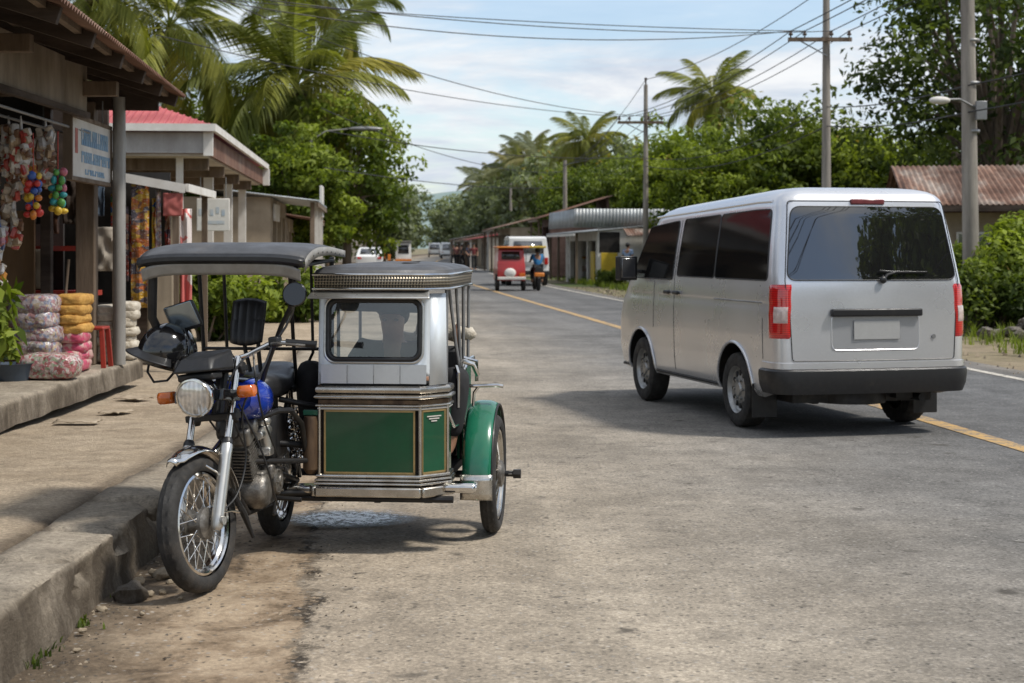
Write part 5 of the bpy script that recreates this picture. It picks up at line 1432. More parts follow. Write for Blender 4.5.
# right side trees: two base trees, then copies with their own labels
tA = make_tree('leafy_tree', 'broad light green tree right behind the blue-roofed roadside shop', 'tree', (8.6, 79, 0), 20, 6.6, 3.0, 1.8, 20000, .27, 'bright', nl=36)
tB = make_tree('leafy_tree', 'green tree behind the van, left of the tall power pole', 'tree', (10.5, 62, 0), 23, 6.3, 3.2, 1.8, 20000, .27, 'mid', nl=36)
for (src, x, y, s, rz, lab) in [(tA, 7.6, 60.5, .74, 1, 'leafy tree with yellow-green clumps between the blue-roofed shop and the power pole'), (tA, 13.6, 60, .82, 2.2, 'yellow-green leafy tree just right of the tall power pole'), (tB, 16.5, 62, .8, 3.1, 'mid-green tree above the rusty house roof, left of the large dark tree'),
                                (tB, 4.6, 92, .9, 4, 'green tree behind the roadside shops, left of the broad light green tree'), (tA, 15.5, 76, .95, 5, 'light green tree at the back, under the lone high palm'), (tB, 10.0, 80, 1.0, 2, 'green tree at the back, between the lone palm and the power pole'), (tA, 20, 60, .9, 0.4, 'light green tree seen past the large dark tree at the right')]:
    dup(src, (x, y, 0), rz, lab, s)
make_tree('large_tree', 'large dark spreading tree at the right edge behind the rusty-roofed house', 'tree', (14.6, 47, 0), 31, 11.5, 4.5, 3.8, 17000, .24, 'dark', nl=46, trunk_r=.3)
make_tree('large_tree', 'big dark tree behind the large spreading one, at the far right', 'tree', (20.5, 60, 0), 33, 11, 4.2, 3.5, 9000, .30, 'dark', nl=34, trunk_r=.3)
# row of trees along the road into the distance
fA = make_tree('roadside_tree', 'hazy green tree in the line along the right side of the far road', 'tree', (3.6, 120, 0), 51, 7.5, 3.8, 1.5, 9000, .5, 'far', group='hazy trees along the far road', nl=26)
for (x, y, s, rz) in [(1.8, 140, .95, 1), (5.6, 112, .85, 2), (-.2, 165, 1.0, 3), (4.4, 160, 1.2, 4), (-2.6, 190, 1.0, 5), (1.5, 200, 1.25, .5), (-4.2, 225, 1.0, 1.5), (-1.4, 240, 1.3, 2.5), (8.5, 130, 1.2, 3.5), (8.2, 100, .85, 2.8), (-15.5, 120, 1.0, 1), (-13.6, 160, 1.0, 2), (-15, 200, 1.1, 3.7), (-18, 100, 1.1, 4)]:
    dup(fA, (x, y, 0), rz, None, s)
for k, (x, y, h) in enumerate([(-9.5, 260, 5), (-4.5, 280, 8)]):
    dup(fA, (x, y, 0), k, None, 1.1)
# trees behind the camera, which the van and the chrome mirror
for (x, y, s, lab) in [(13.0, -5, .82, 'tree standing behind the viewer on the right'), (19.0, 1.0, 1.55, 'taller tree standing beside the viewer on the right'), (-2.5, -34, .85, 'tree standing behind the viewer on the left'), (27, -6, 1.6, 'tall tree standing behind the viewer at the far right')]:
    dup(tB, (x, y, 0), s * 4, lab, s)
# hazy hill
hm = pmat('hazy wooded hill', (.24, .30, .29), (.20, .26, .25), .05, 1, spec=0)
m = MB()
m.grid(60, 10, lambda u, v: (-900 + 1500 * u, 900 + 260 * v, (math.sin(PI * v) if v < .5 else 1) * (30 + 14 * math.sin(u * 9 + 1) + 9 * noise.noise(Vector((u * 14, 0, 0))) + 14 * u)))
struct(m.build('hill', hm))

# bushes
def bush(name, label, cat, loc, seed, r, h, n, leaf, mat, group=None, sx=1, sy=1):
    t = thing(name, label, cat, loc, 0, group)
    rng = np.random.default_rng(seed); rnd = random.Random(seed)
    m = MB(); Cs = []; Ns = []; Ts = []
    for i in range(22):
        a = rnd.uniform(0, 2 * PI); q = rnd.uniform(0, 1) ** .5
        c = np.array([math.cos(a) * r * q * sx, math.sin(a) * r * q * sy, h * rnd.uniform(.2, 1) * (1 - .35 * q)])
        m.tube([(c[0] * .3, c[1] * .3, 0), (c[0] * .7, c[1] * .7, c[2] * .6), tuple(c)], [.02, .014, .006], 6)
        k = n // 22; d = rng.normal(0, 1, (k, 3)); d /= np.linalg.norm(d, axis=1)[:, None]
        lr = r * rnd.uniform(.22, .42)
        p = c + d * (lr * rng.uniform(.2, 1.1, k) ** .6)[:, None]; p[:, 2] = np.abs(p[:, 2])
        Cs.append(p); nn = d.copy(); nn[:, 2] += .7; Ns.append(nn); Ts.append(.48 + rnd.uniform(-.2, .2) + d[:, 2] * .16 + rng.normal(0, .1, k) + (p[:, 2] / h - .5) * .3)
    m.build('stem', MT['bark'], t)
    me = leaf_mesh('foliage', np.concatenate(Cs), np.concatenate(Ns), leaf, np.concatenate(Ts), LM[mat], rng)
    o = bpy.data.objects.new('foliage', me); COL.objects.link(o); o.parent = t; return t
bush('roadside_bush', 'tall yellow-green bush in front of the rusty-roofed house and concrete pole', 'bush', (9.5, 30.5, 0), 3, 1.35, 2.2, 9000, .15, 'bright', sx=1.0)
bush('roadside_bush', 'dark green bush at the right picture edge behind the rubble', 'bush', (10.0, 28.4, 0), 4, 1.15, 1.35, 9000, .12, 'dark')
bush('roadside_bush', 'dark bush just right of the van tail, under the yellow-green one', 'bush', (8.6, 29.0, 0), 6, 1.0, 1.3, 6000, .12, 'mid')
bush('roadside_bush', 'leafy bush standing behind the motorcycle canopy on the pavement', 'bush', (-4.75, 24.5, .1), 7, .95, 1.25, 7000, .15, 'bright')
bush('roadside_bush', 'dark green bush beside the canopy post, under the striped banner', 'bush', (-5.15, 22.6, .1), 9, .6, 1.0, 4000, .12, 'mid')
bush('roadside_bush', 'low green shrub right of the motorcycle mirror by the pavement', 'bush', (-4.2, 31, .1), 10, .8, 1.1, 5000, .14, 'bright')
bush('roadside_bush', 'small shrub at the foot of the blue-roofed shop', 'bush', (3.9, 62, 0), 13, .6, .7, 2500, .13, 'mid')
for k, (x, y, s) in enumerate([(11.6, 36, 1.1), (7.9, 40, .8), (6.8, 47, .9)]):
    bush('roadside_bush', ['green bush before the house door at the right edge', 'bush by the far roadside, hidden low behind the van', 'bush on the verge left of the van mirror'][k], 'bush', (x, y, 0), 20 + k, s, s * 1.3, 4000, .15, 'mid')
# potted leafy plant at the left edge of the store
def shop_plant():
    t = thing('potted_plant', 'leafy green plant in a dark pot at the left edge before the sacks', 'plant', (-4.13, 12.3, .395))
    m = MB(); m.lathe([(0, .0), (0, .13), (.05, .15), (.26, .19), (.28, .20), (.28, .18), (.24, .17), (.24, 0)], (0, 0, 0), (0, 0, 1), 24); m.build('pot', MT['blackmetal'], t)
    rng = np.random.default_rng(5); n = 420
    a = rng.uniform(0, 2 * PI, n); q = rng.uniform(0, 1, n) ** .5
    z = .25 + rng.uniform(0, .62, n); C = np.stack([np.cos(a) * q * .34, np.sin(a) * q * .34, z], 1)
    N = np.stack([np.cos(a), np.sin(a), np.ones(n) * .5], 1)
    me = leaf_mesh('foliage', C, N, .17, .55 + rng.normal(0, .15, n), LM['bright'], rng, .33)
    o = bpy.data.objects.new('foliage', me); COL.objects.link(o); o.parent = t
    m = MB()
    for k in range(9): m.tube([(0, 0, .2), (.1 * math.cos(k), .1 * math.sin(k), .5), (.26 * math.cos(k), .26 * math.sin(k), .8)], [.008, .006, .003], 6)
    m.build('stem', MT['bark'], t)
shop_plant()
# weeds and grass tufts on the verge and along the kerb
rng = np.random.default_rng(77)
def grass(name, pts, hgt, mat, label):
    vs = []; fs = []; ti = []
    for (x, y, z) in pts:
        k = int(rng.integers(7, 16)); tn = rng.uniform(.3, .75)
        for i in range(k):
            a = rng.uniform(0, 2 * PI); l = hgt * rng.uniform(.5, 1.3); lean = rng.uniform(.2, .8) * l; w = .006 + .008 * hgt
            b = np.array([x + rng.normal(0, .03 + .1 * hgt), y + rng.normal(0, .03 + .1 * hgt), z]); d = np.array([math.cos(a), math.sin(a), 0]); s = np.array([-d[1], d[0], 0]) * w
            o = len(vs); m1 = b + d * lean * .35 + np.array([0, 0, l * .6]); tp = b + d * lean + np.array([0, 0, l])
            vs += [tuple(b - s), tuple(b + s), tuple(m1 + s * .7), tuple(m1 - s * .7), tuple(tp)]; fs += [(o, o + 1, o + 2, o + 3), (o + 3, o + 2, o + 4)]; ti += [tn + rng.uniform(-.15, .15)] * 5
    me = bpy.data.meshes.new(name); me.from_pydata(vs, [], fs); me.materials.append(LM[mat]); me.attributes.new('tint', 'FLOAT', 'POINT').data.foreach_set('value', ti)
    o = bpy.data.objects.new(name, me); COL.objects.link(o); tag(o, label, 'grass'); o['kind'] = 'stuff'
grass('verge_grass', [(cx(y) + 4.3 + abs(rng.normal(0, 1.6)), y, .0) for y in rng.uniform(16, 75, 700)], .22, 'bright', 'scattered grass growing on the dusty right verge')
grass('kerb_weeds', [(kx(y) + rng.uniform(-.01, .10), y, .0) for y in (5.9, 5.95, 6.05, 6.2, 6.5, 6.55, 7.0, 8.3, 8.4)], .035, 'mid', 'tiny weeds sprouting along the foot of the kerb')
# ------------------------------------------------------------------ power poles and cables
MT['ceramic'] = pmat('brown insulator', (.10, .075, .06), (.07, .05, .04), 8, .3)
def pole(label, x, y, h, r, arm=None, lean=0, lamp=False, wires=True):
    t = thing('power_pole', label, 'power pole', (x, y, 0))
    m = MB(); m.tube([(0, 0, -.1), (lean * .5, 0, h * .5), (lean, 0, h)], [r * 1.2, r, r * .75], 14); m.build('pole', MT['polecon'], t)
    tops = []
    if arm:
        az, w = arm; xx = lean * az / h
        m = MB(); m.bx(xx - w * .62, xx + w * .38, -.10 - r, -r, az - .05, az + .05); m.build('crossarm', MT['wood'], t)
        m = MB(); m.bar((xx - w * .42, -r - .06, az - .05), (xx, -r, az - .42), .03, .03); m.build('arm_brace', MT['steel'], t)
        for k in (-.58, -.36, .06, .34):
            m = MB(); m.lathe([(0, .02), (.05, .02), (.06, .055), (.10, .06), (.12, .035), (.16, .04), (.19, .02), (.19, 0)], (xx + w * k, -r - .05, az + .05), (0, 0, 1), 12); m.build('insulator', MT['ceramic'], t)
            tops.append(Vector((x + xx + w * k, y - r - .05, az + .22)))
        m = MB(); m.lathe([(0, .03), (.15, .03), (.2, .06), (.26, .05), (.28, 0)], (lean, 0, h), (0, 0, 1), 12); m.build('insulator', MT['ceramic'], t)
        tops.append(Vector((x + lean, y, h + .2)))
    if lamp:
        m = MB(); m.tube([(0, -r, 4.15), (-.3, -.25, 4.28), (-.58, -.4, 4.26)], .022, 8); a = m.build('lamp_arm', MT['steel'], t)
        m = MB(); m.sph((-.72, -.45, 4.24), (.20, .10, .075), 16, 10); m.build('street_lamp', MT['whitepaint'], a)
        m = MB(); m.bx(.02, .22, -r - .1, -r, 3.9, 4.25); m.build('junction_box', MT['steel'], t, bevel=.01)
        for z in (3.7, 4.15, 4.6, 5.4):
            m = MB(); m.lathe([(-.03, r * 1.06), (.03, r * 1.06)], (0, 0, z), (0, 0, 1), 18); m.build('band', MT['steel'], t, solid=.01)
    return t, tops
_, TP0 = pole('thick weathered concrete power pole with a small lamp, right of the van', 8.62, 30, 9.5, .135, lean=-.12, lamp=True)
_, TP1 = pole('tall power pole with a wooden crossarm and insulators above the trees', 8.25, 42, 8.15, .115, (6.95, 1.66))
_, TP2 = pole('smaller power pole with crossarm left of the lone high palm', 5.1, 61, 7.7, .10, (6.25, 1.75))
_, TP3 = pole('plain pole without crossarm standing beside the roadside shops', 2.75, 83, 6.0, .12)
_, TP4 = pole('distant thin pole among the hazy palms', -.1, 128, 6.6, .12)
# lamp on a long arm at the left side
t = thing('street_lamp', 'dark street lamp head on a long arm reaching out of the left trees', 'street lamp', (-6.9, 55, .08))
m = MB(); m.tube([(0, 0, 0), (0, 0, 5.2)], [.09, .06], 12); m.build('pole', MT['galvpole'], t)
m = MB(); m.tube([(0, 0, 5.1), (.5, 0, 5.42), (1.3, 0, 5.5)], .025, 8); m.build('arm', MT['galvpole'], t)
m = MB(); m.sph((1.85, 0, 5.5), (.62, .15, .085), 16, 10); m.build('lamp_head', MT['steel'], t)
CB = 'thin black overhead cables'
def cable(a, b, sag, r=.014, label=None):
    a = Vector(a); b = Vector(b); n = 28; pts = []
    for i in range(n + 1):
        f = i / n; p = a.lerp(b, f); p.z -= sag * 4 * f * (1 - f); pts.append(p)
    m = MB(); m.tube(pts, r, 6); o = m.build('overhead_cable', MT['cable'])
    tag(o, label or 'black overhead cable strung along the right line of power poles', 'cable', None if label else 'cables along the right power poles')
for i in range(5):
    if i < 5: cable(TP1[i], TP2[i], .35, .012)
    end = TP2[i]; cable(end, (2.6 + i * .12, 83, 5.7 + .05 * i), .4, .012)
    cable(TP1[i], (10.2 + .32 * i, -4, 8.4 + .1 * (i % 3)), .5, .013)
for k, z in enumerate((4.05, 4.55)):
    cable((8.5, 30, z), (13.5, 2, z + .9), .25, .014, ['low black cable running from the lamp on the concrete pole to the right edge', 'upper cable from the thick concrete pole to the right edge'][k])
    cable((8.5, 30, z), (8.25, 42, 4.7 + k * .5), .12, .014, ['lower black cable between the concrete pole and the crossarm pole', 'upper black cable between the concrete pole and the crossarm pole'][k])
    cable((8.25, 42, 4.7 + k * .5), (5.1, 61, 4.6 + k * .3), .5, .014, ['lower black cable sagging over the trees to the smaller pole', 'upper black cable sagging over the trees to the smaller pole'][k])
cable((-9, 34, 7.35), TP1[0], .7, .013, 'cable crossing the sky from the largest palm to the crossarm, sagging most')
cable((-8, 38, 7.5), TP1[1], .15, .012, 'upper nearly straight cable crossing the sky above the road')
cable((-10, 30, 7.0), TP1[2], .5, .012, 'highest thin cable crossing the sky to the crossarm pole')
cable((-9, 32, 7.9), TP2[3], .9, .012, 'long slack cable crossing the sky down to the smaller crossarm pole')
cable((-8, 36, 6.3), TP2[1], .35, .012, 'cable crossing above the road from the left palms to the smaller pole')
cable((-5, 44, 4.7), (5.1, 61, 4.95), .3, .014, 'low cable crossing the road from the dark street lamp')
cable((-5.4, 46, 3.8), (2.75, 83, 4.6), .25, .015, 'lowest cable crossing the road under the street lamp one')
cable((-5.6, 47, 5.6), (2.75, 83, 5.4), .6, .013, 'slack cable sagging above the far road')
ORD = ['topmost', 'second', 'third', 'fourth', 'fifth', 'sixth', 'seventh', 'eighth', 'lowest']
def corr(m, p00, p10, p01, pitch=.09, amp=.016, mi=0, nv=6):
    """corrugated sheet: p00-p10 is the edge across the waves, p00-p01 runs down the waves"""
    p00, p10, p01 = Vector(p00), Vector(p10), Vector(p01); a = p10 - p00; b = p01 - p00; nrm = a.cross(b).normalized()
    if nrm.z < 0: nrm = -nrm
    n = max(4, int(a.length / pitch * 4))
    m.grid(n, nv, lambda u, v: p00 + a * u + b * v + nrm * (amp * math.sin(u * a.length / pitch * 2 * PI)) , mi)
# ------------------------------------------------------------------ nearest store on the left
ST = thing('general_store', 'dark wooden roadside store with rusty corrugated roof and goods hung in front', 'store', (-5, 13, .395))
ST_O = Vector((-5, 13, .395))
def sp(name, m, mat, par=ST, **kw):
    m.xf(Matrix.Translation(-ST_O)); return m.build(name, mat, par, **kw)
def ex(y): return -3.26 - .086 * (y - 15.7)   # eave line
m = MB(); 
a, b = (ex(8.2) + .05, 8.2, 3.02), (ex(15.75) + .05, 15.75, 3.02)
corr(m, a, b, (a[0] - 3.6, a[1], 4.15), .085, .018, nv=10)
rf = sp('roof', m, MT['rust'], solid=.004)
m = MB()
for y in (8.6, 9.8, 11.0, 12.25, 13.4, 14.5, 15.6): m.bar((ex(y) - .02, y, 2.96), (ex(y) - 3.4, y, 4.02), .06, .11)
sp('rafters', m, MT['darkwood'], rf, bevel=.004)
m = MB()
for k in range(5): m.bar((ex(8.2) - .12 - k * .7, 8.2, 3.03 + k * .22), (ex(15.72) - .12 - k * .7, 15.72, 3.03 + k * .22), .05, .05)
sp('purlins', m, MT['wood'], rf)
m = MB(); m.bar((-3.45, 15.62, 3.01), (-6.8, 15.62, 3.05), .05, .28); sp('end_fascia', m, MT['darkwood'], rf)
m = MB(); m.bx(-4.6, -3.42, 11.35, 11.45, 2.93, 3.06); sp('beam', m, MT['wood'], bevel=.006)
m = MB(); m.bx(-4.6, -3.45, 13.95, 14.05, 2.86, 2.99); sp('beam', m, MT['wood'], bevel=.006)
m = MB(); m.bar((-3.70, 9.2, 2.93), (-3.76, 14.1, 2.93), .03, .42); sp('fascia_panel', m, MT['plywood'], bevel=.004)
m = MB(); m.bar((-3.69, 9.2, 2.70), (-3.75, 14.12, 2.70), .06, .05); sp('panel_rail', m, MT['darkwood'])
m = MB(); m.bx(-6.7, -6.62, 8, 17, .39, 4.1); m.bx(-6.62, -5.0, 17.0, 17.08, .39, 3.3); m.bx(-5.2, -4.3, 17.02, 17.08, 2.2, 3.0); sp('wall', m, MT['darkwood'])
m = MB(); m.bx(-5.45, -4.75, 15.9, 15.95, .395, 1.9); sp('partition', m, MT['brownply'])
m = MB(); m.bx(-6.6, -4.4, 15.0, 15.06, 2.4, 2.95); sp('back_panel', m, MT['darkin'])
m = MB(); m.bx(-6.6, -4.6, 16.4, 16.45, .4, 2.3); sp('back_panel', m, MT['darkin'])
m = MB(); m.bx(-4.235, -4.055, 15.52, 15.68, .395, 2.95); sp('wooden_post', m, MT['wood'], bevel=.008)
m = MB(); m.bx(-4.60, -4.50, 15.6, 15.7, .395, 2.9); sp('wooden_post', m, MT['darkwood'], bevel=.006)
m = MB(); m.tube([(-3.83, 15.6, .395), (-3.83, 15.6, 3.0)], .062, 18); sp('steel_post', m, MT['galvpole'])
m = MB(); m.tube([(-4.02, 9.5, 2.60), (-4.02, 14.6, 2.56)], .012, 8); m.tube([(-3.80, 9.5, 2.62), (-3.86, 14.6, 2.58)], .012, 8); sp('hanging_rod', m, MT['steel'])
m = MB(); m.bx(-5.0, -4.2, 16.1, 16.4, 1.05, 1.10); m.bx(-5.0, -4.2, 16.1, 16.4, 1.5, 1.55); m.bx(-5.0, -4.95, 16.1, 16.4, .4, 1.6); sp('shelf', m, MT['redplastic'])
m = MB(); m.tube([(-4.33, 15.3, .40), (-4.28, 15.45, 1.42)], .014, 8); o = m.build('broom_stick', MT['wood']); tag(o, 'thin wooden stick leaning against the timber post of the store', 'stick')
# hung sign: white board with faded blue letter blocks and a red stripe
sg = thing('shop_sign', 'white hanging sign board with faded blue lettering and red mark under the store eave', 'sign', (-3.90, 14.75, 2.42), R(2.6))
m = MB(); m.bx(-.03, .03, -.82, .82, -.26, .26); m.build('board', MT['whitepaint'], sg, bevel=.004)
m = MB()
for z in (-.275, .275): m.bx(-.04, .04, -.85, .85, z - .018, z + .018)
for y in (-.835, .835): m.bx(-.04, .04, y - .018, y + .018, -.29, .29)
m.build('frame', MT['wood'], sg)
sgb = pmat('faded blue sign paint', (.12, .25, .42), (.30, .42, .52), 9, .7)
m = MB(); rs = random.Random(3)
for (z, h, y0, y1) in ((.11, .15, -.45, .70), (-.07, .10, -.45, .70), (-.20, .05, -.30, .55)):
    y = y0
    while y < y1:
        w = rs.uniform(.06, .10); k = rs.randint(0, 3)
        m.bx(.031, .034, y, y + w * .42, z - h / 2, z + h / 2)
        if k != 1: m.bx(.031, .034, y + w * .42, y + w * .92, z + h / 2 - h * .34, z + h / 2)
        if k != 2: m.bx(.031, .034, y + w * .42, y + w * .92, z - h / 2, z - h / 2 + h * .34)
        if k in (0, 3): m.bx(.031, .034, y + w * .6, y + w * .85, z - h * .2, z + h * .2)
        y += w + .012
m.build('lettering', sgb, sg)
m = MB(); m.bx(.031, .034, -.70, -.60, -.05, .17); m.build('red_mark', pmat('faded red sign paint', (.45, .14, .11), None, 9, .7), sg)
m = MB()
for y in (-.6, .6): m.tube([(0, y, .29), (0, y, .52)], .006, 6)
m.build('hanger_wire', MT['steel'], sg)
# poster, hung cloths
def flat(name, label, cat, c, w, h, mat, rx=0, wav=.02, seed=1):
    m = MB(); m.grid(10, 14, lambda u, v: ((u - .5) * w, wav * noise.noise(Vector((u * 3, v * 3, seed))), (v - .5) * h))
    o = m.build(name, mat, solid=.006); o.location = c; o.rotation_euler = (0, 0, rx); return tag(o, label, cat)
flat('poster', 'pale torn poster on the back wall between the store posts', 'poster', (-4.72, 16.0, 1.32), .25, .40, MT['plasterb'], 0, .01)
flat('cardboard_sheet', 'pale cloth bag hung between the timber post and the steel post', 'bag', (-4.06, 15.95, 1.52), .24, .44, MT['plasterw'], 0, .06, 4)
flat('cardboard_sheet', 'grey board leaning low behind the white sacks', 'board', (-3.78, 17.2, .95), .28, .8, MT['plasterb'], 0, .01, 6)
for k, (x, z, w, h) in enumerate([(-4.80, 1.98, .16, .42), (-4.62, 1.85, .15, .35), (-4.43, 2.0, .14, .45), (-4.15, 2.05, .12, .4)]):
    flat('garment', ['dark shirt hung furthest left at the back of the store', 'second dark garment hung at the back of the store', 'dark hung cloth just left of the timber post', 'dark cloth hung above the pale cloth bag'][k], 'garment', (x, 16.05, z), w, h, [MT['blackcloth'], MT['brownvinyl'], MT['darkwood'], MT['blueplastic']][k], 0, .08, k)
# hanging packets
def bag_mesh(w, h, d, seed, lumps=.25):
    m = MB()
    def fn(v):
        k = 1 / max(abs(v.x) ** 2.6 + abs(v.z) ** 2.6, .3) ** .32
        return min(1.25, k) * (1 + lumps * noise.fractal(v * 2.4 + Vector((seed * 3.3, 0, 0)), 1, 2, 3))
    m.sph((0, 0, -h / 2), (w / 2, d / 2, h / 2 * .95), 20, 16, 0, fn)
    m.tube([(0, 0, .06), (.004, 0, 0), (0, 0, -h * .1)], [.006, .012, w * .2], 8)
    return m
def pkt(n, c): return pmat('packet ' + n, c, tuple(q * .55 for q in c), 30, .3)
PK = [pkt('tan', (.46, .34, .22)), pkt('cream', (.58, .50, .40)), pkt('brown', (.22, .12, .07)), pkt('red', (.48, .07, .05)), pkt('orange', (.62, .27, .05)), pkt('white', (.64, .61, .57)), pkt('blue', (.10, .16, .36)), pkt('green', (.14, .28, .09)), pkt('yellow', (.64, .46, .08)), pkt('pink', (.55, .24, .27))]
PSET = {'snack': [0, 1, 2, 0, 1, 3, 2, 5], 'mixpack': [5, 1, 9, 6, 5, 3, 1], 'orangestrip': [4, 8, 5, 4, 3, 1]}
def packets(w, h, seed, kind, n=46):
    rs = random.Random(seed); m = MB()
    for i in range(n):
        f = (i + .5) / n; z = -.04 - f * (h - .05); rad = w * .42 * math.sin(PI * min(1, .22 + f * .72)) ** .6
        a = rs.uniform(0, 2 * PI); q = rs.uniform(.55, 1) * rad; sx, sz = rs.uniform(.032, .055), rs.uniform(.04, .07)
        M3 = (Matrix.Rotation(a, 3, 'Z') @ Matrix.Rotation(rs.uniform(-.5, .5), 3, 'Y') @ Matrix.Rotation(rs.uniform(-.5, .5), 3, 'X'))
        k0 = len(m.v); mi = rs.choice(PSET[kind])
        m.sph((0, 0, 0), (sx * .75, sx * .35, sz * .75), 8, 6, mi, lambda v: 1 / max(abs(v.x), abs(v.z), .62))
        for j in range(k0, len(m.v)): m.v[j] = tuple(M3 @ Vector(m.v[j]) + Vector((math.cos(a) * q, math.sin(a) * q * .7, z)))
    m.tube([(0, 0, .06), (.004, 0, 0), (0, 0, -h * .9)], [.005, .010, .03], 8, 5)
    return m
bags = [(-4.20, 12.7, 2.52, .16, .42, 'snack', 'brown snack packet bag at the far left of the upper hung row'), (-4.06, 12.9, 2.54, .15, .44, 'snack', 'second snack bag from the left in the upper hung row'), (-3.93, 12.8, 2.53, .16, .40, 'snack', 'snack bag with a white label hanging above the bright toy strings'), (-3.85, 13.2, 2.54, .15, .42, 'snack', 'rightmost snack bag of the upper hung row, nearest the sign'),
        (-4.02, 12.9, 2.10, .17, .56, 'snack', 'long clear bag of small packets hanging below the upper row'), (-4.30, 13.0, 2.05, .15, .42, 'mixpack', 'pale bag with pink and blue print hanging at the left picture edge'), (-4.13, 12.8, 1.80, .17, .36, 'mixpack', 'packet bag in the lower hung column, the upper of two'), (-4.13, 12.8, 1.45, .15, .34, 'orangestrip', 'orange and white packet bag lowest in the hung column'), (-4.35, 12.9, 2.5, .16, .4, 'mixpack', 'pale snack bag behind the far left of the upper row')]
rb_ = random.Random(5)
for k in range(8):
    x, y = -4.52 + .055 * k + rb_.uniform(-.02, .02), 13.9 + (k % 3) * .35
    bags.append((x - .0, y, 2.50 - .02 * (k % 2), rb_.uniform(.10, .14), rb_.uniform(.34, .52), ['snack', 'mixpack', 'orangestrip', 'snack'][k % 4], None))
for (x, y, z, w, h, mt, lab) in bags:
    hid = lab is None; lab = lab or 'packet bag in the shaded back row under the store eave'
    o = packets(w, h, len(lab) + int(x * -50) + int(y * 31), mt).build('snack_bag', PK); o.location = (x, y, z); tag(o, lab, 'snack bag', 'packets hanging in the shaded back row' if hid else 'packets hanging in front of the store')
toyc = [pmat('toy ' + n, c, None, 6, .35) for n, c in (('red', (.6, .05, .04)), ('yellow', (.68, .45, .04)), ('blue', (.05, .12, .42)), ('green', (.12, .38, .08)), ('orange', (.68, .22, .03)), ('turquoise', (.05, .38, .42)), ('pink', (.6, .18, .24)))]
for k, (x, y, z, lab) in enumerate([(-3.86, 12.9, 2.16, 'left bunch of bright red, yellow and blue toy balls hanging by the sign'), (-3.76, 13.25, 2.20, 'right bunch of turquoise, green and yellow toy balls hanging by the sign')]):
    m = MB(); rs = random.Random(k + 4)
    for i in range(6):
        for j in range(4):
            a = j * PI / 2 + i; m.sph((.045 * math.cos(a), .045 * math.sin(a), -.04 - i * .062 + rs.uniform(-.012, .012)), (.034 * rs.uniform(.7, 1.2), .03, .034 * rs.uniform(.7, 1.2)), 10, 8, rs.choice([0, 1, 2, 4, 0] if k == 0 else [5, 3, 1, 5, 6]))
    m.tube([(0, 0, .3), (0, 0, -.38)], .004, 6, 0)
    o = m.build('toy_bunch', toyc); o.location = (x, y, z); tag(o, lab, 'toys')
# sacks
def sack(w, d, h, seed):
    m = MB()
    def fn(v):
        k = 1 / (abs(v.x) ** 5 + abs(v.y) ** 5 + abs(v.z) ** 5) ** (1 / 5)
        return k * (1 + .07 * noise.fractal(v * 2.1 + Vector((seed * 5.1, 1, 0)), 1, 2, 3) + .035 * noise.noise(v * 6.5 + Vector((seed, 2, 0)))) * (1 - .10 * abs(v.z) * abs(v.x))
    m.sph((0, 0, h / 2), (w / 2, d / 2, h / 2), 24, 14, 0, fn)
    return m
def stack(x, y, n, w, d, h, mat, nm, lab, cat, grp, z0=.397, jit=.02):
    z = z0
    for i in range(n):
        o = sack(w * rr(.90, 1.05), d, h * 1.34, i + x * 3).build(nm, MT[mat], sharp=60); o.scale = (1, 1, rr(.88, 1.12)); o.location = (x + rr(-jit, jit), y + rr(-jit, jit), z); o.rotation_euler = (0, 0, rr(-.12, .12)); z += h * .97
        lv = 'lowest' if i == 0 else ('topmost' if i == n - 1 else ['', 'second from the bottom', 'third from the bottom', 'fourth from the bottom', 'fifth from the bottom', 'sixth from the bottom', 'seventh from the bottom'][i])
        tag(o, lab % lv, cat, grp)
    return z
stack(-4.30, 14.55, 5, .42, .5, .135, 'mixpack', 'clear_sack', 'clear bag of mixed packets, %s of its stack by the plant', 'sack', 'stacked clear bags of packets')
stack(-4.02, 14.75, 4, .28, .42, .088, 'pinksack', 'pink_sack', 'pink wrapped bundle, %s of the pink ones under the ochre sacks', 'sack', 'stacked pink bundles')
stack(-4.04, 14.75, 4, .27, .42, .088, 'yellowsack', 'ochre_sack', 'ochre yellow sack, %s of the ochre ones on the pink bundles', 'sack', 'stacked ochre sacks', z0=.397 + 4 * .0855)
stack(-3.99, 15.85, 7, .27, .4, .082, 'ricesack', 'rice_sack', 'white rice sack, %s in the stack between timber and steel posts', 'sack', 'stacked white rice sacks')
stack(-3.92, 16.25, 7, .24, .3, .082, 'ricesack', 'rice_sack', 'white rice sack, %s in the stack right of the steel post', 'sack', 'stacked white rice sacks', z0=.397)
o = sack(.52, .34, .23, 33).build('clear_sack', MT['pinkpack'], sharp=60); o.location = (-4.00, 13.85, .397); tag(o, 'wide clear bag of pink packets lying on the floor before the stacks', 'sack')
m = MB(); m.lathe([(0, 0), (0, .13), (.02, .14), (.14, .175), (.15, .185), (.15, .165), (.03, .13), (.03, 0)], (0, 0, 0), (0, 0, 1), 28); o = m.build('basin', MT['blueplastic']); o.location = (-4.28, 13.7, .397); tag(o, 'blue-grey plastic basin on the floor below the leafy plant', 'basin')
t = thing('plastic_stool', 'red plastic stool standing at the foot of the timber post', 'stool', (-3.98, 15.2, .397))
m = MB(); m.bx(-.13, .13, -.13, .13, .36, .39); m.build('seat', MT['redplastic'], t, bevel=.01)
for sx in (-1, 1):
    for sy in (-1, 1):
        m = MB(); m.bar((sx * .135, sy * .135, 0), (sx * .11, sy * .11, .36), .045, .03); m.build('leg', MT['redplastic'], t, bevel=.004)

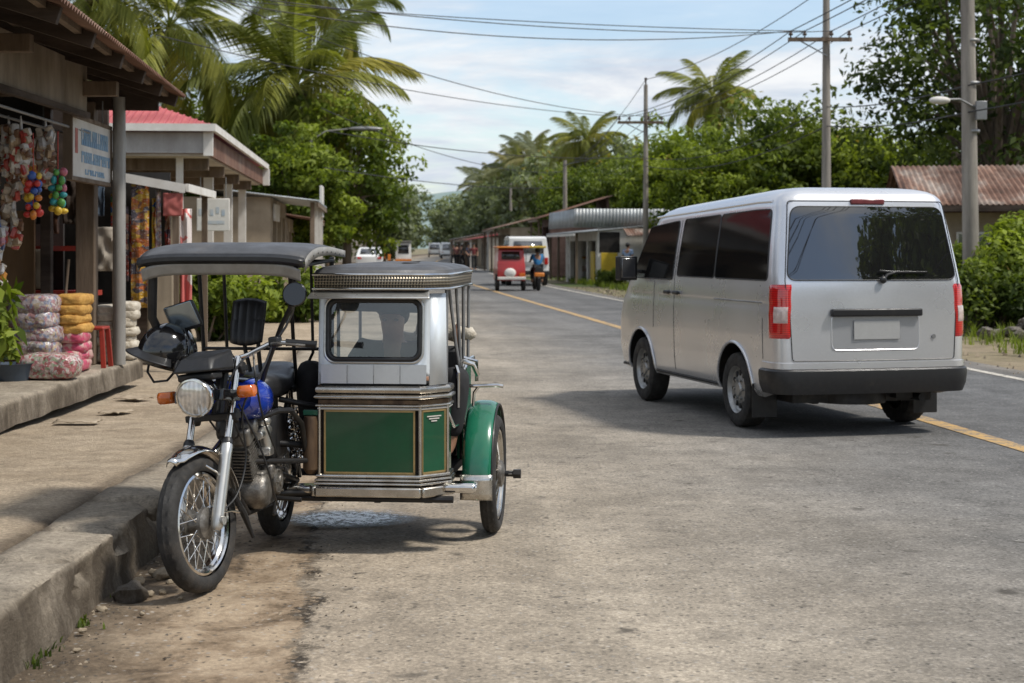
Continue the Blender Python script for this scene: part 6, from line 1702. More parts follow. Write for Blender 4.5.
# ------------------------------------------------------------------ awning stall behind it
AW = thing('market_stall', 'open stall with a white sheet awning and hanging sachets past the steel post', 'stall', (-4.5, 19, .1), R(4))
def ap(name, m, mat, **kw): return m.build(name, mat, AW, **kw)
m = MB(); corr(m, (.70, -.9, 2.12), (.74, 1.6, 2.12), (-1.1, -.9, 2.45), .08, .012); ap('awning', m, MT['galv'], solid=.004)
m = MB(); m.bar((.74, -.93, 2.10), (-1.1, -.93, 2.43), .03, .10); m.bar((.76, -.93, 2.11), (.78, 1.6, 2.11), .03, .09); ap('awning_edge', m, MT['whitepaint'])
for (x, y) in ((.62, -.85), (.66, 1.5), (-.05, -.85)):
    m = MB(); m.bx(x - .035, x + .035, y - .035, y + .035, 0, 2.15); ap('post', m, MT['wood'])
m = MB(); m.bx(-1.6, -1.55, -1, 1.7, 0, 2.5); m.bx(-1.6, .2, 1.66, 1.7, 0, 2.4); ap('back_wall', m, MT['darkin'])
m = MB(); m.bx(-.9, .35, .3, .8, .7, .75); m.bx(-.85, .3, .35, .4, 0, .7); ap('counter', m, MT['darkwood'])
for k, (x, z0, z1, mt, lab, w) in enumerate([(-4.22, 2.28, .85, 'orangestrip', 'wide column of yellow and orange sachets hanging under the white awning', .20), (-4.02, 2.2, .95, 'mixpack', 'pale sachet strip hanging right of the yellow sachets', .06), (-4.42, 2.0, 1.15, 'redstrip', 'red sachet strip hanging left of the yellow sachets', .10), (-4.33, 1.9, 1.2, 'redstrip', 'second red sachet strip, next to the yellow sachets', .07), (-3.88, 1.3, .55, 'snack', 'short pale strip hanging low beside the canopy', .09), (-4.55, 2.15, 1.3, 'bright', 'bright multicoloured sachet strip furthest left under the awning', .10), (-3.96, 2.0, 1.1, 'redstrip', 'red sachet strip right of the yellow column, near the banner', .06), (-4.12, 2.1, 1.5, 'bright', 'short multicoloured strip over the right edge of the yellow sachets', .05)]):
    flat('sachet_strip', lab, 'sachets', (x, 18.15 + .04 * k, (z0 + z1) / 2), w, z0 - z1, MT[mt], 0, .05, k)
def stripe_mat():
    t = NT('white banner with red print')
    n = t.noise(5, 4, .6); w = t.vor(5, out='Color'); s = t.nd('ShaderNodeSeparateColor'); t.lk(w, s.inputs[0])
    t.set(color=t.mix(t.maprange(s.outputs[0], .62, .66, 0, .85), (.62, .55, .52), (.52, .06, .05)), rough=.7); return t.m
MT['banner'] = stripe_mat()
flat('banner', 'narrow white banner with red print hanging from the awning corner', 'banner', (-3.72, 18.25, 1.30), .13, 1.35, MT['banner'], .2, .07, 9)
flat('cloth', 'faded red cloth flap at the corner of the white awning', 'cloth', (-3.84, 18.12, 2.02), .22, .26, pmat('faded red cloth', (.42, .12, .10), (.34, .09, .08), 6, .9), .1, .03, 3)

# ------------------------------------------------------------------ red-roofed building
RB = thing('red_roofed_building', 'shop building with faded red hip roof and grey fascia boards on the left', 'building', (-4.50, 24, .05), R(4.9))
def rp(name, m, mat, par=RB, **kw): return m.build(name, mat, par, **kw)
m = MB(); ez = 3.30
c = [(.0, 0, ez), (-9, 0, ez), (-9, 12, ez), (0, 12, ez)]; tpz = 4.05; tq = [(-1.9, 2.6, tpz), (-8, 2.6, tpz), (-8, 10, tpz), (-1.9, 10, tpz)]
corr(m, (0, 0, ez), (-9, 0, ez), (0, 2.6, tpz), .11, .015)
mm = MB()
mm.add(c + tq, [(0, 1, 5, 4), (1, 2, 6, 5), (2, 3, 7, 6), (3, 0, 4, 7), (4, 5, 6, 7)]); roof = rp('roof', mm, MT['redroof'], solid=.03)
m = MB()
for k in range(82):
    x = -.05 - k * .11; f = min(1, max(0, (-x) / 1.9)); m.bar((x, .0, ez + .022), (x if -x > 1.9 else x, 2.6 * f, ez + .022 + .75 * f), .03, .02)
rp('roof_ribs', m, MT['redroof'], roof)
m = MB(); m.bx(-9, .05, -.07, -.02, 3.22, 3.33); m.bx(.0, .06, -.05, 12.05, 3.22, 3.33); rp('gutter', m, MT['whitepaint'], roof)
m = MB(); m.bx(-9, -.12, .12, .17, 2.90, 3.21); rp('fascia_board', m, MT['greypaint'], roof)
m = MB(); m.bx(-.14, .0, .10, .2, 2.86, 3.22); rp('fascia_end', m, MT['whitepaint'], roof)
m = MB(); m.bx(-.06, .08, 11.8, 12.0, 2.86, 3.22); rp('fascia_end', m, MT['whitepaint'], roof)
m = MB(); m.bx(-.11, -.06, .2, 11.8, 2.88, 3.2); rp('fascia_board', m, MT['rust'], roof)
m = MB(); m.bx(-8.9, -.12, .18, 11.8, 2.86, 2.895); rp('soffit', m, MT['plasterw'], roof)
m = MB()
for y in (.9, 3.5, 6.5, 9.5): m.bx(-2.2, -.15, y, y + .14, 2.68, 2.86)
m.bx(-2.3, -2.15, .2, 11.8, 2.6, 2.86); rp('beam', m, MT['wood'], roof)
m = MB(); m.bx(-9, -2.2, 1.6, 1.75, 0, 2.7); m.bx(-2.35, -2.2, 1.75, 4.0, 0, .9); m.bx(-2.35, -2.2, 7.0, 12, 0, 2.7); rp('wall', m, MT['plasterb'])
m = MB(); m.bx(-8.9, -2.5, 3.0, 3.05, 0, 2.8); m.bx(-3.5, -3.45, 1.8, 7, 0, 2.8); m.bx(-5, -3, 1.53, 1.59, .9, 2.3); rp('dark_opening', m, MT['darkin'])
for (x, y, w) in ((-.55, .6, .1), (-.5, 4.4, .16), (-.5, 8.2, .16), (-.5, 11.6, .16), (-2.4, .5, .14)):
    m = MB(); m.bx(x - w / 2, x + w / 2, y - w / 2, y + w / 2, 0, 2.86); rp('column', m, MT['whitepaint'])
s2 = thing('shop_sign', 'small white sign with faded blue marks hung from the red-roofed building', 'sign', (-4.78, 25.6, 2.05), R(6))
m = MB(); m.box((0, .0, 0), (.52, .05, .52)); m.build('board', MT['whitepaint'], s2, bevel=.01)
m = MB(); rs = random.Random(8)
for i in range(5): m.box((-.2 + i * .09, -.028, .06 + rs.uniform(-.03, .03)), (.05, .004, .10)); 
fbl = pmat('faint blue paint', (.36, .43, .50), (.5, .52, .52), 9, .8)
m.build('lettering', fbl, s2)
m = MB(); m.box((0, -.028, -.12), (.36, .004, .05)); m.build('painted_line', fbl, s2)
m = MB(); m.tube([(-.2, 0, .26), (-.2, 0, .6)], .008, 6); m.tube([(.2, 0, .26), (.2, 0, .6)], .008, 6); m.build('hanger_wire', MT['steel'], s2)

# ------------------------------------------------------------------ generic open-fronted shop
def shop(name, label, loc, rz, L, D, hf, hb, roof, wall, posts=3, over=1.0, face=1, sign=None, cat='shop', bays=3, para=None, group=None, door=None, seed=0):
    """front plane x=0 looking to +x (face 1) or -x (face -1); runs along +y for L; depth D behind the front"""
    t = thing(name, label, cat, loc, rz, group); rs = random.Random(seed + 5); f = face
    def P(nm, m, mat, par=t, **kw): return m.build(nm, mat, par, **kw)
    def B(m, x0, x1, y0, y1, z0, z1):
        a, b = sorted((f * x0, f * x1)); m.bx(a, b, y0, y1, z0, z1)
    m = MB(); B(m, -D, -D + .12, 0, L, 0, hb); B(m, -D + .12, -.02, 0, .12, 0, hf - .1); B(m, -D + .12, -.02, L - .12, L, 0, hf - .1)
    bw = L / bays
    for k in range(bays + 1): 
        y = min(max(k * bw - .16, .13), L - .46); B(m, -.18, 0, y, y + .32, 0, hf - .12)
    B(m, -.16, -.012, .13, L - .13, hf - .5, hf - .12)
    for k in range(bays):
        if rs.random() < .5: B(m, -.15, -.02, k * bw + .18, k * bw + bw - .18, 0, .85)
    P('wall', m, wall)
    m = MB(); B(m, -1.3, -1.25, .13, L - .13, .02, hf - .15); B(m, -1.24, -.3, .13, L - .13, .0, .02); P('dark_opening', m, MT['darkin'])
    for k in range(bays):
        if rs.random() < .75:
            for q in range(rs.randint(3, 5)):
                m = MB()
                y = k * bw + rs.uniform(.3, bw - .3); z = rs.uniform(.05, 1.6); s = rs.uniform(.12, .34); B(m, -1.1, -.5, y - s / 2, y + s / 2, z, z + s * rs.uniform(.6, 1.4))
                P('shelf_goods', m, MT[rs.choice(['mixpack', 'snack', 'orangestrip', 'bright'])])
    m = MB(); a = (f * over, -.25, hf - over * .18); corr(m, a, (f * over, L + .25, hf - over * .18), (f * (-D - .2), -.25, hb + .06), .12, .02, nv=5); r_ = P('roof', m, roof, solid=.006)
    m = MB(); B(m, over - .04, over - .0, -.25, L + .25, hf - over * .18 - .13, hf - over * .18 - .03); P('eave_board', m, MT['wood'] if para is None else MT['whitepaint'], r_)
    for k in range(posts):
        y = .1 + (L - .2) * k / max(1, posts - 1); m = MB(); B(m, over - .2, over - .1, y - .05, y + .05, 0, hf - over * .18 - .02); P('post', m, MT['wood'] if rs.random() < .6 else MT['whitepaint'])
    if para:
        m = MB(); corr(m, (f * (over - .1), -.1, hf + .05), (f * (over - .1), L + .1, hf + .05), (f * (over - .14), -.1, hf + .05 + para), .14, .02, nv=2); P('parapet_sheet', m, MT['galv'], r_, solid=.006)
    if sign:
        m = MB(); y0, y1, z0, z1, mt = sign; B(m, .02, .07, y0, y1, z0, z1); P('sign_board', m, mt)
    if door:
        m = MB(); y0, y1, h, mt = door; B(m, .004, .05, y0, y1, .02, h); P('door', m, mt)
    return t
def lx(y): return -4.45 - .088 * (y - 24)
shop('row_shop', 'low shop with pale metal awning and white end panel beyond the red roof', (lx(37.5), 37.5, .05), R(5), 6.5, 4, 2.75, 3.1, MT['galv'], MT['plasterb'], 4, 1.1, sign=(.4, 2.2, 2.1, 2.5, MT['whitepaint']), seed=1)
m = MB(); m.bx(-.04, .04, -.6, .6, -.42, .42); o = m.build('sign_panel', MT['whitepaint'], bevel=.01); o.location = (lx(43) + .95, 43.5, 2.75); o.rotation_euler = (0, 0, R(5)); tag(o, 'blank white upright sign panel at the end of the low left shops', 'sign')
shop('row_shop', 'shop with rusty lean-to roof past the white sign panel on the left', (lx(45), 45, .05), R(5), 5.5, 3.5, 2.4, 2.9, MT['rust'], MT['plasterb'], 3, .9, seed=2)
shop('row_shop', 'dark small shop under the leafy trees on the left', (lx(52.5) - .4, 52.5, .05), R(5), 7, 3.5, 2.3, 2.8, MT['rust2'], MT['plasterw'], 4, .9, seed=3)
shop('row_shop', 'far beige shop glimpsed below the left trees', (lx(66) - .3, 66, .05), R(5), 10, 4, 2.5, 3.0, MT['galv'], MT['plasterw'], 4, 1.0, seed=4)
shop('row_shop', 'distant white shop at the left end of the road', (-13.2, 105, .02), R(4), 14, 5, 2.8, 3.4, MT['redroof'], MT['whitepaint'], 4, 1.0, seed=5)
shop('row_shop', 'pale roofed house closing the far left end of the road', (-14.0, 150, .02), R(2), 18, 6, 3.6, 5.0, MT['galv'], MT['plasterw'], 4, 1.0, seed=6)
shop('row_shop', 'tiny far shop with pink roof where the road disappears', (-14.5, 205, .02), R(2), 18, 6, 3.4, 5.4, MT['rust2'], MT['plasterw'], 4, 1.0, seed=7)

# ------------------------------------------------------------------ right side shops
MT['yellow'] = pmat('yellow board', (.62, .44, .03), (.5, .34, .02), 4, .6)
MT['maroon'] = pmat('maroon door', (.13, .075, .06), (.08, .045, .038), 4, .8)
b1 = shop('roadside_shop', 'roadside shop with tall blue-grey sheet parapet, white wall and yellow board', (3.5, 65.5, .02), R(6), 8.5, 5, 2.25, 2.6, MT['galv'], MT['whitepaint'], 4, 1.0, -1, bays=3, para=.75, door=(.6, 1.6, 1.3, MT['yellow']), seed=12)
m = MB(); m.bx(.12, .80, -.20, -.14, .25, 1.25); m.build('yellow_board', MT['yellow'], b1, bevel=.01)
m = MB(); m.bx(.05, .90, -.135, -.125, 1.26, 2.1); m.build('dark_doorway', MT['darkin'], b1)
m = MB(); corr(m, (-1.0, -.22, 2.28), (3.6, -.22, 2.28), (-1.0, -.26, 3.05), .14, .02, nv=2); m.build('parapet_sheet', MT['galv'], b1, solid=.006)
m = MB(); m.bx(.0, 4.9, -.12, -.004, 0, 2.3); m.build('end_wall', MT['whitepaint'], b1)
corr_m = MB(); corr(corr_m, (1.0, -1.3, 1.95), (5.2, -1.3, 1.95), (1.0, -.28, 2.24), .12, .02); corr_m.build('porch_roof', MT['rust2'], b1, solid=.006)
m = MB(); m.bx(2.3, 3.9, -.18, -.126, 0, 2.0); m.build('dark_doorway', MT['darkin'], b1)
shop('roadside_shop', 'narrow reddish wooden house with steep rusty gable between shop and power pole', (1.9, 80, .02), R(6), 3.4, 3.0, 3.0, 4.0, MT['rust'], MT['maroon'], 2, .7, -1, bays=1, seed=14)
shop('roadside_shop', 'shop with brown pitched roof behind the white jeep', (-.1, 92, .02), R(5), 9, 5.5, 2.7, 4.1, MT['rust2'], MT['plasterb'], 4, 1.0, -1, bays=3, seed=15)
shop('roadside_shop', 'low stall with red-brown awning left of the brown-roofed shop', (-1.6, 107, .02), R(4), 9, 4, 2.2, 2.8, MT['redroof'], MT['plasterw'], 5, 1.3, -1, seed=16)
shop('roadside_shop', 'stall with pale pink awning in the middle of the far right row', (-2.6, 121, .02), R(4), 12, 4, 2.2, 2.9, MT['rust2'], MT['plasterb'], 5, 1.3, -1, seed=17)
shop('roadside_shop', 'far stall with rusty awning nearest the end of the right row', (-3.9, 138, .02), R(3), 16, 4, 2.3, 3.0, MT['rust2'], MT['plasterw'], 5, 1.3, -1, seed=18)
shop('roadside_shop', 'last pale stall of the right row, almost at the vanishing point', (-5.0, 160, .02), R(1), 20, 4, 2.4, 3.1, MT['galv'], MT['plasterw'], 5, 1.3, -1, seed=19)

# ------------------------------------------------------------------ house behind the bushes at the right
H_ = thing('house', 'house with rusty brown corrugated roof behind bushes at the right edge', 'house', (12.1, 37.5, -.12), R(-9))
m = MB(); m.bx(-2.2, 5, 0, .15, 0, 2.45); m.bx(-2.2, -2.05, .15, 6, 0, 2.45); m.bx(4.85, 5, .15, 6, 0, 2.45); m.build('wall', MT['plasterb'], H_)
m = MB(); corr(m, (-2.9, -.9, 2.62), (5.6, -.9, 2.62), (-2.9, 3.2, 3.72), .13, .022); corr(m, (-2.9, 7.2, 2.55), (5.6, 7.2, 2.55), (-2.9, 3.2, 3.72), .13, .022); r_ = m.build('roof', MT['rust2'], H_, solid=.006)
m = MB(); m.bar((-2.9, -.88, 2.54), (5.6, -.88, 2.54), .05, .14); m.build('eave_board', MT['darkwood'], r_)
m = MB(); corr(m, (.35, -1.9, 1.98), (3.6, -1.9, 1.98), (.35, .0, 2.34), .12, .02); m.build('porch_awning', MT['galv'], H_, solid=.006)
for x in (.45, 3.5): 
    m = MB(); m.bx(x - .05, x + .05, -1.8, -1.7, 0, 2.0); m.build('porch_post', MT['wood'], H_)
m = MB(); m.bx(-.05, .02, .0, .0, 0, 0) if False else m.bx(1.0, 2.2, -.03, -.004, 0, 2.0); m.build('door', MT['darkin'], H_)
m = MB(); m.bx(-1.6, -.2, -.04, -.004, 1.0, 1.95); w_ = m.build('window', MT['farglass'], H_)
m = MB()
for x in (-1.64, -.9, -.2): m.bx(x, x + .05, -.07, -.041, .95, 2.0)
for z in (.95, 1.95): m.bx(-1.585, -.905, -.066, -.041, z, z + .05)
m.build('window_frame', MT['whitepaint'], w_)
# rubble pile: single stones heaped by the road
rb = [stone_mesh(60 + k, (1, .8, .7)).build('stone', MT['stone'], sharp=28) for k in range(3)]
rs = random.Random(2); first = True
for i in range(44):
    a = rs.uniform(0, 2 * PI); q = rs.uniform(0, 1) ** .7; lay = i / 44
    x = 9.0 + math.cos(a) * q * 1.2 * (1 - lay * .6); y = 26.6 + math.sin(a) * q * .8 * (1 - lay * .6); z = max(0, (1 - q * .9) * .62 * lay)
    s = rs.uniform(.18, .40); o = rb[i] if i < 3 else copy_tree(rb[i % 3])
    o.location = (x, y, z - .02); o.scale = (s, s * rs.uniform(.7, 1.1), s * rs.uniform(.7, 1)); o.rotation_euler = (rs.uniform(-.2, .2), rs.uniform(-.2, .2), rs.uniform(0, 6))
    tag(o, 'rough stone in the rubble heap at the right roadside before the bushes', 'stone', 'stones of the rubble heap')
# ------------------------------------------------------------------ people
def skin(name, V, E, rad, root, mat, parent=None, sub=2, loc=None):
    keys = list(V); ix = {k: i for i, k in enumerate(keys)}
    me = bpy.data.meshes.new(name); me.from_pydata([V[k] for k in keys], [(ix[a], ix[b]) for a, b in E], [])
    o = bpy.data.objects.new(name, me); COL.objects.link(o)
    md = o.modifiers.new('s', 'SKIN'); md.use_smooth_shade = True
    for k in keys:
        r = rad[k]; me.skin_vertices[0].data[ix[k]].radius = r if hasattr(r, '__len__') else (r, r)
    for i in range(len(keys)): me.skin_vertices[0].data[i].use_root = False
    me.skin_vertices[0].data[ix[root]].use_root = True
    if sub: s = o.modifiers.new('u', 'SUBSURF'); s.levels = sub; s.render_levels = sub
    dg = bpy.context.evaluated_depsgraph_get(); dg.update()
    m2 = bpy.data.meshes.new_from_object(o.evaluated_get(dg)); o.modifiers.clear(); o.data = m2
    m2.name = name; m2.materials.clear(); m2.materials.append(mat); m2.polygons.foreach_set('use_smooth', [True] * len(m2.polygons))
    if parent is not None: o.parent = parent
    return o
def person(label, loc, rz, J, shirt, trousers, group=None, sub=2, hands=True, hairfull=False):
    """J: joint dictionary; body is one surface, shirt, trousers and hair are its children"""
    E = [('pel', 'waist'), ('waist', 'chest'), ('chest', 'neck'), ('neck', 'jaw'), ('jaw', 'head'), ('head', 'crown')]
    rad = dict(pel=(.12, .10), waist=(.115, .09), chest=(.14, .10), neck=.05, jaw=(.062, .07), head=(.075, .092), crown=(.05, .06))
    V = {k: J[k] for k in ('pel', 'waist', 'chest', 'neck', 'jaw', 'head', 'crown')}
    for s in 'LR':
        for a, b, r in (('chest', 'sh', .055), ('sh', 'el', .040), ('el', 'wr', .027), ('wr', 'pm', .032)):
            E.append((a if a == 'chest' else a + s, b + s)); V[b + s] = J[b + s]; rad[b + s] = r
        for a, b, r in (('pel', 'hip', .085), ('hip', 'kn', .058), ('kn', 'an', .038), ('an', 'toe', .036)):
            E.append((a if a == 'pel' else a + s, b + s)); V[b + s] = J[b + s]; rad[b + s] = r
        if hands:
            pm, wr = Vector(J['pm' + s]), Vector(J['wr' + s]); d = (pm - wr).normalized(); sd = d.cross(Vector((0, 0, 1)))
            sd = sd.normalized() if sd.length > .1 else Vector((1, 0, 0)); 
            for q in range(4):
                k = 'f%d%s' % (q, s); V[k] = pm + d * (.055, .065, .06, .045)[q] + sd * (q - 1.5) * .022; rad[k] = .0095; E.append(('pm' + s, k))
                k2 = k + 'b'; V[k2] = Vector(V[k]) + d * .03 + Vector((0, 0, -.015)); rad[k2] = .008; E.append((k, k2))
            k = 'th' + s; V[k] = pm + sd * .045 + d * .005; rad[k] = .011; E.append(('pm' + s, k))
    b = skin('person', V, E, rad, 'pel', MT['skin'], None, sub)
    b.location = loc; b.rotation_euler = (0, 0, rz); tag(b, label, 'person', group)
    V2 = {k: J[k] for k in ('pel', 'waist', 'chest')}; V2['nk'] = Vector(J['chest']).lerp(Vector(J['neck']), .72)
    E2 = [('pel', 'waist'), ('waist', 'chest'), ('chest', 'nk')]; r2 = dict(pel=(.138, .118), waist=(.135, .108), chest=(.158, .118), nk=.062)
    for s in 'LR':
        V2['sh' + s] = J['sh' + s]; V2['ue' + s] = Vector(J['sh' + s]).lerp(Vector(J['el' + s]), .72); r2['sh' + s] = .070; r2['ue' + s] = .062; E2 += [('chest', 'sh' + s), ('sh' + s, 'ue' + s)]
    skin('shirt', V2, E2, r2, 'pel', shirt, b, sub)
    V3 = {'pel': J['pel']}; E3 = []; r3 = dict(pel=(.132, .115))
    for s in 'LR':
        V3['hip' + s] = J['hip' + s]; V3['kn' + s] = J['kn' + s]; V3['an' + s] = Vector(J['kn' + s]).lerp(Vector(J['an' + s]), .88)
        r3['hip' + s] = .102; r3['kn' + s] = .078; r3['an' + s] = .062; E3 += [('pel', 'hip' + s), ('hip' + s, 'kn' + s), ('kn' + s, 'an' + s)]
    skin('trousers', V3, E3, r3, 'pel', trousers, b, sub)
    hd, cr, jw = Vector(J['head']), Vector(J['crown']), Vector(J['jaw'])
    up = (cr - jw).normalized(); fr = Vector(J.get('face', (0, -1, 0)))
    m = MB(); m.sph((0, 0, 0), (.088, .105, .10), 20, 12, 0, lambda v: 1.02 if (v.z > -.1 and (v.y > -.55 or v.z > .45)) or v.y > .25 else .80); 
    o = m.build('hair', MT['hair'], b, sharp=180); o.location = hd + up * .035 - fr * .012; o.rotation_euler = (0, 0, math.atan2(fr.x, -fr.y))
    for s in (-1, 1):
        sdv = fr.cross(up).normalized(); m = MB(); m.sph(hd + fr * .082 + sdv * s * .032 + up * -.005, (.014, .008, .008), 10, 6); m.build('eye', MT['blackgloss'], b)
    return b
def standing(rs, stride=.1, sc=1.0, arm=.1):
    J = dict(pel=(0, 0, .92), waist=(0, 0, 1.05), chest=(0, .01, 1.27), neck=(0, .0, 1.43), jaw=(0, -.015, 1.50), head=(0, -.01, 1.56), crown=(0, .0, 1.63))
    for s, k in (('L', 1), ('R', -1)):
        sw = stride * k
        J['sh' + s] = (.18 * k, .01, 1.37); J['el' + s] = (.23 * k, .03 - sw * .5, 1.10); J['wr' + s] = (.22 * k, -.05 - sw * .8 - arm, .88 + arm * .5); J['pm' + s] = (.22 * k, -.08 - sw * .9 - arm * 1.2, .80 + arm * .6)
        J['hip' + s] = (.095 * k, 0, .86); J['kn' + s] = (.10 * k, -.03 + sw * .6, .48); J['an' + s] = (.10 * k, .02 + sw * 1.2, .07); J['toe' + s] = (.11 * k, -.13 + sw * 1.2, .035)
    return {k: tuple(c * sc for c in v) for k, v in J.items()}
def cloth(n, c): return pmat(n, c, None, 7, .9)
# passenger behind the sidecar windscreen, knees apart (sidecar frame: x left of bike, -y forward)
Jp = dict(pel=(0, 0, .60), waist=(0, -.02, .70), chest=(0, -.05, .90), neck=(0, -.08, 1.03), jaw=(.0, -.115, 1.09), head=(0, -.115, 1.15), crown=(0, -.10, 1.215), face=(0, -1, 0))
for s, k in (('L', 1), ('R', -1)):
    Jp.update({'sh' + s: (.17 * k, -.05, .985), 'el' + s: (.24 * k, -.20, .80), 'wr' + s: (.13 * k, -.42, .88), 'pm' + s: (.10 * k, -.48, .915), 'hip' + s: (.10 * k, -.03, .60),
               'kn' + s: (.345 * k, -.36, .85), 'an' + s: (.27 * k, -.36, .46), 'toe' + s: (.24 * k, -.46, .42)})
Jp.update(knR=(-.42, -.36, .915), anR=(-.385, -.30, .48), toeR=(-.36, -.40, .44), knL=(.385, -.30, .885), anL=(.33, -.32, .48))
Mt = Matrix.Translation((-1.385, 7.10, .012)) @ Matrix.Rotation(-R(5.5), 4, 'Z')
pw = Mt @ Vector((.60, 1.66, 0))
person('passenger in black clothes seated behind the sidecar windscreen with knees apart', pw, -R(5.5), Jp, MT['blackcloth'], cloth('black trousers', (.016, .016, .018)))
# rolled beige sack tied behind the sidecar
m = MB(); pts = [(x, .03 * math.sin(x * 9), .02 * math.sin(x * 14)) for x in np.linspace(-.22, .22, 16)]
m.tube(pts, [(.046 + .014 * math.sin(i * 1.9)) * min(1, .25 + min(i, 15 - i) * .4) for i in range(16)], 16); o = m.build('cloth_roll', MT['ricesack'], sharp=60); q = Mt @ Vector((.78, 1.94, 1.035)); o.location = q; o.rotation_euler = (0, 0, -R(5.5))
m = MB(); 
for x in (-.1, .12): m.lathe([(-.008, .068), (.008, .068)], (x, 0, 0), (1, 0, 0), 16)
m.build('tie_rope', MT['brownvinyl'], o, solid=.006)
tag(o, 'rolled beige cloth sack lying on the back edge of the sidecar', 'sack')
# pedestrians
person('pedestrian in light blue shirt and dark trousers standing by the right shops', (4.6, 63.5, .0), R(150), standing(random, .05), cloth('light blue cotton', (.30, .40, .58)), cloth('navy trousers', (.03, .035, .06)), sub=1, hands=False)
person('pedestrian in dark shirt standing right of the one in light blue', (5.6, 64.2, .0), R(200), standing(random, .08, 1.02), cloth('dark brown cotton', (.06, .045, .04)), MT['blackcloth'], sub=1, hands=False)
fc = [((.20, .04, .04), 'red-brown'), ((.05, .06, .10), 'navy'), ((.03, .03, .03), 'black'), ((.25, .10, .09), 'maroon'), ((.30, .26, .22), 'beige'), ((.07, .08, .07), 'dark green')]
for k, (x, y) in enumerate([(-1.55, 103), (-2.0, 107), (-2.6, 112), (-3.1, 116), (-2.9, 120), (-3.7, 126)]):
    person('distant pedestrian in a %s shirt before the far right stalls' % fc[k][1], (x - .9, y, .0), k * 1.1, standing(random, .1, rr(.96, 1.04)), cloth(fc[k][1] + ' cloth', fc[k][0]), MT['blackcloth'], 'pedestrians by the far stalls', 1, False)

# ------------------------------------------------------------------ far vehicles
def carbody(prof, w, t, mat, sharp=35, tumble=.86, zt=1.0, name='body', wheels=(), wr=.3):
    """profile in (y, z), extruded over width w, narrowing above zt; wheel arches left open by wheels set proud"""
    m = MB(); n = len(prof); zmax = max(p[1] for p in prof)
    xs = [-1, -.92, 0, .92, 1]; vs = []
    cy = sum(p[0] for p in prof) / n; cz = sum(p[1] for p in prof) / n
    for x in xs:
        for (y, z) in prof:
            k = 1 - (1 - tumble) * max(0, (z - zt) / max(.01, zmax - zt)); e = 1 if abs(x) < .95 else .975
            vs.append((x * w / 2 * k, cy + (y - cy) * e, cz + (z - cz) * e))
    fs = [(i * n + j, i * n + (j + 1) % n, (i + 1) * n + (j + 1) % n, (i + 1) * n + j) for i in range(len(xs) - 1) for j in range(n)]
    fs += [tuple(reversed(range(n))), tuple((len(xs) - 1) * n + j for j in range(n))]
    m.add(vs, fs); b = m.build(name, mat, t, sharp=sharp); return b
def smallwheel(t, x, y, r, w=.16, rim=True):
    m = MB(); m.lathe([(-w / 2, r * .6), (-w / 2, r * .9), (-w * .35, r), (w * .35, r), (w / 2, r * .9), (w / 2, r * .6)], (x, y, r), (1, 0, 0), 24)
    o = m.build('wheel', MT['tyre'], t)
    m = MB(); s = 1 if x > 0 else -1; m.lathe([(s * w * .42, r * .6), (s * w * .3, r * .45), (s * w * .45, r * .2), (s * w * .45, 0)], (x, y, r), (1, 0, 0), 20); m.build('rim', MT['steel'], o)
def quadpart(name, pts, mat, t, solid=.012):
    m = MB(); m.add(pts, [tuple(range(len(pts)))]); return m.build(name, mat, t, solid=solid)
# white jeep, rear towards us
J_ = thing('white_jeep', 'white high-roofed jeep seen from behind beyond the red tricycle', 'jeep', (.62, 61.5, .02), R(5))
carbody([(0, .45), (0, 1.15), (.10, 1.82), (.25, 1.90), (2.3, 1.90), (2.75, 1.25), (3.7, 1.10), (3.75, .45)], 1.62, J_, MT['whitecar'], tumble=.88, zt=1.1)
quadpart('rear_window', [(-.60, -.012, 1.25), (.60, -.012, 1.25), (.54, .07, 1.72), (-.54, .07, 1.72)], MT['farglass'], J_)
for s in (-1, 1):
    for (a, b) in ((.25, 1.15), (1.25, 2.2)): quadpart('side_window', [(s * .80, a, 1.22), (s * .80, b, 1.22), (s * .735, b - .05, 1.75), (s * .735, a + .05, 1.75)], MT['farglass'], J_)
    m = MB(); m.box((s * .70, -.02, .95), (.14, .06, .26)); m.build('tail_light', MT['redlens'], J_, bevel=.01)
    for y in (.65, 3.0): smallwheel(J_, s * .70, y, .34, .2)
m = MB(); m.bx(-.80, .80, -.12, .02, .42, .58); m.build('rear_bumper', MT['black'], J_, bevel=.02)
m = MB(); m.bx(-.22, .22, -.03, -.004, .78, .92); m.build('number_plate', MT['greypaint'], J_)
# red tricycle with load, in front of the jeep
T2 = thing('red_tricycle', 'red motor tricycle with orange roof and blue load driving away on the road', 'tricycle', (-.02, 54.5, .02), R(5))
MT['redcar'] = pmat('red paint', (.42, .025, .02), (.32, .02, .018), 3, .35, coat=.4); MT['orangecar'] = pmat('orange paint', (.66, .22, .03), (.55, .16, .02), 3, .4)
carbody([(0, .35), (-.05, .75), (.08, 1.05), (.12, 1.38), (.22, 1.46), (1.6, 1.42), (1.85, .9), (1.85, .35)], .95, T2, MT['redcar'], tumble=.9, zt=.8)
m = MB(); m.bx(-.50, .62, -.05, 1.75, 1.455, 1.52); m.build('roof', MT['orangecar'], T2, bevel=.03)
m = MB(); m.bx(-.48, .48, -.16, -.04, .38, .48); m.build('rear_bumper', MT['whitepaint'], T2, bevel=.02)
m = MB(); m.sph((-.05, -.08, .62), (.20, .08, .16), 16, 10); m.build('white_cover', MT['whitepaint'], T2)
m = MB(); m.box((.36, -.07, .55), (.2, .06, .12)); m.build('tail_light', MT['orangelens'], T2, bevel=.01)
quadpart('rear_window', [(-.34, .055, 1.08), (.30, .055, 1.08), (.28, .115, 1.34), (-.32, .115, 1.34)], MT['blackgloss'], T2)
for x in (-.46, .44): smallwheel(T2, x, .35, .29, .13)
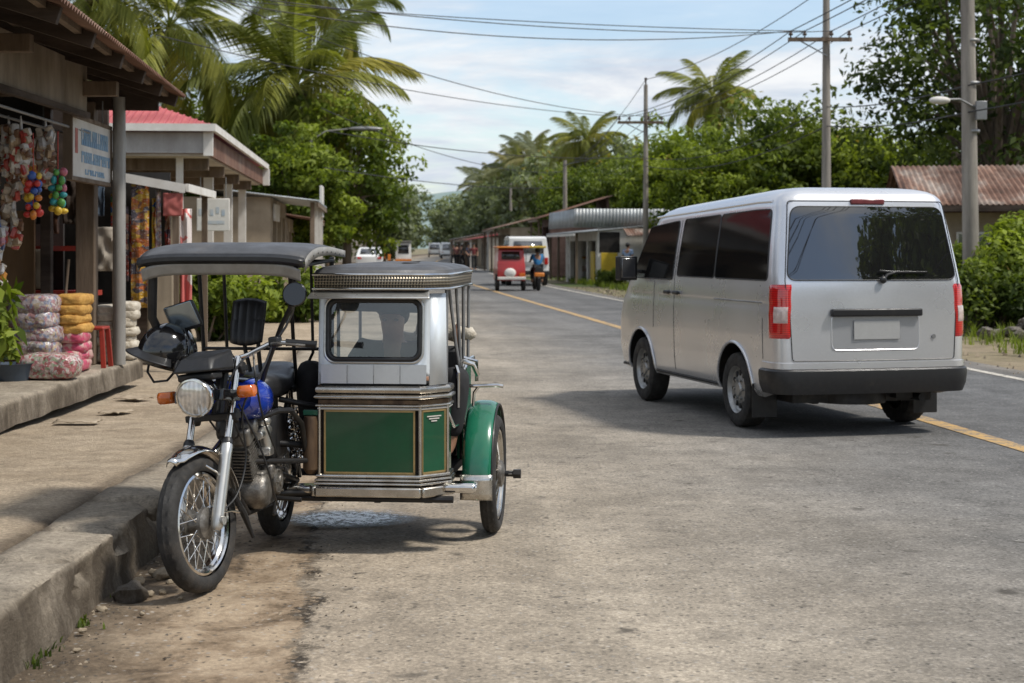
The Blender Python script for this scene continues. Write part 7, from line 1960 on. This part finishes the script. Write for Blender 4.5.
smallwheel(T2, .95, .30, .29, .12); smallwheel(T2, .95, 1.55, .29, .12)
m = MB(); m.bx(.82, 1.08, .1, 1.2, .55, .80); m.tube([(.95, 1.55, .29), (.95, 1.35, 1.0)], .03, 8); m.bx(.88, 1.02, .2, .95, .72, .82); m.build('motorcycle_body', MT['black'], T2, bevel=.03)
m = MB(); m.bx(.78, 1.12, -.12, .0, .48, .62); m.build('mudguard', MT['orangecar'], T2, bevel=.03)
m = MB(); m.bx(.45, 1.2, .1, 1.2, 1.46, 1.53); m.build('side_canopy', pmat('yellow canopy', (.66, .46, .05), None, 4, .5), T2, bevel=.02)
for (x, y) in ((.52, .2), (1.12, .2), (1.12, 1.1)): 
    m = MB(); m.tube([(x, y, .8), (x, y, 1.47)], .015, 6); m.build('canopy_post', MT['steel'], T2)
Jr = dict(pel=(0, 0, .80), waist=(0, .03, .92), chest=(0, .09, 1.10), neck=(0, .11, 1.24), jaw=(0, .13, 1.29), head=(0, .13, 1.34), crown=(0, .12, 1.41), face=(0, 1, 0))
for s, k in (('L', 1), ('R', -1)): Jr.update({'sh' + s: (.17 * k, .09, 1.19), 'el' + s: (.23 * k, .25, 1.0), 'wr' + s: (.24 * k, .46, .98), 'pm' + s: (.24 * k, .53, .98), 'hip' + s: (.1 * k, .02, .79), 'kn' + s: (.17 * k, .38, .68), 'an' + s: (.17 * k, .25, .30), 'toe' + s: (.18 * k, .38, .27)})
tp = Vector((-.02 + .95 - .04, 54.5 + .5 + .08, .03)); person('rider in a bright blue shirt on the red tricycle', tp, R(5), Jr, cloth('bright blue cotton', (.03, .20, .45)), MT['blackcloth'], None, 1, False)
# sedan and distant vehicles on the left
S_ = thing('parked_car', 'pale sedan parked far away under the left trees', 'car', (-9.0, 101, .02), R(4))
carbody([(0, .35), (-.02, .85), (.35, .98), (.85, 1.38), (1.2, 1.45), (2.2, 1.42), (2.9, .98), (4.0, .82), (4.05, .35)], 1.66, S_, MT['whitecar'], tumble=.80, zt=.95)
quadpart('rear_window', [(-.62, .38, 1.0), (.62, .38, 1.0), (.54, .82, 1.36), (-.54, .82, 1.36)], MT['farglass'], S_)
for s in (-1, 1):
    for y in (.75, 3.2): smallwheel(S_, s * .74, y, .31, .2)
    m = MB(); m.box((s * .64, -.02, .78), (.25, .05, .14)); m.build('tail_light', MT['redlens'], S_, bevel=.01)
T3 = thing('white_tricycle', 'distant white tricycle with orange trim coming up on the left', 'tricycle', (-7.6, 112, .02), R(4))
carbody([(0, .35), (0, 1.0), (.08, 1.72), (.2, 1.82), (1.7, 1.80), (1.75, .9), (1.8, .35)], 1.1, T3, MT['whitepaint'], tumble=.95, zt=1)
quadpart('windscreen', [(-.38, -.01, 1.0), (.38, -.01, 1.0), (.35, .06, 1.6), (-.35, .06, 1.6)], MT['blackgloss'], T3)
m = MB(); m.bx(-.56, .56, -.04, .02, .38, .62); m.build('front_panel', MT['orangecar'], T3); m = MB(); m.bx(-1.35, .6, -.1, 1.7, 1.83, 1.9); m.build('roof', MT['canopylip'], T3)
for x in (-.4, .45, -1.0): smallwheel(T3, x, .3, .29, .12)
m = MB(); m.bx(-1.1, -.9, 0, 1.4, .5, .95); m.tube([(-1.3, .2, .6), (-1.3, .2, 1.85)], .03); m.build('motorcycle_body', MT['orangecar'], T3, bevel=.04)
V_ = thing('white_van', 'tiny white van approaching where the road bends away', 'van', (-7.6, 190, .02), R(3))
carbody([(0, .35), (0, 1.0), (.35, 1.85), (.6, 1.95), (4, 1.95), (4.2, 1.8), (4.2, .35)], 1.75, V_, MT['whitecar'], tumble=.88, zt=1.0)
quadpart('windscreen', [(-.7, .0, 1.05), (.7, .0, 1.05), (.62, .30, 1.75), (-.62, .30, 1.75)], MT['farglass'], V_)
for s in (-1, 1):
    smallwheel(V_, s * .76, .7, .32, .2); smallwheel(V_, s * .76, 3.3, .32, .2); m = MB(); m.box((s * .65, -.02, .8), (.25, .05, .16)); m.build('headlight', MT['clearlens'], V_)
m = MB(); m.bx(-.85, .85, -.08, .02, .35, .55); m.build('front_bumper', MT['black'], V_)
V2_ = copy_tree(V_); V2_.location = (-10.4, 215, .02); V2_['label'] = 'tiny pale van furthest away on the left side of the road'
